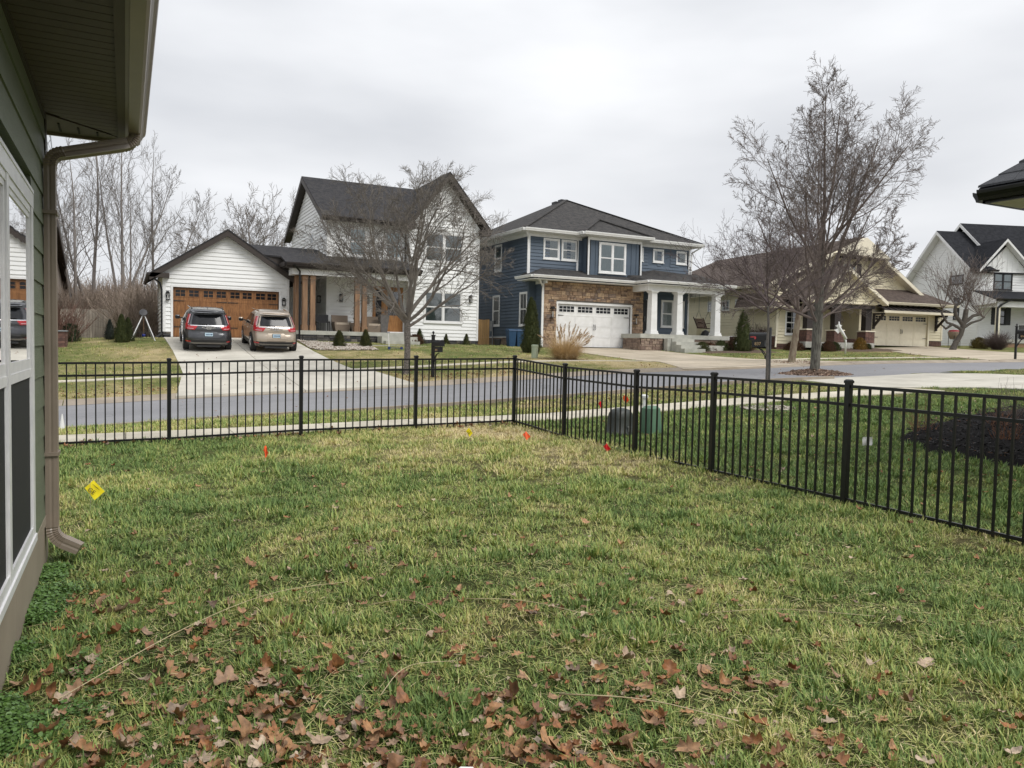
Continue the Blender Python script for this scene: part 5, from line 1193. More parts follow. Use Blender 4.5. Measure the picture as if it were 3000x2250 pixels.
def build_car(paint,label):
    t=thing('parked_car',label,'car'); add=lambda mb,n,m,par=None,**k: mb.build(n,m,par or t,**k)
    mb=MB(); NN=56; zs=[]
    for a,b in zip(CT,CT[1:]): zs+=[a[0],(a[0]+b[0])/2]
    zs.append(CT[-1][0])
    for z in zs:
        w,y0,y1=CI(z,1),CI(z,2),CI(z,3); n=CE(z); c=(y0+y1)/2; h=(y1-y0)/2
        for i in range(NN):
            a=2*math.pi*i/NN; sx,cy=math.sin(a),-math.cos(a); mb.v.append((w*math.copysign(abs(sx)**(2/n),sx),c+h*math.copysign(abs(cy)**(2/n),cy),z))
    for k in range(len(zs)-1):
        for i in range(NN): j=(i+1)%NN; mb.f.append((k*NN+i,k*NN+j,(k+1)*NN+j,(k+1)*NN+i))
    mb.f.append(tuple(reversed(range(NN)))); e=(len(zs)-1)*NN; mb.f.append(tuple(e+i for i in range(NN)))
    add(mb,'body',paint,smooth=True)
    cl=M['cladding']
    add(rearpatch(-.985,.985,.24,.46,.022,14,3),'rear_bumper',cl,smooth=True)
    for s_ in(-1,1): add(sidepatch(s_,lambda z:(.25,4.3),.22,.40,.012,16,2),'side_cladding',cl,smooth=True)
    add(rearpatch(-.80,.80,.31,.385,.035,12,2,f=lambda z:(-.62-.28*(z-.31)/.075,.62+.28*(z-.31)/.075)),'skid_plate',M['silverplastic'],smooth=True)
    add(MB().box(-.45,.45,.06,.4,.19,.27),'exhaust_box',cl)
    # dark rear window, spoiler, tail lamps
    rw=add(rearpatch(-.84,.84,1.09,1.47,.008,12,4),'rear_window',M['dark_glass'],smooth=True)
    mb=MB()
    P_=[CR(f,1.55,.0) for f in (-.86,-.5,0,.5,.86)]
    top=[(p[0],p[1]+.05,1.60) for p in P_]; rim=[(p[0]*.98,p[1]-.20,1.555) for p in P_]; und=[(p[0]*.96,p[1]-.02,1.50) for p in P_]
    mb.v=top+rim+und
    for i in range(4): mb.f+=[(i,i+5,i+6,i+1)]
    sp=add(mb,'spoiler',paint,smooth=True); mb=MB(); mb.v=[(q[0],q[1]+.004,q[2]-.006) for q in rim]+und
    for i in range(4): mb.f.append((i,i+5,i+6,i+1))
    add(mb,'spoiler_underside',cl)
    for s_ in(-1,1):
        f1=lambda z,s_=s_:(s_*(1.0-.14),s_*.985) 
        mb=rearpatch(0,0,1.00,1.46,.012,4,6,f=lambda z,s_=s_:tuple(sorted((s_*(.86+.02*(1.46-z)),s_*.985)))); tl=add(mb,'tail_light',M['redlamp'],smooth=True)
        add(rearpatch(0,0,1.10,1.45,.016,2,5,f=lambda z,s_=s_:tuple(sorted((s_*(.865),s_*.895)))),'clear_strip',M['whitelamp'],tl,smooth=True)
        add(rearpatch(0,0,.875,1.035,.016,8,3,f=lambda z,s_=s_:tuple(sorted((s_*(.47+.10*(1.02-z)/.135),s_*.995)))),'lamp_lower',M['redlamp'],tl,smooth=True)
        add(rearpatch(0,0,.915,.935,.022,6,1,f=lambda z,s_=s_:tuple(sorted((s_*.62,s_*.90)))),'clear_strip',M['whitelamp'],tl)
        add(sidepatch(s_,lambda z:(.22+.05*(z-.9),.42-.3*abs(z-.97)),.90,1.06,.010,3,2),'lamp_side',M['redlamp'],tl,smooth=True)
        add(rearpatch(0,0,.375,.435,.034,4,1,f=lambda z,s_=s_:tuple(sorted((s_*.74,s_*.93)))),'reflector',M['redlamp'])
        # side glass, door seams, mirror
        sg=lambda z:(.62+1.35*(z-1.06),3.42-1.55*(z-1.06))
        g=add(sidepatch(s_,sg,1.07,1.49,.006,14,4),'side_window',M['dark_glass'],smooth=True)
        for yy in(1.35,2.35): 
            mb=MB(); q0=CS(s_,yy,.42,.004);q1=CS(s_,yy,1.02,.004);q2=CS(s_,yy+.06,1.48,.010); mb.bar(q0,q1,.012,.012); mb.bar(q1,q2,.035,.014); add(mb,'door_seam',cl)
        for yy in(1.55,2.55): add(MB().bar(CS(s_,yy,.90,.03),CS(s_,yy+.2,.91,.03),.03,.03),'door_handle',paint)
        mb=MB(); mb.lathe([(.0,0),(.06,.01),(.085,.07),(.085,.11),(.06,.17),(.0,.18)],n=12); q=CS(s_,3.15,1.08)
        mb.v=[(s_*(.93+.12)+v[0]*1.25,3.12+v[1]*.7,1.02+v[2]) for v in mb.v]; mr=add(mb,'mirror',paint,smooth=True)
        add(MB().box(*(sorted((s_*.85,s_*1.0))),3.1,3.16,1.06,1.10),'mirror_arm',cl,mr); add(MB().quadf((s_*1.05-.09,3.045,1.05),(s_*1.05+.09,3.045,1.05),(s_*1.05+.09,3.045,1.16),(s_*1.05-.09,3.045,1.16)),'mirror_glass',M['dark_glass'],mr)
        add(MB().bar((s_*.60,.95,1.675),(s_*.66,2.5,1.655),.04,.03),'roof_rail',paint)
        for yy in (.86,3.52):
            x0,x1=sorted((s_*.70,s_*.925)); w=add(MB().cylx((yy,.35),.355,x0,x1,24),'wheel',M['tire'],smooth=False)
            a,b=sorted((s_*.915,s_*.938)); add(MB().cylx((yy,.35),.235,a,b,20),'rim',M['silverplastic'],w)
            for k in range(5):
                an=k*math.pi*2/5; add(MB().bar((s_*.945,yy+.04*math.cos(an),.35+.04*math.sin(an)),(s_*.94,yy+.23*math.cos(an),.35+.23*math.sin(an)),.05,.02,up=(1,0,0)),'spoke',M['chrome'],w)
            mb=MB(); k=14; R0,R1=.37,.44
            for i in range(k+1):
                an=math.pi*(-.08+1.16*i/k)
                for r_ in(R0,R1): 
                    y_,z_=yy+r_*math.cos(an),.35+r_*math.sin(an); q=CS(s_,y_,max(.24,z_),.014); mb.v.append((q[0],y_,max(.2,z_)))
            for i in range(k): mb.f.append((2*i,2*i+1,2*i+3,2*i+2))
            add(mb,'wheel_arch',cl)
            mb=MB(); k=18
            mb.v.append(CS(s_,yy,.38,.008))
            for i in range(k+1):
                an=math.pi*(-.12+1.24*i/k); y_,z_=yy+.37*math.cos(an),.35+.37*math.sin(an); mb.v.append((CS(s_,y_,max(.24,z_),.008)[0],y_,max(.2,z_)))
            for i in range(k): mb.f.append((0,i+1,i+2))
            add(mb,'wheel_well',cl)
    add(rearpatch(-.86,.86,1.035,1.06,.02,12,1),'chrome_strip',M['chrome'],smooth=True)
    add(rearpatch(-.88,.88,1.015,1.03,.012,12,1),'seam',cl)
    # recessed plate area, badge, plate
    add(rearpatch(-.42,.42,.58,.80,.006,8,2,f=lambda z:(-.47+.25*(z-.58)/.22*.5,.47-.25*(z-.58)/.22*.5)),'plate_recess',cl if False else paint,smooth=True)
    yb=CR(0,.70)[1]
    pl=add(MB().box(-.165,.165,yb-.035,yb-.012,.625,.79),'licence_plate',M['cladding']); add(MB().box(-.152,.152,yb-.038,yb-.035,.638,.777),'plate_face',M['plate'],pl)
    for i,x in enumerate((-.10,-.055,-.01,.035,.08,.115)):
        add(MB().box(x-.014,x+.014,yb-.041,yb-.038,.675,.735),'plate_character',M['plate_ink'],pl)
    yb=CR(0,.97)[1]-.02; mb=MB(); mb.bar((-.035,yb,.925),(-.05,yb,1.02),.022,.02,up=(0,1,0)); mb.bar((.035,yb,.925),(.05,yb,1.02),.022,.02,up=(0,1,0)); mb.bar((-.04,yb,.972),(.04,yb,.972),.02,.018,up=(0,1,0)); em=add(mb,'emblem',M['chrome'])
    mb=MB(); pts=[(-.075,.915),(.075,.915),(.095,1.035),(-.095,1.035)]
    for i in range(4): a,b=pts[i],pts[(i+1)%4]; mb.bar((a[0],yb,a[1]),(b[0],yb,b[1]),.014,.016,up=(0,1,0))
    add(mb,'emblem_frame',M['chrome'],em)
    mb=MB(); 
    for s_ in(-1,1): mb.bar((s_*.09,yb,1.02),(s_*.26,yb+.002,.975),.014,.012,up=(0,1,0))
    mb.bar((-.26,yb,.97),(-.08,yb,.93),.012,.012,up=(0,1,0)); mb.bar((.26,yb,.97),(.08,yb,.93),.012,.012,up=(0,1,0)); add(mb,'chrome_wing',M['chrome'],em)
    add(MB().bar(CR(-.05,1.10,.03),CR(-.45,1.12,.035),.03,.02),'rear_wiper',cl); 
    mb=MB(); mb.v=[(-.02,.95,1.66),(.02,.95,1.66),(0,1.12,1.68),(0,.97,1.755)]; mb.f=[(0,1,3),(1,2,3),(2,0,3),(0,2,1)]; add(mb,'antenna_fin',paint)
    for s_ in(-1,1):
        mb=MB(); a=[CR(s_*.90,z,.003) for z in (.50,.66,.80,.89)]; 
        for p,q in zip(a,a[1:]): mb.bar(p,q,.010,.008)
        add(mb,'tailgate_seam',cl)
    mb=MB(); a=[CR(f,.49,.003) for f in (-.97,-.7,-.35,0,.35,.7,.97)]
    for p,q in zip(a,a[1:]): mb.bar(p,q,.010,.008)
    add(mb,'bumper_seam',cl)
    return t
def place_car(t,x,y,rz):
    y2=y+3.5; z0=terrain(x,y+.86)+.022; z1=terrain(x,y+3.52)+.022; p=math.atan2(z1-z0,2.66)
    t.location=(x,y,z0-.86*math.tan(p)); t.rotation_euler=(p,0,rz)
place_car(build_car(carpaint('charcoal_car_paint',(.050,.052,.058)),'charcoal grey compact SUV parked nose-in at the left half of the wooden garage door'),3.02,33.45,R(-1))
place_car(build_car(carpaint('champagne_car_paint',(.40,.335,.265),.35),'beige champagne SUV parked on the concrete driveway beside the timber porch posts'),5.60,33.0,R(-.5))
# ================================================================ MAIL BOXES
def text_part(s,parent,loc,rot,size,m,name='lettering',ext=.002):
    cu=bpy.data.curves.new(name,'FONT'); cu.body=s; cu.size=size; cu.extrude=ext; cu.align_x='CENTER'; cu.align_y='CENTER'; cu.resolution_u=3
    tmp=bpy.data.objects.new('tmp',cu); COL.objects.link(tmp)
    dg=bpy.context.evaluated_depsgraph_get(); dg.update(); me_=bpy.data.meshes.new_from_object(tmp.evaluated_get(dg)); bpy.data.objects.remove(tmp); bpy.data.curves.remove(cu)
    me_.materials.clear(); me_.materials.append(m); me_.name=name
    o=link(name,me_,parent,loc); o.rotation_euler=rot; return o
M['gold']=pmat('brass_numerals',(.55,.38,.20),(.45,.30,.15),.4)
def mailbox(x,y,rz,label,num=None,flag=False,finial=True,h=1.45,front=-1,pw=.09,box=True):
    z=gz(x,y); t=thing('mailbox',label,'mailbox',(x,y,z),rz,'black mailboxes along the street'); add=lambda mb,n,m,p=None,**k: mb.build(n,m,p or t,**k); w=pw/2
    add(MB().box(-w,w,-w,w,-.3,h),'post',bm_)
    if finial:
        mb=MB(); mb.box(-w-.02,w+.02,-w-.02,w+.02,h,h+.03); mb.lathe([(.02,h+.03),(.02,h+.06),(.045,h+.09),(.045,h+.11),(.02,h+.15),(.005,h+.16)],n=10); add(mb,'finial',bm_)
    if not box: return t
    zb=h-.36; f=front; pr=[(-.085,0),(.085,0),(.085,.13)]+[(.085*math.cos(a),.13+.085*math.sin(a)) for a in [math.pi*i/8 for i in range(1,8)]]+[(-.085,.13)]
    y0,y1=(.05,.56) if f>0 else (-.56,-.05)
    mb=MB(); mb.sweep(pr,[((0,y1,zb),(1,0,0),(0,0,1),1),((0,y0,zb),(1,0,0),(0,0,1),1)]); b=add(mb,'mail_box',bm_)
    mb=MB(); ye=y1 if f>0 else y0; mb.sweep([(a*1.06,c*1.03-.004) for a,c in pr],[((0,ye+.012,zb),(1,0,0),(0,0,1),1),((0,ye-.012,zb),(1,0,0),(0,0,1),1)]); add(mb,'box_door',bm_,b)
    nb=add(MB().box(-.075,.075,(y0+y1)/2-.20,(y0+y1)/2+.18,zb-.20,zb-.01),'paper_box',bm_)
    mb=MB(); c=(y0+y1)/2
    for i in range(10):
        u=i/9; mb.tube([(0,f*(.06+.26*u)+.02*math.sin(i*2.1),zb-.24-.30*(1-u)**1.6*1.2),(0,f*(.06+.26*u)+.04,zb-.22-.24*(1-u)**1.6)],.012,5)
    mb.tube([(0,f*.05,zb-.62),(0,f*.09,zb-.42),(0,f*.2,zb-.28),(0,f*.36,zb-.23)],.014,6); add(mb,'scroll_bracket',bm_)
    return t,zb,c,(y0,y1)
# 837 beside the near kerb; its side with the numerals faces the camera
t,zb,c,yy=mailbox(16.55,16.5,R(22),'black mailbox with raised red flag and numerals 837 beside a thin sapling',finial=False,h=1.60,front=1,pw=.10)
mb=MB(); mb.box(-.10,-.092,c+.10,c+.22,zb+.07,zb+.10); mb.box(-.10,-.092,c+.05,c+.10,zb+.02,zb+.10); t2=mb.build('red_flag',M['redlamp'],t)
text_part('837',t,(-.080,c,zb-.115),(R(90),0,R(-90)),.13,M['gold'])
t,zb,c,yy=mailbox(9.40,24.75,R(192),'black mailbox with ball finial on the far verge beside the spreading bare tree',h=1.42,front=1)
text_part('801',t,(.078,c+.02,zb-.13),(R(90),0,R(90)),.10,M['gold'])
t,zb,c,yy=mailbox(39.3,22.85,R(-90+25),'black mailbox with ball finial and numerals 836 by the farmhouse driveway',h=1.62,front=1)
t.rotation_euler=(0,0,R(190)); text_part('836',t,(.078,c,zb-.115),(R(90),0,R(90)),.12,M['gold'])
mailbox(26.85,24.15,R(10),'plain black mailbox post half hidden behind the big street tree',finial=False,h=1.55,box=False)
# ================================================================ UTILITY BOXES, BINS
def put(mb,name,m,label,cat,loc,rz=0,group=None,**k):
    o=mb.build(name,m,**k); o.location=loc; o.rotation_euler=(0,0,rz); return tag(o,label,cat,group)
M['util_dark']=pmat('dark_green_cabinet',(.030,.037,.032),(.024,.030,.026),.45,scale=3); M['util_green']=pmat('green_cabinet',(.10,.19,.12),(.08,.16,.10),.5,scale=3); M['util_pale']=pmat('pale_green_pedestal',(.36,.42,.31),(.30,.36,.26),.5)
t=thing('utility_cabinet','squat dark grey-green domed utility cabinet behind the fence','utility box',(6.95,10.0,gz(6.95,10.0)),R(8))
mb=MB(); pr=[]
for z,w in ((0,.205),(.06,.205),(.07,.195),(.28,.185),(.36,.165),(.41,.13),(.435,.07)):
    for i in range(20):
        a=2*math.pi*i/20; sx,cy=math.cos(a),math.sin(a); mb.v.append((w*math.copysign(abs(sx)**.45,sx),w*.8*math.copysign(abs(cy)**.45,cy),z-.02))
for k in range(6):
    for i in range(20): j=(i+1)%20; mb.f.append((k*20+i,k*20+j,k*20+20+j,k*20+20+i))
mb.f.append(tuple(6*20+i for i in range(20))); mb.build('cover',M['util_dark'],t,smooth=True); mb=MB(); mb.box(.02,.05,-.17,-.155,.05,.13); mb.box(.0,.07,-.172,-.156,.12,.14); mb.build('hasp',M['steel'],t)
t=thing('utility_cabinet','taller bright green tapered utility cabinet behind the fence post','utility box',(7.5,9.95,gz(7.5,9.95)),R(8))
mb=MB()
for z,w in ((0,.145),(.30,.125),(.42,.115),(.46,.07)):
    for i in range(16):
        a=2*math.pi*(i+.5)/16; sx,cy=math.cos(a),math.sin(a); mb.v.append((w*math.copysign(abs(sx)**.3,sx),w*math.copysign(abs(cy)**.3,cy),z-.02))
for k in range(3):
    for i in range(16): j=(i+1)%16; mb.f.append((k*16+i,k*16+j,k*16+16+j,k*16+16+i))
mb.f.append(tuple(48+i for i in range(16))); mb.build('cover',M['util_green'],t)
t=thing('vent_pipe','white capped plastic pipe standing behind the green utility cabinet','pipe',(7.85,10.6,gz(7.85,10.6))); MB().lathe([(.035,-.1),(.035,.50)],n=12).build('pipe',M['white_paint'],t); MB().lathe([(.055,.50),(.06,.54),(.045,.56)],n=12).build('cap',M['white_paint'],t)
t=thing('telecom_pedestal','pale green rounded pedestal standing left of the dry ornamental grass','pedestal',(15.75,29.2,gz(15.75,29.2))); MB().lathe([(.145,-.1),(.14,.48),(.155,.49),(.155,.56),(.11,.58)],n=16).build('cover',M['util_pale'],t)
M['binblue']=pmat('blue_bin_plastic',(.012,.055,.125),(.010,.045,.105),.5)
for i,(x,l) in enumerate(((19.22,'left one of two blue wheeled bins against the blue house'),(19.72,'right one of two blue wheeled bins, half behind the tall arborvitae'))):
    t=thing('wheeled_bin',l,'bin',(x,38.45,1.52),R(-5),'blue wheeled bins'); t.scale=(.78,.8,.95); mb=MB(); mb.hexa([(-.22,-.25,.06),(.22,-.25,.06),(.22,.25,.06),(-.22,.25,.06)],[(-.29,-.34,.98),(.29,-.34,.98),(.29,.34,.98),(-.29,.34,.98)]); mb.build('bin_body',M['binblue'],t)
    MB().hexa([(-.31,-.37,.98),(.31,-.37,.98),(.31,.36,.98),(-.31,.36,.98)],[(-.28,-.32,1.04),(.28,-.32,1.04),(.28,.36,1.10),(-.28,.36,1.10)]).build('lid',M['binblue'],t)
    for s_ in(-1,1): MB().cylx((.24,.1),.1,s_*.24-.03,s_*.24+.03,14).build('wheel',M['tire'],t)
# ================================================================ MARKER FLAGS
def flagmat(n,c): 
    m=pmat(n,c,tuple(x*.9 for x in c),.5,scale=9); return m
FY,FO,FR,FW=flagmat('yellow_flag',(.90,.74,.005)),flagmat('orange_flag',(.95,.13,.03)),flagmat('red_flag',(.75,.012,.02)),flagmat('white_flag',(.8,.78,.76))
wire=pmat('flag_wire',(.35,.35,.33),(.3,.3,.28),.5,metal=.5)
def marker(x,y,m,w,h,rz,tilt,label,hs=.10,shape='kite',txt=None,crumple=.01):
    w*=1.3; h*=1.3; z=gz(x,y); t=thing('marker_flag',label,'marker flag',(x,y,z),rz,'little utility marker flags in the grass'); MB().tube([(0,0,-.05),(.0,0,hs+h)],.0016,5).build('wire',wire,t)
    mb=MB(); n=6
    if shape=='kite': out=[(0,h*.62),(w*.42,h),(w,h*.42),(w*.52,0)]
    else: out=[(0,h*.95),(w,h),(w*.95,h*.05),(0,0)]
    a,b,c,d=[Vector((p[0],0,p[1])) for p in out]
    for j in range(n+1):
        for i in range(n+1):
            u,v=i/n,j/n; p=(a*(1-u)+b*u)*(1-v)+(d*(1-u)+c*u)*v; p.y=crumple*math.sin(u*7+v*5)*1.0; mb.v.append((p.x-w*.3,p.y,p.z))
    for j in range(n):
        for i in range(n): q=j*(n+1)+i; mb.f.append((q,q+1,q+n+2,q+n+1))
    f=mb.build('flag',m,t,smooth=True); f.location=(0,0,hs); f.rotation_euler=(R(tilt),R(0),0)
    if txt:
        tt=text_part(txt,f,(w*.06,-.012,h*.45),(R(90),0,0),h*.30,M['black_trim'],ext=.0004); tt.rotation_euler=(R(90),R(38),0)
        for q in range(3): pb_=MB(); pb_.bar((w*(.10+.07*q),-.010,h*(.80-.07*q)),(w*(.36+.05*q),-.010,h*(.58-.05*q)),.0025,.001,up=(0,1,0)); pb_.build('fine_print',M['black_trim'],f)
    return t
marker(-.27,7.35,FY,.120,.130,R(-10),-12,'yellow kite-shaped marker flag with dark lettering, nearest the house wall',txt='GE',hs=.12,crumple=.003)
marker(1.50,9.6,FO,.055,.115,R(-26),0,'crumpled orange marker flag standing alone left of the lawn centre',crumple=.02,hs=.05)
marker(4.5,10.35,FY,.075,.105,R(-26),0,'bright yellow marker flag in the straw patch near the fence corner',txt='GE',hs=.05,crumple=.003)
marker(5.08,9.65,FO,.085,.10,R(-20),-8,'orange marker flag in the straw patch right of the yellow one',hs=.06)
marker(5.55,8.3,FR,.072,.09,R(-30),0,'red marker flag at the foot of the fence',hs=.04,crumple=.015)
marker(6.72,10.25,FR,.055,.09,R(-26),0,'red marker flag on the left edge of the domed utility cabinet',hs=.40)
marker(7.72,11.0,FO,.085,.14,R(-26),0,'orange marker flag behind the domed utility cabinet near the pavement',hs=.36,crumple=.02)
marker(8.75,6.95,FW,.10,.09,R(-30),0,'white marker flag with red print on the neighbouring lawn behind the fence',hs=.10,shape='rect',crumple=.008)
cn=thing('paper_cone','small white paper cone lying at the near kerb by the downspout','cone',(-1.05,16.4,gz(-1.05,16.4))); MB().lathe([(.05,0),(.045,.04),(.008,.30)],n=10).build('cone',M['white_paint'],cn)
# ================================================================ FENCES OF WOOD, PLAY SWING, PLANTER, TOWER
def woodfence(x0,y0,x1,y1,h,m,label,rng_,bw=.14,dog=True,zfun=None):
    L=math.hypot(x1-x0,y1-y0); d=((x1-x0)/L,(y1-y0)/L); z=terrain(x0,y0); t=thing('wooden_fence',label,'fence',(x0,y0,z)); s=0
    while s<L:
        x,y=x0+d[0]*s,y0+d[1]*s; zz=terrain(x,y)-z; hh=h+rng_.uniform(-.04,.04); w=bw-.012; o=rng_.uniform(-.008,.008)
        lx,ly=d[0]*s,d[1]*s; mb=MB(); n=(-d[1],d[0])
        A=[(lx,ly),(lx+d[0]*w,ly+d[1]*w),(lx+d[0]*w+n[0]*.02,ly+d[1]*w+n[1]*.02),(lx+n[0]*.02,ly+n[1]*.02)]
        mb.hexa([(a+n[0]*o,b+n[1]*o,zz+.03) for a,b in A],[(a+n[0]*o,b+n[1]*o,zz+hh) for a,b in A]); mb.build('board',m,t); s+=bw
    mb=MB()
    for q in(.3,h-.3): mb.bar((d[0]*0-d[1]*.05,d[1]*0+d[0]*.05,q),(d[0]*L-d[1]*.05,d[1]*L+d[0]*.05,q+terrain(x1,y1)-z),.05,.09)
    mb.build('rail',m,t); return t
fr_=random.Random(3)
woodfence(-3.35,51.5,-.55,52.2,1.75,M['old_wood'],'weathered grey board fence at the back of the left garden',fr_,bw=.15)
woodfence(18.42,41.5,19.25,41.4,1.5,M['new_wood'],'short pale wooden gate fence between white and blue houses',fr_,bw=.14)
t=thing('flower_pot','black plastic pot in front of the short pale fence','pot',(18.6,38.9,1.55)); MB().lathe([(.16,0),(.2,.36),(.22,.36),(.22,.42),(.18,.42)],n=14).build('pot',M['black_trim'],t)
t=thing('play_swing','A-frame climbing swing with dark round net seat at the top, beside the white garage','play frame',(.72,37.8,1.47)); t.scale=(.66,.66,.66)
ax,ay,az=.0,0.,1.72
mb=MB()
for nm,(bx,by) in (('leg',(-.85,-.5)),('leg',(-.72,.55)),('leg',(.75,-.35)),('leg',(.62,.6))): MB().tube([(bx,by,-.15),(ax+(.05 if bx>0 else -.05),ay,az)],.032,8).build(nm,M['pvc_white'] if by<0 else M['steel'],t)
mb=MB(); mb.tube([(-.5,-.3,.55),(.5,-.22,.58)],.014,6); mb.tube([(-.42,.3,.55),(.4,.34,.58)],.014,6); mb.tube([(-.72,-.42,.17),(.66,-.30,.2)],.016,6); mb.build('cross_bar',M['black_trim'],t)
mb=MB(); mb.lathe([(.0,-.02),(.24,-.02),(.26,.0),(.24,.02),(.0,.03)],n=20); o=mb.build('net_seat',M['black_trim'],t); o.location=(-.02,-.08,az+.17); o.rotation_euler=(R(62),0,0)
MB().tube([(0,0,az),(0,-.05,.45)],.012,6).build('rope',M['cedar'],t); mb=MB(); mb.lathe([(.09,0),(.12,.1),(.10,.18)],n=12); o=mb.build('swing_bucket',pmat('blue_plastic',(.02,.035,.25),(.02,.03,.2),.4),t); o.location=(0,-.05,.28)
t=thing('planter_box','low dark brick box among bare shrubs at the left end of the far garden','planter',(-2.75,36.2,terrain(-2.75,36.2)))
for k in range(7):
    for j in range(4):
        for side in(0,1):
            if side==0: MB().box(-.9+j*.37+.006,-.9+(j+1)*.37-.006,-.35,-.30,k*.095-.05,k*.095+.038).build('brick',M['brick'],t)
            elif j<2: MB().box(.58,.63,-.34+j*.34,-.01+j*.34,k*.095-.05,k*.095+.038).build('brick',M['brick'],t)
MB().box(-.9,.58,-.30,.34,-.1,.60).build('core',M['dark_mortar'],t); MB().box(-.94,.66,-.39,.38,.61,.66).build('capstone',M['steel'],t)
# lattice mast
t=thing('lattice_mast','thin grey steel lattice mast rising behind the downspout','mast',(-3.95,68,1.4)); t.rotation_euler=(0,R(-5),0)
leg=[(-.35,-.25),(.35,-.25),(0,.35)]; HH=24
for a,b in leg: MB().tube([(a,b,0),(a*.8-.0,b*.8,HH)],.045,6).build('mast_leg',M['steel'],t)
k=0;z=0
while z<HH-1:
    for i in range(3):
        a,b=leg[i],leg[(i+1)%3]; f=1-.2*z/HH; f2=1-.2*(z+1)/HH; MB().tube([(a[0]*f,a[1]*f,z),(b[0]*f2,b[1]*f2,z+1.0)],.022,5).build('brace',M['steel'],t)
    z+=1.0
# house far left
H=House('brick_house','pale brick house with brown eave, mostly hidden behind the downspout at left','house',(-5,38,1.3),0,(-5,38,1.3))
pb=pmat('pale_painted_brick',(.42,.36,.30),(.32,.26,.22),.9,scale=12,bump=.5,bscale=30)
bx=-3.75
H.add(MB().slab([(bx,37.6,1.1),(bx,62.4,1.1),(bx,62.4,4.5),(bx,50,7.7),(bx,37.6,4.5)],10,(-1,0,0)),'wall',pb)
H.add(MB().slab([(-14,36.9,4.55),(-3.35,36.9,4.55),(-3.35,50,8.15),(-14,50,8.15)],.14),'roof',M['shingle_brown'],uv=True); H.add(MB().slab([(-14,50,8.15),(-3.35,50,8.15),(-3.35,63.2,4.55),(-14,63.2,4.55)],.14),'roof',M['shingle_brown'],uv=True)
for a_,b_ in (((36.9,4.45),(50,8.05)),((50,8.05),(63.2,4.45))): rake(H,(-3.34,a_[0],a_[1]),(-3.34,b_[0],b_[1]),M['brown_trim'],.30,.05,(1,0))
H.box('eave_return',M['taupe_metal'],-3.75,-3.15,62.4,63.3,4.05,4.4); gutter(H,(-14,36.9,4.5),(-3.35,36.9,4.5),M['taupe_metal'],(0,-1))
for y in (40,45,54,58): H.box('window',M['dark_glass'],bx,bx+.05,y,y+1.3,2.0,3.6)
# ================================================================ PORCH THINGS
def wicker_seat(x,y,z,rz,label,w=.85):
    t=thing('wicker_chair',label,'chair',(x,y,z),rz,'tan wicker porch chairs'); wk=M['wicker']
    MB().hexa([(-w*.40,-.30,0),(w*.40,-.30,0),(w*.40,.32,0),(-w*.40,.32,0)],[(-w/2,-.38,.36),(w/2,-.38,.36),(w/2,.36,.36),(-w/2,.36,.36)]).build('seat_base',wk,t)
    MB().hexa([(-w/2,.26,.36),(w/2,.26,.36),(w/2,.36,.36),(-w/2,.36,.36)],[(-w/2,.34,.86),(w/2,.34,.86),(w/2,.42,.86),(-w/2,.42,.86)]).build('backrest',wk,t)
    for s_ in(-1,1): MB().box(min(s_*w/2,s_*(w/2-.09)),max(s_*w/2,s_*(w/2-.09)),-.38,.30,.36,.50).build('arm',wk,t)
    MB().box(-w/2+.1,w/2-.1,-.36,.26,.36,.47).build('cushion',M['cushion'],t); return t
wicker_seat(10.0,39.75,2.15,R(0),'tan wicker armchair left of the twin porch posts'); wicker_seat(11.75,39.9,2.15,R(0),'tan wicker armchair partly behind the right twin porch posts')
t=thing('side_table','small tan wicker table between the two porch chairs','table',(10.75,39.9,2.15)); MB().hexa([(-.18,-.18,0),(.18,-.18,0),(.18,.18,0),(-.18,.18,0)],[(-.3,-.3,.48),(.3,-.3,.48),(.3,.3,.48),(-.3,.3,.48)]).build('table',M['wicker'],t)
t=thing('potted_plant','little dark potted plant on the porch side table','potted plant',(10.8,39.85,2.63)); MB().lathe([(.07,0),(.1,.15)],n=12).build('pot',M['cushion'],t); MB().lathe([(.05,.15),(.15,.20),(.12,.28),(.03,.30)],n=8).build('leaves',M['evergreen'],t)
t=thing('black_side_chair','black slatted porch bench beside the left timber posts','chair',(9.0,39.6,2.15))
for sx in(-1,1):
    for sy in(-1,1): MB().box(sx*.30-.02,sx*.30+.02,sy*.2-.02,sy*.2+.02,0,.45).build('leg',M['black_trim'],t)
MB().box(-.34,.34,-.24,.24,.43,.50).build('seat',M['black_trim'],t); MB().box(-.34,.34,.18,.24,.5,.85).build('backrest',M['black_trim'],t)
for i in range(5): MB().box(-.24+i*.11,-.22+i*.11,-.20,-.18,0,.43).build('slat',M['black_trim'],t)
t=thing('planter','tall grey tapered planter beside the oak front door','planter',(12.25,39.7,2.15)); MB().hexa([(-.16,-.16,0),(.16,-.16,0),(.16,.16,0),(-.16,.16,0)],[(-.25,-.25,.95),(.25,-.25,.95),(.25,.25,.95),(-.25,.25,.95)]).build('planter',pmat('grey_planter',(.13,.12,.115),(.10,.095,.09),.7),t)
t=thing('kick_scooter','small blue and white kick scooter standing on the grass by the entry steps','scooter',(10.9,34.4,gz(10.9,34.4)),R(185)); bl_=pmat('scooter_blue',(.03,.05,.16),(.02,.04,.12),.4)
MB().bar((-.05,0,.09),(-.6,0,.07),.11,.02).build('deck',bl_,t); MB().tube([(0,0,.08),(.05,0,.78)],.018,8).build('stem',M['white_paint'],t); MB().tube([(.05,-.16,.78),(.05,.16,.78)],.014,8).build('handlebar',bl_,t)
for x in(.0,-.62):
    o=MB().cylx((0,0),.07,-.02,.02,14).build('wheel',bl_,t); o.location=(x,0,.07); o.rotation_euler=(0,0,R(90))
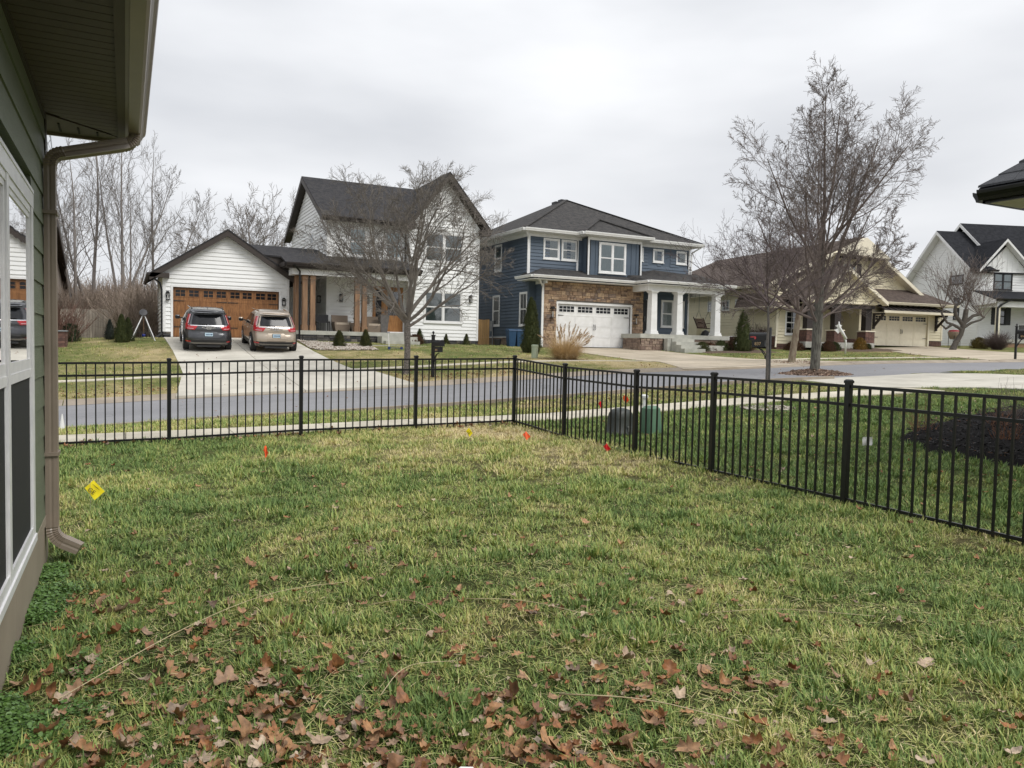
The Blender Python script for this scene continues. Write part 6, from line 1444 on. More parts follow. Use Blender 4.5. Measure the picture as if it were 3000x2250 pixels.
# blue house porch
t=thing('porch_swing','dark slatted wooden swing bench hanging on chains from the blue house porch','swing',(32.75,38.3,2.98),R(25)); dw=pmat('dark_stained_wood',(.05,.022,.016),(.03,.015,.012),.6)
for i in range(7): MB().bar((-.68,.10+.035*i,.06+.085*i),(.68,.10+.035*i,.06+.085*i),.07,.02,up=(0,1,0)).build('slat',dw,t)
for i in range(5): MB().box(-.68,.68,-.40+i*.105,-.31+i*.105,.0,.02).build('slat',dw,t)
for s_ in(-1,1):
    mb=MB(); mb.bar((s_*.7,.05,0),(s_*.7,.36,.70),.05); mb.bar((s_*.7,-.42,0),(s_*.7,.1,0),.05); mb.tube([(s_*.7,-.42,.02),(s_*.7,-.40,.25),(s_*.7,-.1,.34),(s_*.7,.2,.30)],.022,6); mb.build('armrest',dw,t)
    mb=MB(); mb.tube([(s_*.7,-.4,.02),(s_*.7,0,1.1),(s_*.7,0,2.2)],.010,5); mb.tube([(s_*.7,.25,.5),(s_*.7,0,1.1)],.010,5); mb.build('chain',M['black_trim'],t)
t=thing('folding_chair','reddish wooden folding chair on the blue house porch behind the first column','chair',(28.8,39.6,2.47),R(20)); rw_=pmat('red_wood',(.16,.05,.03),(.12,.04,.025),.6)
MB().bar((-.3,0,.02),(.35,0,.5),.05,.45,up=(0,0,1)).build('seat',rw_,t); MB().bar((-.35,-.2,.5),(.3,-.2,.0),.04).build('leg',rw_,t); MB().bar((-.35,.2,.5),(.3,.2,.0),.04).build('leg',rw_,t)
t=thing('grill_cover','dark domed covered grill on the porch edge below the swing bench','grill',(32.1,37.3,2.47)); t.scale=(.75,.75,.85); MB().lathe([(.42,0),(.40,.15),(.28,.32),(.12,.42),(.02,.45)],n=14).build('cover',M['black_trim'],t,smooth=True)
# dog figure: white terrier ornament by the steps
t=thing('dog_statue','small white terrier ornament at the end of the blue house steps','ornament',(32.3,34.6,1.62),R(200)); wpnt=M['white_paint']
mb=MB(); mb.tube([(-.20,0,.24),(-.1,0,.25),(.05,0,.25),(.18,0,.27)],[.06,.085,.08,.085],10); mb.tube([(.16,0,.28),(.22,0,.38),(.24,0,.42)],[.06,.05,.055],8); mb.tube([(.22,0,.42),(.30,0,.41),(.38,0,.39)],[.065,.05,.03],8); mb.tube([(-.2,0,.26),(-.24,0,.38)],[.025,.012],6); mb.build('dog',wpnt,t,smooth=True)
for x in(-.17,.15):
    for y in(-.05,.05): MB().tube([(x,y,.22),(x+.01,y,.12),(x,y,0)],[.035,.022,.025],8).build('leg',wpnt,t)
for y in(-.035,.035): MB().tube([(.22,y,.45),(.23,y*1.2,.53)],[.022,.006],6).build('ear',wpnt,t)
# cream house yard
t=thing('white_yard_ornament','white metal shooting-star yard ornament beside the trunk of the big street tree','ornament',(36.9,31.3,gz(36.9,31.3)),R(-20)); mb=MB(); mb.tube([(.35,0,-.05),(.35,0,.75),(.30,0,.85)],.05,8); mb.tube([(.35,0,.85),(.1,0,1.25),(-.08,0,1.55),(-.12,0,1.85)],[.09,.09,.06,.03],8); mb.build('ornament_body',wpnt,t,smooth=True)
mb=MB(); mb.slab([(-.35,.02,1.35),(-.05,.02,1.5),(.05,.02,1.35),(-.12,.02,1.15)],.03,(0,1,0)); mb.slab([(-.30,.02,1.6),(-.12,.02,1.7),(.12,.02,1.62),(-.12,.02,1.45)],.03,(0,1,0)); mb.build('wing',wpnt,t)  # slanted plates that form the star of the shooting-star ornament
t=thing('plant_stand','small basket planter on a black metal stand at the right corner of the cream garage','plant stand',(50.2,33.3,2.2)); mb=MB()
for s_ in(-1,1):
    for q in(-1,1): mb.tube([(s_*.25,q*.2,-.1),(s_*.25,q*.2,.75)],.02,5)
mb.tube([(.7,0,-.1),(.7,0,1.0)],.02,5); mb.build('stand',M['black_trim'],t); MB().lathe([(.22,.5),(.34,.75),(.38,.98),(.34,1.02)],n=14).build('basket',pmat('basket',(.30,.24,.18),(.2,.15,.11),.9,scale=40),t); MB().lathe([(.36,1.0),(.28,1.12),(.05,1.15)],n=12).build('red_cushion',pmat('red_cloth',(.30,.02,.03),(.2,.02,.03),.8),t)
t=thing('porch_armchair','grey porch armchair at the left end of the farmhouse porch','chair',(57.0,32.3,2.8),R(-30),'grey armchairs on the farmhouse porch'); gch=pmat('grey_wicker',(.075,.07,.068),(.05,.048,.046),.8,scale=30)
MB().box(-.42,.42,-.4,.35,.1,.45).build('seat',gch,t); MB().hexa([(-.42,.25,.45),(.42,.25,.45),(.42,.38,.45),(-.42,.38,.45)],[(-.40,.42,1.05),(.40,.42,1.05),(.40,.52,1.05),(-.40,.52,1.05)]).build('backrest',gch,t)
for s_ in(-1,1): MB().box(min(s_*.34,s_*.48),max(s_*.34,s_*.48),-.42,.35,.05,.65).build('arm',gch,t)
c=copy_tree(t); c.location=(58.9,31.75,2.8); c['label']='grey porch armchair further right on the farmhouse porch, behind the 836 mailbox'
# ================================================================ TREES
class TB:
    """fast tapered tubes for branches"""
    def __init__(s): s.v=[];s.f=[]
    def tube(s,P,Rr,n):
        k0=len(s.v); u=None
        for i,p in enumerate(P):
            d=(P[min(i+1,len(P)-1)]-P[max(i-1,0)]); d.normalize()
            if u is None: u=Vector((1,0,0)) if abs(d.x)<.8 else Vector((0,1,0))
            r=d.cross(u); r.normalize(); u=r.cross(d)
            for j in range(n):
                a=2*math.pi*j/n; q=p+r*(math.cos(a)*Rr[i])+u*(math.sin(a)*Rr[i]); s.v.append((q.x,q.y,q.z))
        for i in range(len(P)-1):
            for j in range(n):
                a=k0+i*n+j;b=k0+i*n+(j+1)%n; s.f.append((a,b,b+n,a+n))
    def mesh(s,name,m):
        me=bpy.data.meshes.new(name); me.from_pydata(s.v,[],s.f); me.materials.append(m); me.polygons.foreach_set('use_smooth',[True]*len(me.polygons)); return me
def branch(tb,r,p,d,L,rad,lev,C,maxlev):
    c=C[lev]; n=c['seg']; P=[p.copy()]; Rr=[rad]; dd=d.copy()
    for i in range(n):
        w=c['wob']; dd=dd+Vector((r.gauss(0,w),r.gauss(0,w),r.gauss(0,w)+c['up'])); dd.normalize(); P.append(P[-1]+dd*(L/n)); Rr.append(max(C[-1]['rmin'],rad*(1-(1-c['tap'])*(i+1)/n)))
    tb.tube(P,Rr,c['sides'])
    if lev>=maxlev: return
    k=c['kids']; k=max(1,int(round(k*r.uniform(.8,1.2))))
    for j in range(k):
        t=c['start']+(1-c['start'])*((j+r.random())/k); t=min(t,.98); f=t*n; i=int(f); q=P[i].lerp(P[min(i+1,n)],f-i); bd=(P[min(i+1,n)]-P[i]).normalized()
        a=R(r.uniform(*c['ang'])); az=r.uniform(0,2*math.pi) if lev>0 else (j*2.4+r.uniform(-.5,.5))
        s1=bd.cross(Vector((0,0,1)) if abs(bd.z)<.9 else Vector((1,0,0))).normalized(); s2=bd.cross(s1)
        nd=(bd*math.cos(a)+(s1*math.cos(az)+s2*math.sin(az))*math.sin(a)).normalized()
        shp=c['shape'](t); LL=L*c['ratio']*shp*r.uniform(.75,1.15)
        rr=max(C[-1]['rmin'],min((Rr[i]*.75),Rr[i]*c['rr']*(LL/(L*c['ratio']))**.5))
        branch(tb,r,q,nd,LL,rr,lev+1,C,maxlev)
def flat(t): return 1.0
def lvl(seg,wob,up,tap,sides,kids,start,ang,ratio,rr,shape=flat): return dict(seg=seg,wob=wob,up=up,tap=tap,sides=sides,kids=kids,start=start,ang=ang,ratio=ratio,rr=rr,shape=shape)
def tree_obj(name,label,loc,trunkP,trunkR,leaders,C,seed,tm,cm,maxlev=3,side=None,group=None,cat='tree',rz=0,trunk_kids=None):
    r=random.Random(seed); t=thing(name,label,cat,loc,rz,group); tb=TB(); P=[Vector(p) for p in trunkP]; tb.tube(P,trunkR,12); link('trunk',tb.mesh('trunk',tm),t)
    cb=TB()
    for q_,(p,d,L,rad) in enumerate(leaders): branch(cb,r,Vector(p),Vector(d).normalized(),L,rad,0,C if (q_==0 or side is None) else [side]+C[1:],maxlev)
    link('crown',cb.mesh('crown',cm),t); return t
TW=M['trunk']; TG=M['twig']; TP=M['twig_pale']
# spreading vase tree in front of the white house
C1=[lvl(9,.075,.012,.25,7,7,.28,(18,48),.60,.60,lambda t:1.15-.5*t),lvl(7,.11,.03,.3,5,6,.2,(20,50),.55,.58,lambda t:1.1-.45*t),lvl(5,.13,.03,.3,4,5,.15,(20,50),.55,.6,lambda t:1.05-.4*t),lvl(4,.14,.02,.5,3,5,.12,(22,50),.6,.7),dict(seg=3,wob=.16,up=0,tap=.6,sides=3,rmin=.0042)]
lead=[]
rr_=random.Random(11)
for az,el,L,ra in ((200,52,4.4,.075),(160,40,4.2,.07),(20,50,4.6,.075),(330,38,4.1,.065),(100,58,4.8,.07),(270,62,5.0,.07),(60,74,5.4,.08),(300,80,5.2,.075),(235,33,3.8,.055),(185,30,3.9,.05),(0,32,3.9,.055),(125,35,3.6,.05)):
    a,e=R(az),R(el); L*=(.84 if el<55 else .80); z=1.65+.5*rr_.random(); lead.append(((0.06*math.cos(a),.06*math.sin(a),z),(math.cos(a)*math.cos(e),math.sin(a)*math.cos(e),math.sin(e)),L,ra))
tree_obj('bare_tree','wide-spreading multi-stemmed bare tree on the verge before the white house',(8.72,25.5,gz(8.72,25.5)-.05),[(0,0,-.1),(0,0,.15),(.02,0,.9),(0.0,0,1.6),(.0,0,2.15)],[.15,.118,.105,.115,.10],lead,C1,4,pmat('speckled_bark',(.20,.18,.155),(.07,.06,.052),.95,scale=28,bump=.8,bscale=40,p=(.42,.58)),TP,maxlev=4)
# tall oval tree by the near kerb, straight leader
C2=[lvl(16,.030,.02,.12,9,26,.14,(32,50),.44,.42,lambda t:max(.24,(1.0-.80*max(0,t-.30)/.70))),lvl(8,.07,.05,.3,5,8,.18,(20,46),.48,.52,lambda t:1.1-.5*t),lvl(5,.10,.03,.3,4,5,.14,(22,52),.52,.6,lambda t:1.05-.4*t),lvl(4,.12,.02,.4,3,5,.12,(22,50),.55,.7),dict(seg=3,wob=.16,up=0,tap=.6,sides=3,rmin=.0045)]
tree_obj('bare_tree','tall oval bare street tree, its thick trunk standing in a ring of fallen leaves',(21.1,18.9,gz(21.1,18.9)+.03),[(0,0,-.1),(.0,0,.1),(.03,0,1.0),(.06,0,2.0),(.10,0,2.9),(.18,0,4.2)],[.20,.165,.155,.165,.12,.085],
  [((.07,0,1.9),(.10,.02,1),7.9,.09),((.05,0,1.7),(-.65,-.2,.42),3.4,.05),((.05,0,1.75),(.70,.1,.30),3.3,.05),((.0,0,2.1),(-.55,.35,.65),3.9,.055),((.02,0,2.3),(.5,-.35,.70),3.7,.06),((.05,0,2.0),(-.16,-.05,1),6.9,.085),((.08,0,2.2),(.34,.1,1),6.6,.08),((.08,0,2.9),(.45,.25,1),4.4,.055),((.08,0,3.0),(-.48,-.1,1),4.9,.06),((.08,0,3.6),(.25,-.2,1),4.6,.06),((.06,0,2.0),(.1,-.75,.45),3.2,.05),((.1,0,2.0),(.05,.75,.45),3.2,.05),((.05,0,1.8),(-.70,.45,.38),3.9,.05),((.05,0,2.1),(.72,-.30,.42),3.9,.05),((.05,0,2.6),(-.62,-.3,.6),4.3,.055)],
  C2[:],9,pmat('furrowed_grey_bark',(.15,.145,.12),(.055,.05,.042),.95,scale=10,bump=1.0,bscale=16,stretch=(2.5,2.5,.35),p=(.42,.6)) if 0 else pmat('furrowed_grey_bark',(.15,.145,.12),(.055,.05,.042),.95,scale=10,bump=1.0,bscale=16,stretch=(2.5,2.5,.35),p=(.42,.6)),TG,maxlev=4,side=lvl(10,.07,.03,.2,7,7,.2,(22,46),.52,.5,lambda t:1.1-.5*t))
# thin sapling (redbud) in a stone ring
C3=[lvl(8,.09,.0,.35,4,7,.15,(20,50),.62,.6,lambda t:1.1-.5*t),lvl(6,.12,.04,.3,4,5,.12,(22,55),.56,.6,lambda t:1.05-.4*t),lvl(5,.12,.03,.4,3,5,.1,(22,55),.5,.6),lvl(4,.12,.03,.5,3,4,.1,(25,55),.5,.7),dict(seg=3,wob=.12,up=0,tap=.6,sides=3,rmin=.0022)]
lead=[]
for az,el,L,ra in ((150,32,1.9,.017),(185,42,1.6,.015),(20,35,1.7,.017),(345,48,1.5,.014),(90,40,1.5,.013),(265,45,1.5,.013),(60,68,1.7,.015),(210,66,1.6,.014),(120,62,1.7,.014),(300,25,1.4,.012)):
    a,e=R(az),R(el); lead.append(((0,0,1.9+.2*rr_.random()),(math.cos(a)*math.cos(e),math.sin(a)*math.cos(e),math.sin(e)),L,ra))
tree_obj('bare_sapling','slender bare sapling with flat spreading purple-brown twigs in a ring of stones beyond the fence',(11.5,11.5,gz(11.5,11.5)),[(0,0,-.1),(.0,0,.3),(.015,0,.7),(-.01,0,1.3),(.0,0,1.7),(-.03,0,2.05)],[.034,.028,.027,.026,.025,.022],lead,C3,21,pmat('smooth_grey_bark',(.14,.125,.115),(.09,.08,.072),.8,scale=14,bump=.3),pmat('purple_twig',(.12,.088,.088),(.085,.062,.064),.8),maxlev=3)
# leaning tree by the far kerb
C4=[lvl(10,.09,.02,.25,7,8,.15,(30,60),.50,.5,lambda t:1.1-.5*t),lvl(7,.12,.03,.3,4,8,.12,(25,60),.5,.6,lambda t:1.1-.5*t),lvl(5,.14,.02,.35,3,6,.1,(25,60),.5,.6),lvl(4,.14,.02,.5,3,4,.1,(25,60),.5,.7),dict(seg=3,wob=.15,up=0,tap=.6,sides=3,rmin=.0055)]
lead=[]
for az,el,L,ra in ((170,30,3.4,.07),(10,40,3.3,.07),(250,45,3.2,.06),(80,62,4.2,.08),(200,66,4.0,.075),(320,30,3.0,.05),(140,52,3.6,.06)):
    a,e=R(az),R(el); lead.append(((.32,0,2.0+.3*rr_.random()),(math.cos(a)*math.cos(e),math.sin(a)*math.cos(e),math.sin(e)),L,ra))
tree_obj('bare_tree','bare tree with smooth leaning tan trunk, left of the big street tree',(26.2,24.75,gz(26.2,24.75)),[(0,0,-.1),(0,0,.1),(.10,0,.8),(.22,0,1.5),(.33,0,2.3)],[.22,.165,.145,.13,.11],lead,C4,31,pmat('peeling_tan_bark',(.24,.205,.145),(.13,.09,.06),.85,scale=7,bump=.3,stretch=(1,1,.4)),TG,maxlev=3)
# pollarded tree by the cream garage
C5=[lvl(8,.04,.05,.3,4,5,.25,(15,35),.5,.6),lvl(5,.06,.04,.4,3,3,.2,(18,40),.5,.6),lvl(4,.08,.02,.5,3,2,.2,(20,45),.5,.6),dict(seg=3,wob=.12,up=0,tap=.6,sides=3,rmin=.008)]
t=thing('pollarded_tree','dark gnarled pollarded tree with long whippy shoots beside the cream garage','tree',(47.6,31.2,gz(47.6,31.2)),R(-26)); tb=TB()
V=Vector
tb.tube([V((-.45,0,-.1)),V((-.2,0,.5)),V((.1,0,1.0)),V((.2,0,1.6)),V((.30,0,2.1)),V((.35,0,2.6))],[.22,.17,.14,.16,.16,.15],9)
tb.tube([V((.15,0,1.3)),V((-.4,0,1.6)),V((-.85,0,1.75)),V((-1.2,0,2.3)),V((-1.15,0,2.6))],[.11,.09,.075,.065,.05],7); tb.tube([V((.2,0,1.4)),V((.7,0,1.75)),V((1.3,0,1.95)),V((1.55,0,2.15))],[.10,.08,.065,.05],7); tb.tube([V((.2,0,1.6)),V((-.3,0,2.2)),V((-.35,0,2.8)),V((.1,0,3.1))],[.14,.12,.10,.08],7); tb.tube([V((.25,0,1.7)),V((.8,0,2.2)),V((1.2,0,2.3))],[.12,.10,.08],7); tb.tube([V((-.5,0,1.62)),V((-.9,0,1.35)),V((-1.2,0,1.6))],[.09,.08,.05],6)
link('trunk',tb.mesh('trunk',pmat('dark_gnarled_bark',(.10,.088,.075),(.055,.048,.04),.95,scale=8,bump=.8)),t); cb=TB(); r=random.Random(5)
for (x,z,k) in ((-1.15,2.6,9),(1.5,2.1,7),(.1,3.1,10),(1.2,2.3,8),(.35,2.6,10),(-.35,2.8,7)):
    for j in range(k):
        a=r.uniform(-1.2,1.2); d=V((math.sin(a),r.uniform(-.5,.5),abs(math.cos(a))+.25)).normalized(); branch(cb,r,V((x,0,z)),d,r.uniform(1.3,2.6),.022,0,C5,2)
link('crown',cb.mesh('crown',TG),t)
# background trees: four kinds, copied
CB=lambda kids,rmin,ang=(25,50),up=.06:[lvl(14,.03,.015,.12,6,kids*.55,.28,ang,.42,.40,lambda t:max(.25,1.05-.75*t)),lvl(7,.09,up,.25,4,6,.15,(20,45),.50,.55,lambda t:1.1-.5*t),lvl(5,.11,up*.7,.3,3,5,.1,(22,48),.52,.65),lvl(3,.12,.03,.5,3,4,.1,(25,50),.5,.7),dict(seg=3,wob=.1,up=0,tap=.6,sides=3,rmin=rmin)]
kinds=[]
def bgtree(seed,H_,kids,ang,up,rmin,tr,label,multi=1):
    lead=[((.0,0,.5),(0.02,.0,1),H_-.5,tr*.9)]
    rq=random.Random(seed)
    for k in range(multi-1): a=rq.uniform(0,6.28); lead.append(((0,0,.6+rq.random()),(math.cos(a)*.30,math.sin(a)*.30,1),H_*rq.uniform(.72,.92),tr*.7))
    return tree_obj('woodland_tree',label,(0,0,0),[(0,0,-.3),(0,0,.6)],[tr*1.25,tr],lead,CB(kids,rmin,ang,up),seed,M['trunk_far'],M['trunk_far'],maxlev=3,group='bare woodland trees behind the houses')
def broadtree(seed):
    rq=random.Random(seed); lead=[((0,0,4.5),(.05,0,1),9.0,.20)]
    for az,el,L in ((160,48,8.2),(20,44,8.5),(200,28,6.6),(345,30,7.0),(80,60,8.0),(260,55,8.0),(130,65,9.0),(310,66,9.2),(185,60,8.8),(5,62,8.4)):
        a,e=R(az),R(el); lead.append(((0,0,3.6+1.6*rq.random()),(math.cos(a)*math.cos(e),math.sin(a)*math.cos(e),math.sin(e)),L,.13))
    Cq=[lvl(10,.07,.03,.15,6,9,.2,(22,50),.48,.5,lambda t:1.1-.5*t),lvl(7,.10,.03,.25,4,7,.15,(22,50),.5,.6,lambda t:1.1-.45*t),lvl(5,.11,.02,.3,3,5,.1,(22,52),.5,.65),lvl(3,.12,.02,.5,3,3,.1,(25,50),.5,.7),dict(seg=3,wob=.1,up=0,tap=.6,sides=3,rmin=.015)]
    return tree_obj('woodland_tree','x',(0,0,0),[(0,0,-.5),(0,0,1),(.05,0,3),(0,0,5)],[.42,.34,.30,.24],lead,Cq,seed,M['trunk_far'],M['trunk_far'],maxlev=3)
protos=[bgtree(41,16,30,(22,40),.08,.0095,.20,'x',2),bgtree(42,12,22,(30,55),.05,.0095,.16,'x',2),bgtree(43,14,26,(20,38),.10,.0095,.17,'x',3),broadtree(44)]
# x, y, proto, height scale, label
BG=[(-2.75,56,1,1.2,'bare woodland tree with forked dark trunk just right of the mast'),(-6.5,74,3,.72,'bare woodland tree partly behind the downspout and mast'),(-2.0,60,0,1.12,'tall slender bare tree, highest of the left woodland group'),(-.3,58,2,1.22,'tall bare tree with upright fan of twigs left of the white garage'),
(1.8,59,0,1.0,'upright bare tree immediately left of the white garage gable'),(3.6,63,1,.70,'smaller bare tree rising behind the left slope of the garage roof'),(-5.2,78,2,1.05,'far bare tree at the back of the left woodland'),(0.4,75,0,.98,'far slim bare tree behind the left woodland'),
(11.7,84,3,1.04,'broad-crowned bare tree standing alone behind the garage roof'),(9.6,70,1,.55,'low bare tree behind the garage roof, left of the upper gable'),(15.0,76,0,1.02,'bare tree top showing above the left end of the white house roof'),(19.3,78,2,1.08,'bare tree top above the middle of the white house roof'),(24.5,76,1,1.25,'bare tree top between the white house gable and its roof valley'),
(29.5,74,2,.95,'bare tree top just right of the white house gable'),(34.5,80,0,.88,'thin bare tree top between white and blue houses'),(72,75,3,.72,'round bare crown between cream house and farmhouse'),(60,84,1,.75,'low bare tree behind the cream house ridge'),(17.0,72,1,.98,'bare tree rising behind the white house ridge'),(-12,70,0,.9,'bare woodland tree at the far left behind the near house'),(7.4,82,2,.55,'distant thin bare tree behind the garage valley')]
used=set()
for x,y,k,s_,lab in BG:
    s_=s_*(.80 if x<9 else 1.0 if k==3 else .86)
    if k in used: o=copy_tree(protos[k])
    else: o=protos[k]; used.add(k)
    o.location=(x,y,terrain(x,y)-.1); o.scale=(s_*.95,s_*.95,s_); o.rotation_euler=(0,0,(x*7.3+y)%6.28); o['label']=lab; o['group']='bare woodland trees behind the houses'
# thicket: tangled brush along the back of the left garden
def stems(name,label,cat,region,count,h,rad,m,seed,spread=.5,seg=4,kids=3,kind='stuff'):
    r=random.Random(seed); tb=TB()
    for _ in range(count):
        x,y=region(r); z=terrain(x,y); H_=h*r.uniform(.5,1.1); d=V((r.gauss(0,spread),r.gauss(0,spread),1)).normalized(); P=[V((x,y,z-.05))]; dd=d.copy()
        for i in range(seg): dd=(dd+V((r.gauss(0,.16),r.gauss(0,.16),.02))).normalized(); P.append(P[-1]+dd*H_/seg)
        tb.tube(P,[rad*(1-.6*i/seg) for i in range(seg+1)],3)
        for k in range(kids):
            i=r.randint(1,seg-1); d2=(dd+V((r.gauss(0,.6),r.gauss(0,.6),r.gauss(0,.3)))).normalized(); Q=[P[i],P[i]+d2*H_*.18,P[i]+d2*H_*.36+V((0,0,.05))]; tb.tube(Q,[rad*.6,rad*.45,rad*.3],3)
    me=tb.mesh(name,m); o=link(name,me); o['kind']=kind
    if label and kind!='stuff': o['label']=label; o['category']=cat
    return o
brush=pmat('brush_twigs',(.34,.275,.22),(.23,.18,.145),.95,scale=3)
stems('thicket','', '',lambda r:(lambda x:(x,r.uniform(53.5,62) if x<-.3 else r.uniform(45,60)))(r.uniform(-4,1.9)),2300,3.2,.020,brush,3,.30,5,4)
stems('thicket','', '',lambda r:(r.uniform(-6,8),r.uniform(64,78)),2200,4.6,.028,brush,4,.22,5,4)
stems('thicket','', '',lambda r:(r.uniform(-3.3,-1.9),r.uniform(37.3,40)),150,1.7,.012,pmat('red_brown_brush',(.16,.085,.062),(.11,.06,.045),.95),5,.35,5,4)
stems('thicket','', '',lambda r:(r.uniform(8,90),r.uniform(95,120)),2600,6.0,.04,brush,6,.25,5,4)
# ================================================================ EVERGREENS AND SHRUBS
def cone_evergreen(x,y,z,h,r0,m,label,name='evergreen_shrub',seed=1,n=2600,prof=None,leaf=.05,group=None,bumps=.16,tips=()):
    r=random.Random(seed); t=thing(name,label,'shrub',(x,y,z),0,group); MB().tube([(0,0,-.1),(0,0,h*.6)],.03 if h>1 else .015,6).build('stem',M['trunk'],t); mb=MB(); prof=prof or (lambda u:(1-u)**.75*min(1,.55+u*4))
    for _ in range(n):
        u=r.random()**1.25; a=r.uniform(0,6.283); rho=r.uniform(.55,1.0)**.5; bump=1+bumps*math.sin(a*5+u*11+seed)+bumps*.7*math.sin(a*11-u*23)
        rad=r0*prof(u)*rho*bump; c=V((rad*math.cos(a),rad*math.sin(a),h*u)); d=V((math.cos(a)*.55+r.gauss(0,.25),math.sin(a)*.55+r.gauss(0,.25),.9)).normalized(); s_=V((-math.sin(a),math.cos(a),r.gauss(0,.4))).normalized(); L=leaf*r.uniform(.8,1.9); w=leaf*r.uniform(.25,.5)
        k=len(mb.v); mb.v+=[tuple(c-s_*w),tuple(c+s_*w),tuple(c+d*L)]; mb.f.append((k,k+1,k+2))
    mb.build('foliage',m,t); mb=MB(); mb.lathe([(r0*.70*prof(u),h*u) for u in (0,.1,.3,.5,.7,.85,.95)],n=10); mb.build('inner_foliage',m,t)
    return t
pf2=lambda u:min(1,.62+2.6*u)*(1-max(0,u-.12)/.88)**.62
cone_evergreen(17.55,33.0,gz(17.55,33)-.05,2.70,.50,M['evergreen'],'tall arborvitae with two tips at the corner of the blue house',seed=3,n=9000,prof=pf2,leaf=.055)
t=cone_evergreen(17.75,33.1,gz(17.55,33)-.05,2.55,.40,M['evergreen'],'second tip of the tall arborvitae at the corner of the blue house',seed=8,n=5000,prof=pf2,leaf=.055)
cone_evergreen(-.15,37.3,gz(-.15,37.3)-.05,1.22,.34,M['evergreen'],'green arborvitae left of the play swing',seed=4,n=4500,prof=pf2,leaf=.045); cone_evergreen(.1,37.6,gz(-.15,37.3)-.05,1.1,.28,M['evergreen'],'smaller arborvitae touching the green one left of the play swing',seed=9,n=3000,prof=pf2,leaf=.045)
cone_evergreen(-.62,38.4,gz(-.6,38.4),.85,.26,pmat('blue_spruce_foliage',(.045,.055,.042),(.025,.032,.026),.85,scale=14),'small grey-green spruce in front of the weathered fence',seed=5,n=1800,leaf=.045)
cone_evergreen(-2.1,38.0,gz(-2.1,38.0),.70,.42,pmat('laurel_foliage',(.07,.09,.05),(.03,.045,.022),.5,scale=14),'leafy evergreen bush behind the low brick box',seed=6,n=1500,prof=lambda u:(1-u*u)**.5*(.8+.2*u),leaf=.075)
cone_evergreen(8.85,35.5,gz(8.85,35.5),.72,.33,M['evergreen2'],'left one of two small golden-green dwarf conifers below the white house porch',seed=7,n=2200,prof=lambda u:(1-u)**.55*(.9),leaf=.06); cone_evergreen(10.1,35.5,gz(10.1,35.5),.78,.33,M['evergreen2'],'right one of two small golden-green dwarf conifers below the white house porch',seed=12,n=2200,prof=lambda u:(1-u)**.7*.9,leaf=.06)
cone_evergreen(14.0,38.9,gz(14,38.9)-.1,.85,.34,M['evergreen'],'dwarf conifer behind the rusty shrub by the white house wall',seed=13,n=1500); cone_evergreen(13.5,38.2,gz(13.5,38.2)-.1,.55,.48,M['redleaf'],'rusty red-brown shrub by the white house wall',seed=14,n=1700,prof=lambda u:(1-u*u)**.5,leaf=.07)
cone_evergreen(15.55,39.0,gz(15.5,39)-.1,.62,.24,M['evergreen2'],'low conifer just behind the street mailbox, against the dark stone base',seed=15,n=900); cone_evergreen(16.75,39.0,gz(16.7,39)-.1,.66,.26,M['evergreen2'],'small conifer near the right corner of the white house',seed=16,n=1000)
cone_evergreen(32.35,34.3,gz(32.35,34.3)-.05,2.45,.60,M['evergreen'],'cone-shaped arborvitae between the blue and cream houses, behind the 837 mailbox',seed=17,n=7000,prof=pf2,leaf=.06)
r6=random.Random(6)
for i,(x,y,rr,h,m,l) in enumerate(((29.9,35.0,.45,.55,M['evergreen2'],'yellowish low shrub just right of the blue house steps'),(30.7,35.3,.5,.5,M['redleaf'],'brownish low shrub in the bed below the swing bench'),(31.5,35.2,.5,.62,M['evergreen'],'dark green shrub behind the white dog ornament'),(32.6,35.2,.6,.72,M['redleaf'],'rusty rounded shrub right of the white dog ornament'),(33.5,35.4,.65,.8,M['redleaf'],'tall rusty shrub at the right end of the blue house bed'))):
    cone_evergreen(x,y,gz(x,y)-.02,h,rr,m,l,seed=50+i,n=1400,prof=lambda u:(1-u*u)**.5,leaf=.07)
for i,(a,b,rr,h,m,l) in enumerate(((-3.4,-2.2,.42,.75,pmat('orange_leaf_shrub',(.32,.17,.03),(.12,.10,.025),.8,scale=9),'orange and yellow leaved shrub beside the white yard ornament'),(-5.3,-2.1,.35,.5,M['evergreen'],'dark green shrub left of the white yard ornament'),(-2.6,-2.0,.25,.35,M['evergreen'],'little green shrub in front of the cream porch pier'),(-7.6,-1.2,.6,.55,M['redleaf'],'reddish low shrub below the cream house window'),(-6.1,-2.4,.45,.6,M['redleaf'],'rusty shrub right of the leaning tree, before the cream porch'),(-6.8,-2.2,.28,.45,M['evergreen'],'small green shrub at the foot of the leaning tree'),(6.8,-2.3,.55,.72,pmat('golden_shrub',(.20,.15,.045),(.08,.075,.025),.8,scale=9),'golden-brown shrub at the right corner of the cream garage'))):
    ca,sa=math.cos(R(-5.9)),math.sin(R(-5.9)); x=44.6+a*ca-b*sa; y=35.1+a*sa+b*ca; cone_evergreen(x,y,gz(x,y)-.03,h,rr,m,l,seed=70+i,n=1500,prof=lambda u:(1-u*u)**.5,leaf=.08)
t=stems('round_twiggy_shrub','rounded leafless twiggy shrub in front of the farmhouse corner','shrub',lambda r:(50.9+r.gauss(0,.10),30.8+r.gauss(0,.10)),420,1.15,.010,pmat('rosy_twigs',(.13,.095,.085),(.09,.065,.06),.9),8,.62,5,4,kind='thing')
t=stems('round_twiggy_shrub','rounded leafless shrub against the cream side wall behind the 837 mailbox','shrub',lambda r:(36.3+r.gauss(0,.15),37.2+r.gauss(0,.15)),420,1.45,.011,pmat('rosy_twigs2',(.12,.08,.072),(.08,.055,.05),.9),9,.60,5,4,kind='thing')
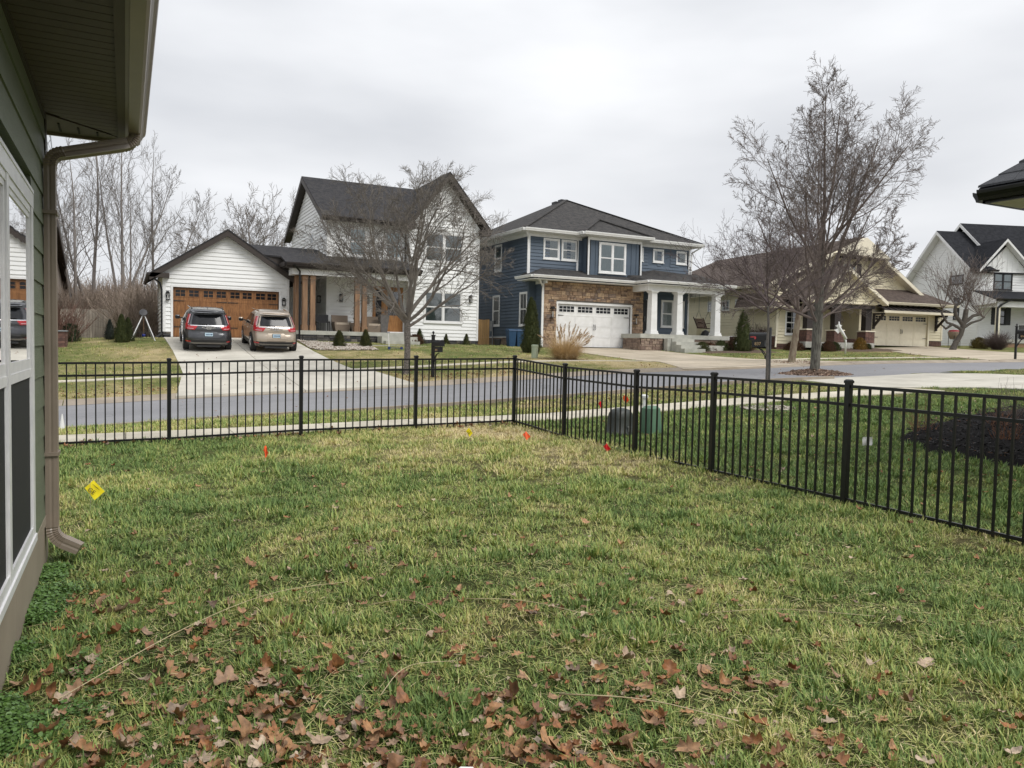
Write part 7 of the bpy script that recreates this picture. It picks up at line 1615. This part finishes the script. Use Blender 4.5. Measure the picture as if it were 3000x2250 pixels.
for i,(x,y,l) in enumerate(((56.3,31.0,'small green round shrub below the farmhouse porch'),(60.3,29.4,'round green shrub at the right edge below the farmhouse porch'))): cone_evergreen(x,y,gz(x,y),.6,.36,M['evergreen'],l,seed=90+i,n=900,prof=lambda u:(1-u*u)**.5,leaf=.07)
# dry ornamental grass
def pampas(x,y,label):
    r=random.Random(2); t=thing('ornamental_grass',label,'ornamental grass',(x,y,gz(x,y)-.03)); mb=MB(); pl=MB()
    for i in range(2600):
        a=r.uniform(0,6.283); q=r.random()**.5*.38; p=V((q*math.cos(a),q*math.sin(a),0)); lean=r.uniform(.15,1.15)*(.4+q*1.9); az=a+r.gauss(0,.5)+.25; L=r.uniform(.7,1.35); d=V((math.cos(az)*lean+.02,math.sin(az)*lean,1)).normalized(); P=[p]; dd=d
        for k in range(5): dd=(dd+V((math.cos(az)*.06,math.sin(az)*.06,-.12*lean*1.35-.01*k))).normalized(); P.append(P[-1]+dd*L/5)
        P=[V((p_.x,p_.y,max(.02,p_.z))) for p_ in P]; w=.006; s_=V((-math.sin(az),math.cos(az),0)); k0=len(mb.v)
        for k,p_ in enumerate(P): ww=w*(1-k/6); mb.v+=[tuple(p_-s_*ww),tuple(p_+s_*ww)]
        for k in range(5): mb.f.append((k0+2*k,k0+2*k+1,k0+2*k+3,k0+2*k+2))
    for i in range(64):
        a=r.uniform(0,6.283); az=a; lean=r.uniform(.1,.75); L=r.uniform(1.05,1.6); P=[V((.2*math.cos(a),.2*math.sin(a),0))]; dd=V((math.cos(az)*lean+.03,math.sin(az)*lean,1.1)).normalized()
        for k in range(6): dd=(dd+V((.015,0,-.10*lean-.02*k))).normalized(); P.append(P[-1]+dd*L/6)
        mb.tube(P,.004,3)
        e=P[-1]; 
        for q in range(34):
            u=r.random(); c=P[-2].lerp(e,u*1.25-.1); s_=V((r.gauss(0,1),r.gauss(0,1),r.gauss(0,.6))).normalized(); k0=len(pl.v); pl.v+=[tuple(c),tuple(c+s_*.035+dd*.02),tuple(c+dd*.075+s_*.015)]; pl.f.append((k0,k0+1,k0+2))
    mb.build('blades',M['strawplant'],t); pl.build('plumes',pmat('pale_plume',(.50,.38,.26),(.38,.27,.17),.9),t); return t
pampas(16.9,28.5,'big clump of dry tan ornamental grass with feathery plumes by the blue house driveway')
# twiggy plants in the black mulch
def twigplant(x,y,h,n,m,label,seed,sp=.35):
    return stems('dormant_perennial',label,'plant',lambda r:(x+r.gauss(0,.06),y+r.gauss(0,.06)),n,h,.0035,m,seed,sp,4,3,kind='thing')
rb=pmat('russet_stems',(.26,.12,.06),(.17,.075,.04),.9)
twigplant(10.9,6.4,.5,26,rb,'clump of russet dead stems in the middle of the black mulch bed',61,.25); twigplant(11.3,5.2,.45,18,pmat('tan_stems',(.36,.25,.13),(.25,.17,.09),.9),'pale tan dead stems near the right edge of the black mulch',62,.2)
twigplant(10.9,7.7,.55,26,rb,'thin reddish bare shrub at the tip of the black mulch bed',63,.5); twigplant(12.4,7.4,.5,18,rb,'russet clump at the back of the black mulch bed',64,.35); twigplant(13.7,7.9,.75,26,TG,'thin bare bush on the grass edge behind the mulch bed',65,.5); twigplant(13.2,6.2,.4,22,pmat('grey_green_stems',(.13,.15,.11),(.09,.10,.075),.9),'grey-green tuft at the right edge of the black mulch bed',66,.5)
# ================================================================ STONES, CHIPS
def rocks(name,count,region,size,m,seed,lift=.0):
    r=random.Random(seed); mb=MB()
    ico=[(0,0,1),(.89,0,.45),(.28,.85,.45),(-.72,.53,.45),(-.72,-.53,.45),(.28,-.85,.45),(.72,.53,-.45),(-.28,.85,-.45),(-.89,0,-.45),(-.28,-.85,-.45),(.72,-.53,-.45),(0,0,-1)]
    F=[(0,1,2),(0,2,3),(0,3,4),(0,4,5),(0,5,1),(1,6,2),(2,7,3),(3,8,4),(4,9,5),(5,10,1),(6,7,2),(7,8,3),(8,9,4),(9,10,5),(10,6,1),(11,7,6),(11,8,7),(11,9,8),(11,10,9),(11,6,10)]
    for _ in range(count):
        x,y=region(r); z=gz(x,y)+lift+r.uniform(0,size*.6); a=r.uniform(0,6.28); sx,sy,sz=[size*r.uniform(.5,1.25) for _ in range(3)]; sz*=.6; k=len(mb.v); ca,sa=math.cos(a),math.sin(a)
        for p in ico: px,py=p[0]*sx,p[1]*sy; mb.v.append((x+px*ca-py*sa,y+px*sa+py*ca,z+p[2]*sz))
        mb.f+=[(k+a_,k+b_,k+c_) for a_,b_,c_ in F]
    return struct(mb.build(name,m),'stuff')
mg=pmat('mixed_pale_gravel',(.52,.48,.42),(.22,.17,.13),.9,scale=9,detail=1,p=(.4,.6))
def inp(poly):
    x0,x1=min(p[0] for p in poly),max(p[0] for p in poly); y0,y1=min(p[1] for p in poly),max(p[1] for p in poly)
    def f(r):
        while 1:
            p=(r.uniform(x0,x1),r.uniform(y0,y1))
            if inpoly(p,poly): return p
    return f
rocks('white_gravel',2200,inp(GRAVEL),.050,mg,1,.03)
ringf=lambda cx,cy,r1:(lambda r:(lambda a,q:(cx+q*math.cos(a),cy+q*math.sin(a)))(r.uniform(0,6.283),r1*r.random()**.5))
rocks('stone_ring',420,ringf(11.5,11.45,.52),.030,mg,2,.01)
chip=pmat('leaf_and_bark_chips',(.42,.30,.22),(.16,.10,.075),.95,scale=11,detail=1,p=(.4,.6))
def chips(name,count,region,size,m,seed,mound=None):
    r=random.Random(seed); mb=MB()
    for _ in range(count):
        x,y=region(r); z=gz(x,y)+.01+r.random()*.02+(mound(x,y) if mound else 0); c=V((x,y,z)); u=V((r.gauss(0,1),r.gauss(0,1),r.gauss(0,.35))).normalized()*size*r.uniform(.6,1.5); w=V((r.gauss(0,1),r.gauss(0,1),r.gauss(0,.5))).normalized()*size*r.uniform(.25,.6); k=len(mb.v)
        mb.v+=[tuple(c-u-w*.3),tuple(c+w),tuple(c+u),tuple(c-w)]; mb.f.append((k,k+1,k+2,k+3))
    return struct(mb.build(name,m),'stuff')
mound=lambda x,y:.20*max(0,1-math.hypot(x-21.1,y-18.9)/1.15)
chips('leaf_ring',3000,ringf(21.1,18.9,1.2),.045,chip,3,mound); rocks('tree_mulch_mound',260,ringf(21.1,18.9,.75),.16,M['brown_mulch'],4,-.03)
chips('leaf_ring',500,ringf(26.2,24.7,1.1),.05,chip,5)
chips('mulch_chips',12000,inp(MULCH),.030,pmat('black_bark_chips',(.008,.008,.009),(.045,.040,.038),.9,scale=40,detail=1,p=(.45,.7)),6,lambda x,y:.085)
chips('leaf_litter',900,inp(MULCH),.018,pmat('russet_litter',(.25,.12,.06),(.14,.07,.04),.9),7,lambda x,y:.09)
# ================================================================ GRASS (stuff, geometry-node instances)
def tuftmesh(seed,nb,h,spread,w=.0036,curl=1.0,seg=3):
    r=random.Random(seed); v=[];f=[];bl=[]
    for _ in range(nb):
        a=r.uniform(0,6.283); q=spread*r.random()**.7; x,y=q*math.cos(a),q*math.sin(a); az=a+r.gauss(0,.9); lean=r.uniform(.15,1.0)*curl; L=h*r.uniform(.55,1.25); p=V((x,y,-.01)); d=V((math.cos(az)*lean,math.sin(az)*lean,1)).normalized(); s_=V((-math.sin(az),math.cos(az),0)); ww=w*r.uniform(.7,1.3); k=len(v); b=r.uniform(-.26,.22)+(.45 if r.random()<.12 else 0)
        for i in range(seg+1):
            t=i/seg; wi=ww*(1-t**1.6); 
            if i<seg: v+=[tuple(p-s_*wi),tuple(p+s_*wi)]; bl+=[b,b]
            else: v.append(tuple(p)); bl.append(b)
            d=(d+V((math.cos(az)*.22*lean,math.sin(az)*.22*lean,-.20*lean))).normalized(); p=p+d*(L/seg)
        for i in range(seg-1): f.append((k+2*i,k+2*i+1,k+2*i+3,k+2*i+2))
        f.append((k+2*seg-2,k+2*seg-1,k+2*seg))
    me=bpy.data.meshes.new('grass_tuft'); me.from_pydata(v,[],f); me.materials.append(M['blade']); a=me.attributes.new('bl','FLOAT','POINT'); a.data.foreach_set('value',bl); return me
def scatter(name,pts,protos_,dry=None,mat=None):
    """pts rows: x,y,z,rot,scale ; instanced by geometry nodes from prototype meshes"""
    me=bpy.data.meshes.new(name); A=np.array(pts,dtype=np.float32); me.from_pydata(A[:,:3].tolist(),[],[])
    for nm,c in (('rot',3),('scl',4)): a=me.attributes.new(nm,'FLOAT','POINT'); a.data.foreach_set('value',A[:,c].copy())
    a=me.attributes.new('dry','FLOAT','POINT'); a.data.foreach_set('value',A[:,5].copy())
    a=me.attributes.new('squash','FLOAT','POINT'); a.data.foreach_set('value',A[:,6].copy() if A.shape[1]>6 else np.ones(len(A),dtype=np.float32))
    o=link(name,me); struct(o,'stuff')
    cl=bpy.data.collections.new(name+'_kinds')
    for m_ in protos_: cl.objects.link(bpy.data.objects.new('tuft',m_))
    g=bpy.data.node_groups.new(name+'_nodes','GeometryNodeTree'); g.interface.new_socket('Geometry',in_out='INPUT',socket_type='NodeSocketGeometry'); g.interface.new_socket('Geometry',in_out='OUTPUT',socket_type='NodeSocketGeometry')
    n=g.nodes; l=g.links; gi=n.new('NodeGroupInput'); go=n.new('NodeGroupOutput'); ci=n.new('GeometryNodeCollectionInfo'); ci.inputs['Collection'].default_value=cl; ci.inputs['Separate Children'].default_value=True; ci.inputs['Reset Children'].default_value=True
    ip=n.new('GeometryNodeInstanceOnPoints'); ip.inputs['Pick Instance'].default_value=True
    def at(nm): q=n.new('GeometryNodeInputNamedAttribute'); q.data_type='FLOAT'; q.inputs['Name'].default_value=nm; return q.outputs[0]
    cx=n.new('ShaderNodeCombineXYZ'); l.new(at('rot'),cx.inputs[2]); er=n.new('FunctionNodeEulerToRotation'); l.new(cx.outputs[0],er.inputs[0]); sc=n.new('ShaderNodeCombineXYZ'); s_=at('scl'); l.new(s_,sc.inputs[0]); l.new(s_,sc.inputs[1]); mu=n.new('ShaderNodeMath'); mu.operation='MULTIPLY'; l.new(s_,mu.inputs[0]); l.new(at('squash'),mu.inputs[1]); l.new(mu.outputs[0],sc.inputs[2])
    l.new(gi.outputs[0],ip.inputs['Points']); l.new(ci.outputs[0],ip.inputs['Instance']); l.new(er.outputs[0],ip.inputs['Rotation']); l.new(sc.outputs[0],ip.inputs['Scale']); l.new(ip.outputs[0],go.inputs[0])
    md=o.modifiers.new('scatter','NODES'); md.node_group=g; return o
rs=np.random.RandomState(5)
tufts=[tuftmesh(s_,16,h,.035,curl=c) for s_,h,c in ((1,.060,1.0),(2,.070,.9),(3,.055,1.2),(4,.080,.8),(5,.050,1.3),(6,.065,1.1))]
far=[tuftmesh(s_,14,h,.10,w=.007,curl=.9,seg=2) for s_,h in ((11,.075),(12,.065),(13,.085))]
def infov(x,y,m=1.12):
    D=x*.449+y*.893; Xc=x*.893-y*.449; return D>1.6 and abs(Xc/D)<.6655*m+ .25/D
pts=[]
def addp(x,y,dens,smin,smax):
    if x<-.46 and y<6.2: return
    if onhard(x,y,-.0) : return
    if inpoly((x,y),MULCH) or inpoly((x,y),GRAVEL): return
    d=dryness(x,y); cl=hnoise(x,y,2.2); 
    c3=hnoise(x+4,y-2,4.5); s_=rs.uniform(smin,smax)*(1+.5*cl+.5*c3)*(1-.35*max(0,d-.6)); d=max(0,min(1,d-.25*max(0,c3)-.12*cl))
    pts.append((x,y,gz(x,y)-.004,rs.uniform(0,6.283),max(.4,s_),d,1.0))
# near lawn by distance bands
for (d0,d1,den,smin,smax) in ((1.6,3.2,950,.55,1.15),(3.2,5,720,.6,1.2),(5,8,430,.75,1.35),(8,12.5,230,.85,1.5),(12.5,17,110,1.0,1.6)):
    n_=int(den*(.72*(d1*d1-d0*d0)))
    D=np.sqrt(rs.uniform(d0*d0,d1*d1,n_)); U=rs.uniform(-.76,.76,n_)
    for Dq,u in zip(D,U):
        Xc=u*Dq; x=.893*Xc+.449*Dq; y=-.449*Xc+.893*Dq; addp(x,y,den,smin,smax)
scatter('lawn_grass',pts,tufts); npts=len(pts)
th=[]
for i in range(5200):
    D=1.8+6.5*rs.random_sample()**1.3; u=rs.uniform(-.74,.74); Xc=u*D; x=.893*Xc+.449*D; y=-.449*Xc+.893*D
    if x<-.42 or x>5.95 or y>11.8: continue
    th.append((x,y,gz(x,y)+rs.uniform(.004,.03),rs.uniform(0,6.28),rs.uniform(.7,1.4),rs.uniform(.35,.78),.35))
scatter('dead_grass_thatch',th,[tuftmesh(60+i,6,.085,.05,w=.0015,curl=2.6) for i in range(3)])
pts=[]
for (d0,d1,den,smin,smax) in ((12.5,22,42,.7,1.1),(22,32,20,.7,1.1),(32,46,8,.8,1.2)):
    n_=int(den*(.72*(d1*d1-d0*d0))); D=np.sqrt(rs.uniform(d0*d0,d1*d1,n_)); U=rs.uniform(-.76,.76,n_)
    for Dq,u in zip(D,U):
        Xc=u*Dq; x=.893*Xc+.449*Dq; y=-.449*Xc+.893*Dq
        n2=y+drop(x)
        if n2>39.8 and x>1: continue
        if onhard(x,y,-.0) or onhard(x,y-.12) or onhard(x,y+.12): continue
        addp(x,y,den,smin,smax)
scatter('verge_grass',pts,far); print('tufts',npts,len(pts))
# clover and chickweed along the wall
def clovermesh(seed):
    r=random.Random(seed); v=[];f=[]
    for _ in range(34):
        x,y=r.gauss(0,.025),r.gauss(0,.025); z=r.uniform(.012,.045); s_=r.uniform(.003,.0075); nrm=V((r.gauss(0,.35),r.gauss(0,.35),1)).normalized(); a=nrm.cross(V((1,0,0))).normalized(); b=nrm.cross(a); c=V((x,y,z)); k=len(v)
        for i in range(6): an=i*math.pi/3; v.append(tuple(c+(a*math.cos(an)*1.25+b*math.sin(an))*s_))
        f.append(tuple(range(k,k+6)))
    me=bpy.data.meshes.new('weed_leaves'); me.from_pydata(v,[],f); me.materials.append(M['clover']); return me
M['clover']=pmat('chickweed_leaf',(.115,.215,.045),(.065,.135,.028),.45,scale=25)
cp_=[]
while len(cp_)<1050:
    y=rs.uniform(1.6,5.75); w=(.13+.06*math.sin(y*2.3)+.05*math.sin(y*5.1+1)+.10*max(0,1-abs(y-2.6)/1.2))
    x=-.47+abs(rs.normal(0,1))*w*.62
    if x>-.47+w*2 or hnoise(x,y,4)<-.08: continue
    cp_.append((x,y,gz(x,y)-.005,rs.uniform(0,6.28),rs.uniform(.8,1.3),0,1.0))
scatter('ground_cover_weeds',cp_,[clovermesh(i) for i in range(4)])
# ================================================================ FALLEN LEAVES
leafm=None
def leafmat():
    m,n,l,b=newmat('dry_leaf'); oi=n.new('ShaderNodeObjectInfo'); r=ramp(n,[(0,(.15,.062,.026)),(.2,(.31,.13,.045)),(.42,(.20,.10,.052)),(.62,(.38,.20,.085)),(.80,(.28,.18,.115)),(.93,(.50,.39,.28)),(1,(.11,.068,.044))]); l.new(oi.outputs['Random'],r.inputs[0])
    t=n.new('ShaderNodeTexCoord'); nz=n.new('ShaderNodeTexNoise'); nz.inputs['Scale'].default_value=45; nz.inputs['Detail'].default_value=6; l.new(t.outputs['Object'],nz.inputs['Vector']); mr=n.new('ShaderNodeMapRange'); mr.inputs[1].default_value=.3; mr.inputs[2].default_value=.7; mr.inputs[3].default_value=.6; mr.inputs[4].default_value=1.35; l.new(nz.outputs['Fac'],mr.inputs[0])
    hs=n.new('ShaderNodeHueSaturation'); l.new(mr.outputs[0],hs.inputs['Value']); l.new(r.outputs[0],hs.inputs['Color']); l.new(hs.outputs[0],b.inputs['Base Color']); b.inputs['Roughness'].default_value=.6
    bp=n.new('ShaderNodeBump'); bp.inputs['Strength'].default_value=.5; bp.inputs['Distance'].default_value=.004; l.new(nz.outputs['Fac'],bp.inputs['Height']); l.new(bp.outputs[0],b.inputs['Normal']); return m
M['leaf']=leafmat()
def leafmesh(seed):
    r=random.Random(seed); K=20; curl=r.uniform(6,30); c2=r.uniform(-20,20); az=r.uniform(0,3.14); lob=r.uniform(.25,.45); v=[];f=[]; oak=r.random()<.4; tw=r.uniform(-16,16)
    def rad(a):
        if oak: return .030*(1+.55*max(0,math.cos(a))**2)+.006*math.sin(7*a+seed)
        q=abs(math.cos(2.5*a))**.6; return .024+.030*lob*2*q*(.75+.25*math.cos(a))
    def P(q,a):
        x,y=q*math.cos(a),q*math.sin(a); u=x*math.cos(az)+y*math.sin(az); w=-x*math.sin(az)+y*math.cos(az); return (x*(1-.35*abs(curl)*abs(u)),y*(1-.2*abs(c2)*abs(w)),curl*u*u+c2*w*w+tw*u*w+.006*math.sin(a*3+seed)*q/.04+.005*math.sin(a*7+seed*2)*q/.04)
    v.append((0,0,0))
    for ring in(.5,1.0):
        for i in range(K): a=2*math.pi*i/K; v.append(P(rad(a)*ring*(1+(.22*math.sin(a*2+seed)+.12*math.sin(a*13+seed*3) if ring==1.0 else 0)),a))
    for i in range(K): j=(i+1)%K; f.append((0,1+i,1+j)); f.append((1+i,1+K+i,1+K+j,1+j))
    me=bpy.data.meshes.new('leaf'); me.from_pydata(v,[],f); me.materials.append(M['leaf']); me.polygons.foreach_set('use_smooth',[True]*len(me.polygons)); return me
LM=[leafmesh(i) for i in range(14)]
def leafdens(x,y):
    D=x*.449+y*.893; Xc=x*.893-y*.449
    w=1.0 if D<2.8 else math.exp(-(D-2.8)/.85)+.05*math.exp(-(D-2.75)/5)
    w*=1.0-.72*sstep(.2,1.3,Xc); w*=.5+1.1*max(0,hnoise(x+3,y,1.3)+.35); return w
lr=random.Random(12); cnt=0
while cnt<290:
    D=lr.uniform(2.1,5.6) if lr.random()<.9 else lr.uniform(5,8.5); u=lr.uniform(-.70,.70); Xc=u*D; x=.893*Xc+.449*D; y=-.449*Xc+.893*D
    if x<-.42 or x>5.9 or lr.random()>leafdens(x,y): continue
    o=link('leaf',lr.choice(LM),ground,(x,y,gz(x,y)+lr.uniform(.018,.048))); s_=lr.uniform(.6,1.2)*(1.0 if lr.random()<.8 else 1.15); o.scale=(s_,s_,s_*lr.uniform(.5,1.1)); o.rotation_euler=(lr.gauss(0,.38),lr.gauss(0,.38),lr.uniform(0,6.28)); cnt+=1
lp=[]
def lit(n_,fn,sm=(.7,1.3),lift=(.02,.055)):
    k=0;tr=0
    while k<n_ and tr<n_*400:
        tr+=1; x,y,p=fn()
        if lr.random()<p and not onhard(x,y) and (x>-.4 or y>6): lp.append((x,y,gz(x,y)+lr.uniform(*lift),lr.uniform(0,6.28),lr.uniform(*sm),0,lr.uniform(.4,1.0))); k+=1
def f1():
    D=lr.uniform(2.2,9); u=lr.uniform(-.7,.7); Xc=u*D; x=.893*Xc+.449*D; y=-.449*Xc+.893*D; return x,y,leafdens(x,y)*.6+.01
lit(1150,f1,(.3,.9),(.012,.04))
lit(160,lambda:(lr.uniform(-1,6),11.9+lr.gauss(0,.12),1),(.6,1.1)); lit(420,lambda:(lr.choice((lr.uniform(-6,1.2),lr.uniform(7.7,13))),24.25+abs(lr.gauss(0,.7)),1),(.7,1.2),(.01,.05)); lit(420,lambda:(lr.uniform(-4,34),lr.uniform(24,36),1),(.6,1.1)); lit(120,lambda:(lr.uniform(-2,14),lr.uniform(13.5,17),1),(.5,1.0)); lit(120,lambda:(lr.uniform(6.2,16),lr.uniform(3,12),1),(.4,.9)); lit(200,lambda:(lr.uniform(28,44),lr.uniform(21,32),1),(.8,1.3))
for _ in range(70):
    x,y=(lr.uniform(-2,26),lr.uniform(17.4,23)) if lr.random()<.6 else (lr.uniform(1.8,7.2),lr.uniform(24,33)); lp.append((x,y,terrain(x,y)+.045,lr.uniform(0,6.28),lr.uniform(.5,1.0),0,.8))
scatter('leaf_litter',lp,LM[:9])
# long straw stalks and a scrap of paper
sm_=pmat('straw_stalk',(.62,.52,.33),(.5,.4,.24),.6)
def stalk(pts_,rad,label):
    P=[V((x,y,gz(x,y)+h)) for x,y,h in pts_]; Q=[]
    for a,b,c in zip(P,P[1:],P[2:]): 
        for i in range(5): t=i/5; m1=(a+b)/2 if Q or True else a; Q.append(((a+b)/2)*(1-t)**2+b*2*t*(1-t)+((b+c)/2)*t*t)
    Q=[P[0]]+Q+[P[-1]]; c0=Q[0].copy(); mb=MB(); mb.tube([q-c0 for q in Q],[rad*(1-.5*i/len(Q)) for i in range(len(Q))],5); o=mb.build('straw_stalk',sm_,smooth=True); o.location=c0; return tag(o,label,'straw','long dry grass stalks lying on the lawn')
from mathutils import geometry as _g
for pp,ra,lab in ((((-.25,3.55,.05),(.25,4.1,.08),(.75,4.5,.09),(1.2,4.55,.06)),.0022,'long pale straw stalk arching across the left of the lawn'),(((1.62,2.72,.06),(1.9,2.5,.085),(2.12,2.2,.07)),.0034,'thick straight pale stalk lying diagonally right of centre in front'),(((1.72,3.95,.06),(2.0,3.75,.08),(2.25,3.45,.05)),.0025,'curved pale stalk in the middle of the lawn'),(((1.2,4.15,.05),(1.45,4.05,.09),(1.52,3.7,.05)),.0022,'short hooked pale stalk left of the middle'),(((2.85,3.2,.06),(3.2,3.05,.08),(3.6,2.75,.06)),.002,'thin straw stalk on the right side of the lawn'),(((.95,3.05,.05),(1.1,3.2,.10),(1.35,3.2,.07)),.002,'small bent straw stalk among the leaves left of centre')): stalk(pp,ra,lab)
mb=MB(); mb.v=[(-.05,.0,.0),(.0,-.02,.012),(.055,.0,.0),(.05,.035,.02),(.0,.03,.035),(-.04,.035,.01)]; mb.f=[(0,1,4,5),(1,2,3,4)]; o=mb.build('paper_scrap',M['white_paint']); o.location=(1.02,2.33,gz(1.02,2.33)+.05); tag(o,'torn scrap of white paper among the fallen leaves in front','paper')
print('script seconds',round(time.time()-T0,1),'objects',len(bpy.data.objects))
